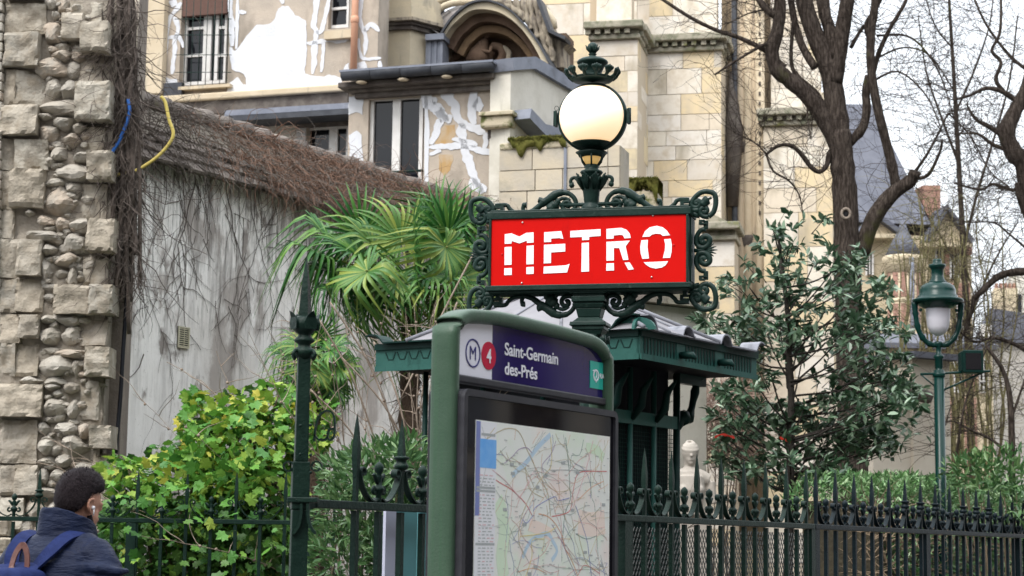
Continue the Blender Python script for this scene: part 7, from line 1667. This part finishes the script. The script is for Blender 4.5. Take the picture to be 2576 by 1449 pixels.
for pts, a, b in (([(2650, 1600), (2640, 1000), (2620, 700), (2585, 440), (2549, 383), (2532, 333), (2548, 290), (2565, 257), (2590, 200), (2600, 100), (2610, -50)], 60, 26), ([(2565, 260), (2525, 232), (2482, 222), (2440, 240), (2400, 252)], 16, 5), ([(2525, 230), (2505, 200), (2518, 157), (2495, 127), (2515, 83), (2518, 0), (2510, -50)], 12, 6), ([(2529, 345), (2490, 320), (2455, 300), (2432, 263)], 15, 5), ([(2545, 380), (2500, 365), (2459, 337), (2409, 337)], 13, 4), ([(2590, 470), (2545, 478), (2499, 463), (2465, 477), (2399, 460)], 12, 5), ([(2640, 690), (2576, 683), (2520, 692), (2480, 722), (2450, 752)], 24, 14), ([(2450, 752), (2440, 800), (2420, 850)], 12, 5), ([(2600, 560), (2580, 530), (2565, 490), (2560, 460)], 26, 16), ([(2600, 640), (2540, 590), (2500, 560), (2440, 560)], 7, 3), ([(2590, 180), (2540, 140), (2480, 60), (2440, -30)], 10, 5), ([(2600, 900), (2560, 870), (2500, 850), (2450, 860), (2400, 820)], 12, 5)):
    PT2.append(lim(pts, T2, a * k2_, b * k2_, 'trunk' if a == 60 else 'limb', M_BARK, tr2, 10 if a > 12 else 6))
m = MB(); twigs_from(m, PT2[1:], 340, 9, 20, .09, .005, .03, kids=3); m.build('twigs', M_TWB, tr2, kind='stuff')
# hanging twig curtain in the open sky between the two trees: a third crown farther back
T3 = 34.0
tr3 = thing('bare_tree', 'distant slender leafless tree filling the sky between the two nearer bare trees', 'tree', G(2430, T3)); PT3 = []
for pts, a, b in (([(2450, 1400), (2440, 1000), (2430, 760), (2420, 560), (2410, 380), (2400, 200), (2390, 40), (2385, -60)], 22, 6), ([(2425, 620), (2460, 480), (2500, 350), (2540, 200), (2560, 40)], 9, 4), ([(2415, 420), (2370, 300), (2330, 180), (2310, 40)], 8, 3), ([(2405, 280), (2450, 180), (2490, 60), (2500, -40)], 7, 3), ([(2430, 720), (2370, 600), (2330, 540)], 7, 3), ([(2395, 120), (2350, 60), (2320, -40)], 5, 3), ([(2440, 800), (2500, 660), (2560, 560)], 8, 3)):
    PT3.append(lim(pts, T3, a * T3 / FPX / 2, b * T3 / FPX / 2, 'trunk' if a == 22 else 'limb', M_BARK, tr3, 6))
m = MB(); twigs_from(m, PT3, 300, 10, 20, .12, .0055, .03, kids=3); m.build('twigs', M_TWB, tr3, kind='stuff')
# young olive green stems before the palace
M_OLST = mat('olive_green_stem', (.16, .15, .06), .9, (.11, .09, .05), 8)
go = random.Random(55)
for j, (xc, lb) in enumerate(((2300, 'thin multi stemmed bare sapling with olive bark in front of the turret'), (2395, 'thin multi stemmed bare sapling right behind the lantern'), (2500, 'thin multi stemmed bare sapling near the right edge'))):
    t_ = thing('sapling', lb, 'tree', G(xc, 30), 'bare saplings before the palace'); PS = []
    for k in range(9):
        x = xc + go.uniform(-45, 45); pts = []
        for y in range(1400, int(go.uniform(420, 620)), -90): x += go.uniform(-20, 20) + (x - xc) * .02; pts.append((x, y))
        PS.append(lim(pts, 30 + go.uniform(-.8, .8), .030, .008, 'stem', M_OLST, t_, 5, 3))
    m = MB(); gt = go; twigs_from(m, PS, 110, 7, 15, .11, .006, .02, up=.5, kids=2); m.build('twigs', M_OLST, t_, kind='stuff')
# stems with low arching branches at the far right
t_ = thing('bare_tree', 'small dark bare tree with arching low branches at the lower right', 'tree', G(2540, 24)); PS = []
for pts, a, b in (([(2542, 1500), (2545, 1100), (2530, 950), (2480, 870)], 22, 8), ([(2543, 1150), (2500, 1110), (2440, 1080), (2400, 1060)], 9, 4), ([(2400, 1200), (2420, 1050), (2450, 950), (2500, 840)], 8, 3), ([(2545, 1050), (2576, 960), (2600, 880)], 8, 3), ([(2380, 1180), (2370, 1100), (2400, 1000)], 5, 3)): PS.append(lim(pts, 24, a * k_, b * k_, 'trunk' if a == 22 else 'limb', M_BARK, t_, 7))
m = MB(); gt = random.Random(5); twigs_from(m, PS, 110, 7, 14, .08, .005, .02, kids=2); m.build('twigs', M_TWB, t_, kind='stuff')
# ------------------------------------------------------------------ the walking man, seen from behind
M_SKIN = mat('skin', (.50, .27, .19), .5, (.44, .22, .15), 12, spec=.3, bump=.05, bscale=90)
M_HAIR = mat('dark_brown_hair', (.010, .006, .008), .6, (.018, .012, .014), 60, stretch=(3, 3, 1), bump=.6, bscale=140, spec=.15)
M_JACK = mat('navy_puffer_jacket', (.007, .011, .030), .45, (.011, .017, .042), 9, spec=.10, bump=1.0, bscale=7, bstretch=(1, 1, 3.5))
M_TROU = mat('dark_trousers', (.02, .02, .025), .85, (.03, .03, .036), 12)
M_SHOE = mat('black_shoes', (.012, .012, .012), .5)
M_BAG = mat('blue_canvas', (.009, .016, .066), .75, (.014, .024, .09), 30, spec=.1, bump=.25, bscale=150)
M_BAGD = mat('dark_blue_canvas', (.007, .012, .045), .75, (.011, .019, .06), 30, spec=.1, bump=.25, bscale=150)
M_LEATH = mat('brown_leather', (.10, .040, .031), .5, (.14, .058, .046), 18, bump=.2)
M_BUD = mat('white_plastic', (.78, .78, .80), .25); M_BRASS = mat('brass_buckle', (.62, .52, .36), .35, metal=.8)
PFWD = V((.5, .866, 0)); PRT = V((.866, -.5, 0))
PB = V((-1.935, 8.30, 0))
def B(r, f, z): return PB + PRT * r + PFWD * f + V((0, 0, z))
BR = Matrix((PRT, PFWD, V((0, 0, 1)))).transposed()
per = thing('person', 'man with short dark hair in a navy jacket walking away along the fence', 'person', PB)
def remesh(o, vox, sm=4):
    r_ = o.modifiers.new('remesh', 'REMESH'); r_.mode = 'VOXEL'; r_.voxel_size = vox; r_.use_smooth_shade = True
    s = o.modifiers.new('smooth', 'SMOOTH'); s.factor = .5; s.iterations = sm; return o
hc = B(.022, .10, 1.618)                                # head centre
HT = Matrix.Rotation(math.radians(-20), 3, PRT) @ Matrix.Rotation(math.radians(-8), 3, 'Z')   # looks down and a little to his right
HR_ = HT @ BR
def Hd(r, f, z): return hc + HR_ @ V((r, f, z))
m = MB()
m.ball(Hd(0, -.012, .018), .1, 20, (.76, .97, 1.02), HR_); m.ball(Hd(0, .035, -.05), .08, 16, (.78, .80, 1.0), HR_); m.ball(Hd(0, .055, -.10), .045, 12, (.85, .8, .8), HR_)
m.tube([Hd(0, .085, -.015), Hd(0, .108, -.038), Hd(0, .10, -.052)], [.010, .013, .012], 8)
m.tube([Hd(-.03, .082, -.085), Hd(0, .094, -.083), Hd(.03, .082, -.085)], .007, 6)
for s in (-1, 1):
    m.ball(Hd(s * .030, .082, .002), .014, 10); m.tube([Hd(s * .014, .090, .020), Hd(s * .034, .086, .025), Hd(s * .052, .072, .018)], .007, 6)
    er = [(.020, .008), (.030, -.008), (.020, -.026), (.0, -.030), (-.018, -.016), (-.030, .004), (-.026, .018)]
    m.tube([Hd(s * (.079 + .012 * (e_[1] < 0)), -.004 + e_[1], -.022 + e_[0]) for e_ in er], [.006, .008, .009, .008, .007, .008, .006], 7)
    m.ball(Hd(s * .078, -.010, -.024), .022, 10, (.35, .9, 1.2), HR_)
m.tube([Hd(0, -.02, -.05), B(.005, .03, 1.49), B(0, .0, 1.40)], [.062, .060, .075], 14)
m.tube([B(0, 0, 1.42), B(0, -.01, 1.25), B(0, -.01, 1.05), B(0, 0, .92)], [.09, .11, .11, .12], 16)
for s in (-1, 1):
    m.tube([B(s * .06, 0, 1.38), B(s * .18, 0, 1.36)], [.05, .05], 10)
    m.tube([B(s * .18, 0, 1.34), B(s * .25, -.02 * s, 1.10), B(s * .27, .05 + .14 * (s > 0), .90)], [.055, .045, .034], 10)
    hw = B(s * .27, .06 + .14 * (s > 0), .88); m.ball(hw + PFWD * .02 + V((0, 0, -.045)), .04, 10, (.45, .8, 1.15), BR)
    for k in range(4): fo = hw + PFWD * (.045 - .022 * k) + V((0, 0, -.085)); m.tube([fo, fo + PFWD * .006 + V((0, 0, -.034)), fo + PFWD * .018 + V((0, 0, -.060 + .006 * abs(k - 1.5)))], [.0095, .009, .007], 7)
    m.tube([hw + PFWD * .04 + V((0, 0, -.03)), hw + PFWD * .065 + V((0, 0, -.06)), hw + PFWD * .066 + V((0, 0, -.085))], [.011, .010, .008], 7)
    st = .22 * s
    m.tube([B(s * .09, 0, .95), B(s * .10, st * .35 + .04, .52), B(s * .10, st - (.06 if s < 0 else 0), .10)], [.085, .055, .038], 12); m.tube([B(s * .10, st - (.06 if s < 0 else 0), .07), B(s * .10, st + .12 - (.06 if s < 0 else 0), .035)], [.035, .03], 8)
remesh(m.build('body', M_SKIN, per), .007)
# hair: a cap over the skull, tapering to the nape
m = MB(); n1, n2 = 28, 40; vs = []; keep = {}
for i in range(n1 + 1):
    th_a = math.pi * i / n1
    for j in range(n2):
        ph = 2 * math.pi * j / n2; d = V((math.sin(th_a) * math.cos(ph), math.sin(th_a) * math.sin(ph), math.cos(th_a)))
        fwd, up = d.y, d.z
        lim_ = -.93 if fwd < -.40 else (-.93 + (fwd + .40) / .40 * 1.05 if fwd < 0 else (.15 + fwd * .45))
        t = max(0, min(1, (up - lim_) / .34)); q_ = d * 9
        th2 = (.006 + .016 * t + .010 * max(0, up) * (1 + .5 * max(0, fwd))) if up > lim_ else -.02
        th2 += .0035 * mnoise.noise(q_ * 2.2) * t
        vs.append(Hd(d.x * (.076 + th2), -.012 + d.y * (.097 + th2), .018 + d.z * (.102 + th2)))
m.add(vs, [(i * n2 + j, i * n2 + (j + 1) % n2, (i + 1) * n2 + (j + 1) % n2, (i + 1) * n2 + j)[::-1] for i in range(n1) for j in range(n2)], True)
gh_ = random.Random(2)
for k in range(6000):                                   # short strands
    th_a, ph = math.acos(gh_.uniform(-.98, 1)), gh_.uniform(0, 6.283); d = V((math.sin(th_a) * math.cos(ph), math.sin(th_a) * math.sin(ph), math.cos(th_a))); fwd, up = d.y, d.z
    lim_ = -.90 if fwd < -.40 else (-.90 + (fwd + .40) / .40 * 1.05 if fwd < 0 else (.18 + fwd * .45))
    if up < lim_ - .10 or (up < lim_ + .02 and gh_.random() < .5): continue
    t = max(0, min(1, (up - lim_) / .34)); th2 = .004 + .018 * t + .010 * max(0, up)
    p = V((d.x * (.075 + th2), -.012 + d.y * (.096 + th2), .018 + d.z * (.101 + th2))); tg = (V((gh_.gauss(0, .4), .5 + gh_.gauss(0, .3), -.5 * (1 - up))) + d * .7).normalized(); e_ = p + tg * .013 * (.35 + t); sd = tg.cross(d).normalized() * .0011
    a, b, c_ = [hc + HR_ @ v for v in (p - sd, p + sd, e_)]; m.add([a, b, c_], [(0, 1, 2)])
m.build('hair', M_HAIR, per)
m = MB()                                               # short dark beard along the jaw
for s in (-1, 1): m.tube([Hd(s * .060, .016, -.055), Hd(s * .056, .040, -.090), Hd(s * .034, .070, -.122), Hd(0, .084, -.128)], [.012, .016, .016, .016], 8)
m.build('beard', M_HAIR, per)
# jacket: one continuous padded shell
def sect(z, rx, ry, cf, n=20, tilt=0.0):
    return [B(rx * math.copysign(abs(math.cos(a)) ** .8, math.cos(a)), cf + ry * math.copysign(abs(math.sin(a)) ** .8, math.sin(a)), z + tilt * math.sin(a)) for a in [2 * math.pi * k / n for k in range(n)]]
m = MB(); S = [sect(.74, .215, .15, -.01), sect(.80, .235, .165, -.01), sect(.95, .228, .16, -.015), sect(1.10, .235, .165, -.02), sect(1.26, .248, .165, -.025), sect(1.345, .250, .155, -.02), sect(1.405, .225, .135, -.01), sect(1.45, .165, .115, .005), sect(1.485, .10, .10, .02)]
vs = [p for r_ in S for p in r_]; n = 20
m.add(vs, [(i * n + k, i * n + (k + 1) % n, (i + 1) * n + (k + 1) % n, (i + 1) * n + k) for i in range(len(S) - 1) for k in range(n)] + [tuple(range(n - 1, -1, -1)), tuple((len(S) - 1) * n + k for k in range(n))], True)
for s in (-1, 1):
    arm = [tuple(B(s * .13, 0, 1.40)), tuple(B(s * .235, .0, 1.355)), tuple(B(s * .30, -.01, 1.18)), tuple(B(s * .315, .02, 1.08)), tuple(B(s * .29, .09 + .08 * (s > 0), .93))]
    ap = smooth_path(arm, 6); m.tube([V(p) for p in ap], [(.095 if i < 3 else .092 - .0012 * i) + .005 * math.sin(i * 1.9) for i in range(len(ap))], 16)
for s, z, k in ((1, 1.27, 0), (1, 1.21, 1), (1, 1.16, 2), (1, 1.33, 3), (-1, 1.25, 4), (-1, 1.18, 5)):   # pulled folds round the sleeve
    m.tube([B(s * .215, -.085, z + .02), B(s * .29, -.075, z + .008), B(s * .355, -.02, z - .005), B(s * .36, .04, z)], [.016, .024, .022, .012], 8)
remesh(m.build('jacket', M_JACK, per), .009, 3)
# standing collar, higher at the nape, open at the front
m = MB(); N = 26; vs = []
for k in range(N + 1):
    a = math.radians(-90 - 148 + 296 * k / N); b_ = abs(k / N - .5) * 2
    rx, ry = .108 + .018 * b_, .112 + .03 * b_; top = 1.60 - .095 * b_ ** 1.5; bot = 1.40 - .05 * b_ ** 2
    ca, sa = math.cos(a), math.sin(a)
    for rr, z in ((1.12, bot), (1.08, (top + bot) / 2), (1.0, top - .012), (.97, top), (.90, top - .004), (.90, bot)): vs.append(B(ca * rx * rr + .008, .030 + sa * ry * rr, z + .008 * mnoise.noise(V((k * .6, rr * 3, z * 9)))))
m.add(vs, [(i * 6 + q_, (i + 1) * 6 + q_, (i + 1) * 6 + (q_ + 1) % 6, i * 6 + (q_ + 1) % 6) for i in range(N) for q_ in range(6)], True); o = m.build('collar', M_JACK, per)
sb = o.modifiers.new('sub', 'SUBSURF'); sb.levels = 1; sb.render_levels = 1
m = MB()
for s in (-1, 1):
    st = .22 * s; m.tube([B(s * .085, 0, .98), B(s * .095, st * .35 + .04, .52), B(s * .10, st - (.06 if s < 0 else 0), .08)], [.115, .085, .075], 14)
m.ball(B(0, 0, .92), .17, 16, (1.1, .85, .8), BR); remesh(m.build('trousers', M_TROU, per), .012)
for s in (-1, 1):
    st = .22 * s - (.06 if s < 0 else 0); m = MB(); m.tube([B(s * .10, st - .05, .06), B(s * .10, st + .06, .055), B(s * .10, st + .16, .035), B(s * .10, st + .20, .03)], [.052, .052, .042, .02], 12); m.build('shoe', M_SHOE, per)
# earbud
eb = thing('earbud', 'white wireless earbud in the right ear of the walking man', 'earbud', Hd(.088, .006, -.03))
m = MB(); m.ball(Hd(.086, .004, -.026), .0085, 10, (1, 1.1, 1.1), HR_); m.build('bud', M_BUD, eb); m = MB(); m.tube([Hd(.088, .008, -.03), Hd(.085, .018, -.056)], .0036, 8); m.build('stalk', M_BUD, eb)
# backpack
bag = thing('backpack', 'blue canvas backpack with brown leather straps on the back of the walking man', 'backpack', B(-.05, -.2, .92))
def rb(c_, sx, sy, sz, e_=.35, n1=14, n2=24):
    m = MB(); vs = []
    sg = lambda v, p: math.copysign(abs(v) ** p, v)
    for i in range(n1 + 1):
        th_a = -math.pi / 2 + math.pi * i / n1
        for j in range(n2):
            ph = 2 * math.pi * j / n2; p = V((sx * sg(math.cos(th_a), e_) * sg(math.cos(ph), e_), sy * sg(math.cos(th_a), e_) * sg(math.sin(ph), e_), sz * sg(math.sin(th_a), e_)))
            p += V((0, 1, 0)) * .012 * mnoise.noise(p * 12); vs.append(B(*c_) + BR @ p)
    m.add(vs, [(i * n2 + j, i * n2 + (j + 1) % n2, (i + 1) * n2 + (j + 1) % n2, (i + 1) * n2 + j) for i in range(n1) for j in range(n2)], True); return m
rb((-.03, -.265, 1.12), .165, .095, .22).build('main_compartment', M_BAG, bag)
# drawn-in fabric flap peaks
m = MB(); vs = [B(-.19, -.36, 1.30), B(-.02, -.37, 1.285), B(.125, -.33, 1.27), B(.10, -.19, 1.36), B(.02, -.165, 1.375), B(-.19, -.20, 1.36), B(-.19, -.37, 1.18), B(-.02, -.385, 1.16), B(.13, -.345, 1.17)]
m.add(vs, [(0, 1, 4, 5), (1, 2, 3, 4), (6, 7, 1, 0), (7, 8, 2, 1)], True); o = m.build('flap', M_BAG, bag); so_ = o.modifiers.new('solid', 'SOLIDIFY'); so_.thickness = .012; sb = o.modifiers.new('sub', 'SUBSURF'); sb.levels = 2; sb.render_levels = 2
m = MB(); vs = [B(.055, -.30, 1.30), B(.135, -.30, 1.20), B(.14, -.20, 1.16), B(.075, -.175, 1.37), B(.10, -.33, 1.05), B(.15, -.24, 1.05)]
m.add(vs, [(0, 1, 2, 3), (1, 4, 5, 2)], True); o = m.build('side_gusset', M_BAGD, bag); so_ = o.modifiers.new('solid', 'SOLIDIFY'); so_.thickness = .012; sb = o.modifiers.new('sub', 'SUBSURF'); sb.levels = 2; sb.render_levels = 2
def belt(nm, pts, wd, th_, mt, nrm, par=bag):
    """flat strap through points, widened sideways to its normal"""
    p = [V(q_) for q_ in smooth_path([tuple(q_) for q_ in pts], 5)]; m = MB(); vs = []
    for i in range(len(p)):
        t = (p[min(i + 1, len(p) - 1)] - p[max(i - 1, 0)]).normalized(); s = t.cross(V(nrm)).normalized() * wd / 2; nn = s.cross(t).normalized() * th_ / 2
        vs += [p[i] - s - nn, p[i] + s - nn, p[i] + s + nn, p[i] - s + nn]
    m.add(vs, [(i * 4 + k, (i + 1) * 4 + k, (i + 1) * 4 + (k + 1) % 4, i * 4 + (k + 1) % 4) for i in range(len(p) - 1) for k in range(4)] + [(0, 1, 2, 3), tuple(len(vs) - 1 - k for k in range(4))]); return m.build(nm, mt, par)
for s in (-1, 1): belt('shoulder_strap', [B(s * .06 - .02, -.195, 1.33), B(s * .10, -.17, 1.40), B(s * .125, -.08, 1.472), B(s * .135, .03, 1.475), B(s * .14, .12, 1.39), B(s * .15, .155, 1.22)], .062, .012, M_BAG, (0, -.6, .8))
belt('carry_handle', [B(-.03, -.25, 1.335), B(-.026, -.235, 1.39), B(-.004, -.225, 1.43), B(.018, -.225, 1.425), B(.034, -.225, 1.385), B(.036, -.225, 1.335)], .026, .006, M_LEATH, PFWD)
st_ = belt('leather_strap', [B(.03, -.29, 1.335), B(-.01, -.345, 1.29), B(-.035, -.382, 1.23), B(-.06, -.385, 1.17), B(-.07, -.375, 1.05)], .036, .006, M_LEATH, PFWD)
m = MB(); m.box(B(-.058, -.392, 1.175), (.05, .012, .03), BR); m.build('buckle', M_BRASS, st_, bevel=.004)

# ------------------------------------------------------------------ white stone bust behind the fence
M_MARB = mat('white_stone', (.44, .40, .35), .85, (.34, .31, .27), 5, bump=.15)
BY = 18.3; bb = G(1737, BY); bz = lambda y: P(1737, y, BY).z
bust = thing('stone_bust', 'white stone bust of a woman with bound hair beyond the fence', 'statue', bb)
def Q(r, f, z): return V((bb.x + r, BY - f, z))
hzc = bz(1142); hs_ = (bz(1116) - bz(1166)) / .22
m = MB(); s = hs_
BI = Matrix.Rotation(math.radians(18), 3, 'Z')
m.ball(Q(0, .0, hzc + .015 * s), .108 * s, 18, (.86, .98, 1.05)); m.ball(Q(0, .03 * s, hzc - .045 * s), .078 * s, 14, (.86, .85, 1.0)); m.ball(Q(0, .055 * s, hzc - .095 * s), .035 * s, 10); m.tube([Q(0, .085 * s, hzc + .01 * s), Q(0, .112 * s, hzc - .028 * s), Q(0, .1 * s, hzc - .036 * s)], [.010 * s, .014 * s, .010 * s], 7)
for e_ in (-1, 1): m.tube([Q(e_ * .014 * s, .094 * s, hzc + .012 * s), Q(e_ * .05 * s, .082 * s, hzc + .014 * s)], .008 * s, 6)
m.tube([Q(-.022 * s, .092 * s, hzc - .066 * s), Q(.022 * s, .092 * s, hzc - .066 * s)], .008 * s, 6)
for k, (rk, zk) in enumerate(((.088, .058), (.074, .090), (.046, .118))): m.tube([Q(rk * s * math.cos(a), -.008 * s + rk * 1.2 * s * math.sin(a), hzc + zk * s - .03 * s * math.sin(a)) for a in [i * math.pi / 10 for i in range(21)]], .014 * s, 7)
m.ball(Q(0, -.09 * s, hzc + .03 * s), .06 * s, 12)
m.tube([Q(0, 0, hzc - .05 * s), Q(0, -.01, hzc - .13 * s), Q(0, -.02, hzc - .20 * s)], [.072 * s, .066 * s, .11 * s], 12)
m.tube([Q(-.20 * s, -.02, hzc - .29 * s), Q(-.1 * s, -.01, hzc - .245 * s), Q(0, 0, hzc - .235 * s), Q(.1 * s, -.01, hzc - .245 * s), Q(.20 * s, -.02, hzc - .29 * s)], [.075 * s, .085 * s, .09 * s, .085 * s, .075 * s], 12)
m.tube([Q(0, 0, hzc - .25 * s), Q(0, .01, hzc - .40 * s), Q(0, 0, hzc - .62 * s)], [.15 * s, .165 * s, .13 * s], 16)
for e_ in (-1, 1): m.ball(Q(e_ * .075 * s, .10 * s, hzc - .40 * s), .07 * s, 12); m.tube([Q(e_ * .22 * s, -.02, hzc - .30 * s), Q(e_ * .245 * s, -.01, hzc - .55 * s)], [.062 * s, .05 * s], 10)
remesh(m.build('figure', M_MARB, bust), .009, 2)
m = MB(); m.lathe(bb, [(.30, 0), (.30, .1), (.22, .15), (.22, hzc - .72 * s), (.27, hzc - .67 * s), (.27, hzc - .62 * s)], 4, smooth=False, phase=math.pi / 4); m.build('pedestal', M_MARB, bust)

# ------------------------------------------------------------------ scraps of red tape on the branches
M_RED = mat('red_plastic_tape', (.62, .045, .03), .45)
for i, (pts, lb) in enumerate((([(1798, 1100), (1815, 1093), (1832, 1096), (1848, 1101)], 'red plastic tape tied to a twig above the stone bust'), ([(1962, 1101), (1975, 1106), (1990, 1112)], 'faded red tape scrap low on the evergreen trunk'))):
    m = MB(); q_ = [P(x, y, 18.6) for x, y in pts]; p = [V(v) for v in smooth_path([tuple(v) for v in q_], 4)]; vs = []
    for j, v in enumerate(p): h = .010 + .004 * math.sin(j * 1.3); vs += [v + V((0, -.004, h)), v + V((0, .004 * math.sin(j), -h)), v + V((0, .006, h)), v + V((0, .012, -h))]
    m.add(vs, [(j * 4, j * 4 + 1, j * 4 + 5, j * 4 + 4) for j in range(len(p) - 1)] + [(j * 4 + 2, j * 4 + 6, j * 4 + 7, j * 4 + 3) for j in range(len(p) - 1)]); tag(m.build('red_tape', M_RED), lb, 'tape', 'scraps of red tape')

# ------------------------------------------------------------------ houses across the street for reflections, and an unseen row added to block sky
M_OPP = mat('street_house_stone', (.34, .30, .25), .9, (.28, .25, .21), 1.5); M_OPW = mat('street_house_window', (.05, .055, .065), .15)
OPF = Frame(FD.pt(0, 0, 17), math.atan2(.868, .496) + math.pi)
BKF = Frame((0, -13, 0), math.pi)  # unseen house row added behind the viewer to block low frontal sky
for i, (OPF, x0, x1) in enumerate(((OPF, -62, -42), (OPF, -41.6, -22), (OPF, -21.6, -2), (OPF, -1.6, 18), (BKF, -14, 4.8), (BKF, 5, 24), (BKF, 24.2, 44))):
    t_ = thing('apartment_house', ['stone apartment house farthest down the far side of the street', 'stone apartment house third along the far side of the street', 'stone apartment house on the far side of the street facing the map board', 'stone apartment house on the far side of the street behind the viewer', 'unseen stone apartment house added behind the viewer to block low sky, right of the middle', 'unseen stone apartment house added directly behind the viewer to block low sky', 'unseen stone apartment house added behind the viewer to block low sky, far left'][i], 'building', OPF.pt((x0 + x1) / 2, 0, 0), 'apartment houses across the street')
    m = MB(); m.fbox(OPF, x0, x1, 0, 14, -10, 0); m.build('wall', M_OPP, t_)
    m = MB(); m.fbox(OPF, x0, x1, 14.01, 16, -9, -.6); m.build('roof', M_SLATE, t_)
    me_w = MB().box((0, 0, 0), (1.2, .1, 2.1)).mesh('window'); me_w.materials.append(M_OPW)
    for a in range(6):
        for b in range(5): inst('window', me_w, t_, M4(OPF, x0 + (x1 - x0) * (a + .5) / 6, 1.8 + b * 2.7, .03))

# street trees on the far side, mirrored in the header glass
for i, (dx, dy) in enumerate(((1.2, -13.0), (4.6, -9.5))):
    lb = ('bare street tree outside the picture mirrored at the left of the blue header', 'bare street tree outside the picture mirrored at the right of the blue header')[i]
    c_ = tree.copy(); C.objects.link(c_); c_.location = tree.location + V((dx, dy, 0)); c_['label'] = lb; c_['group'] = 'street trees across the road'
    for ch in list(tree.children):
        k = ch.copy(); C.objects.link(k); k.parent = c_
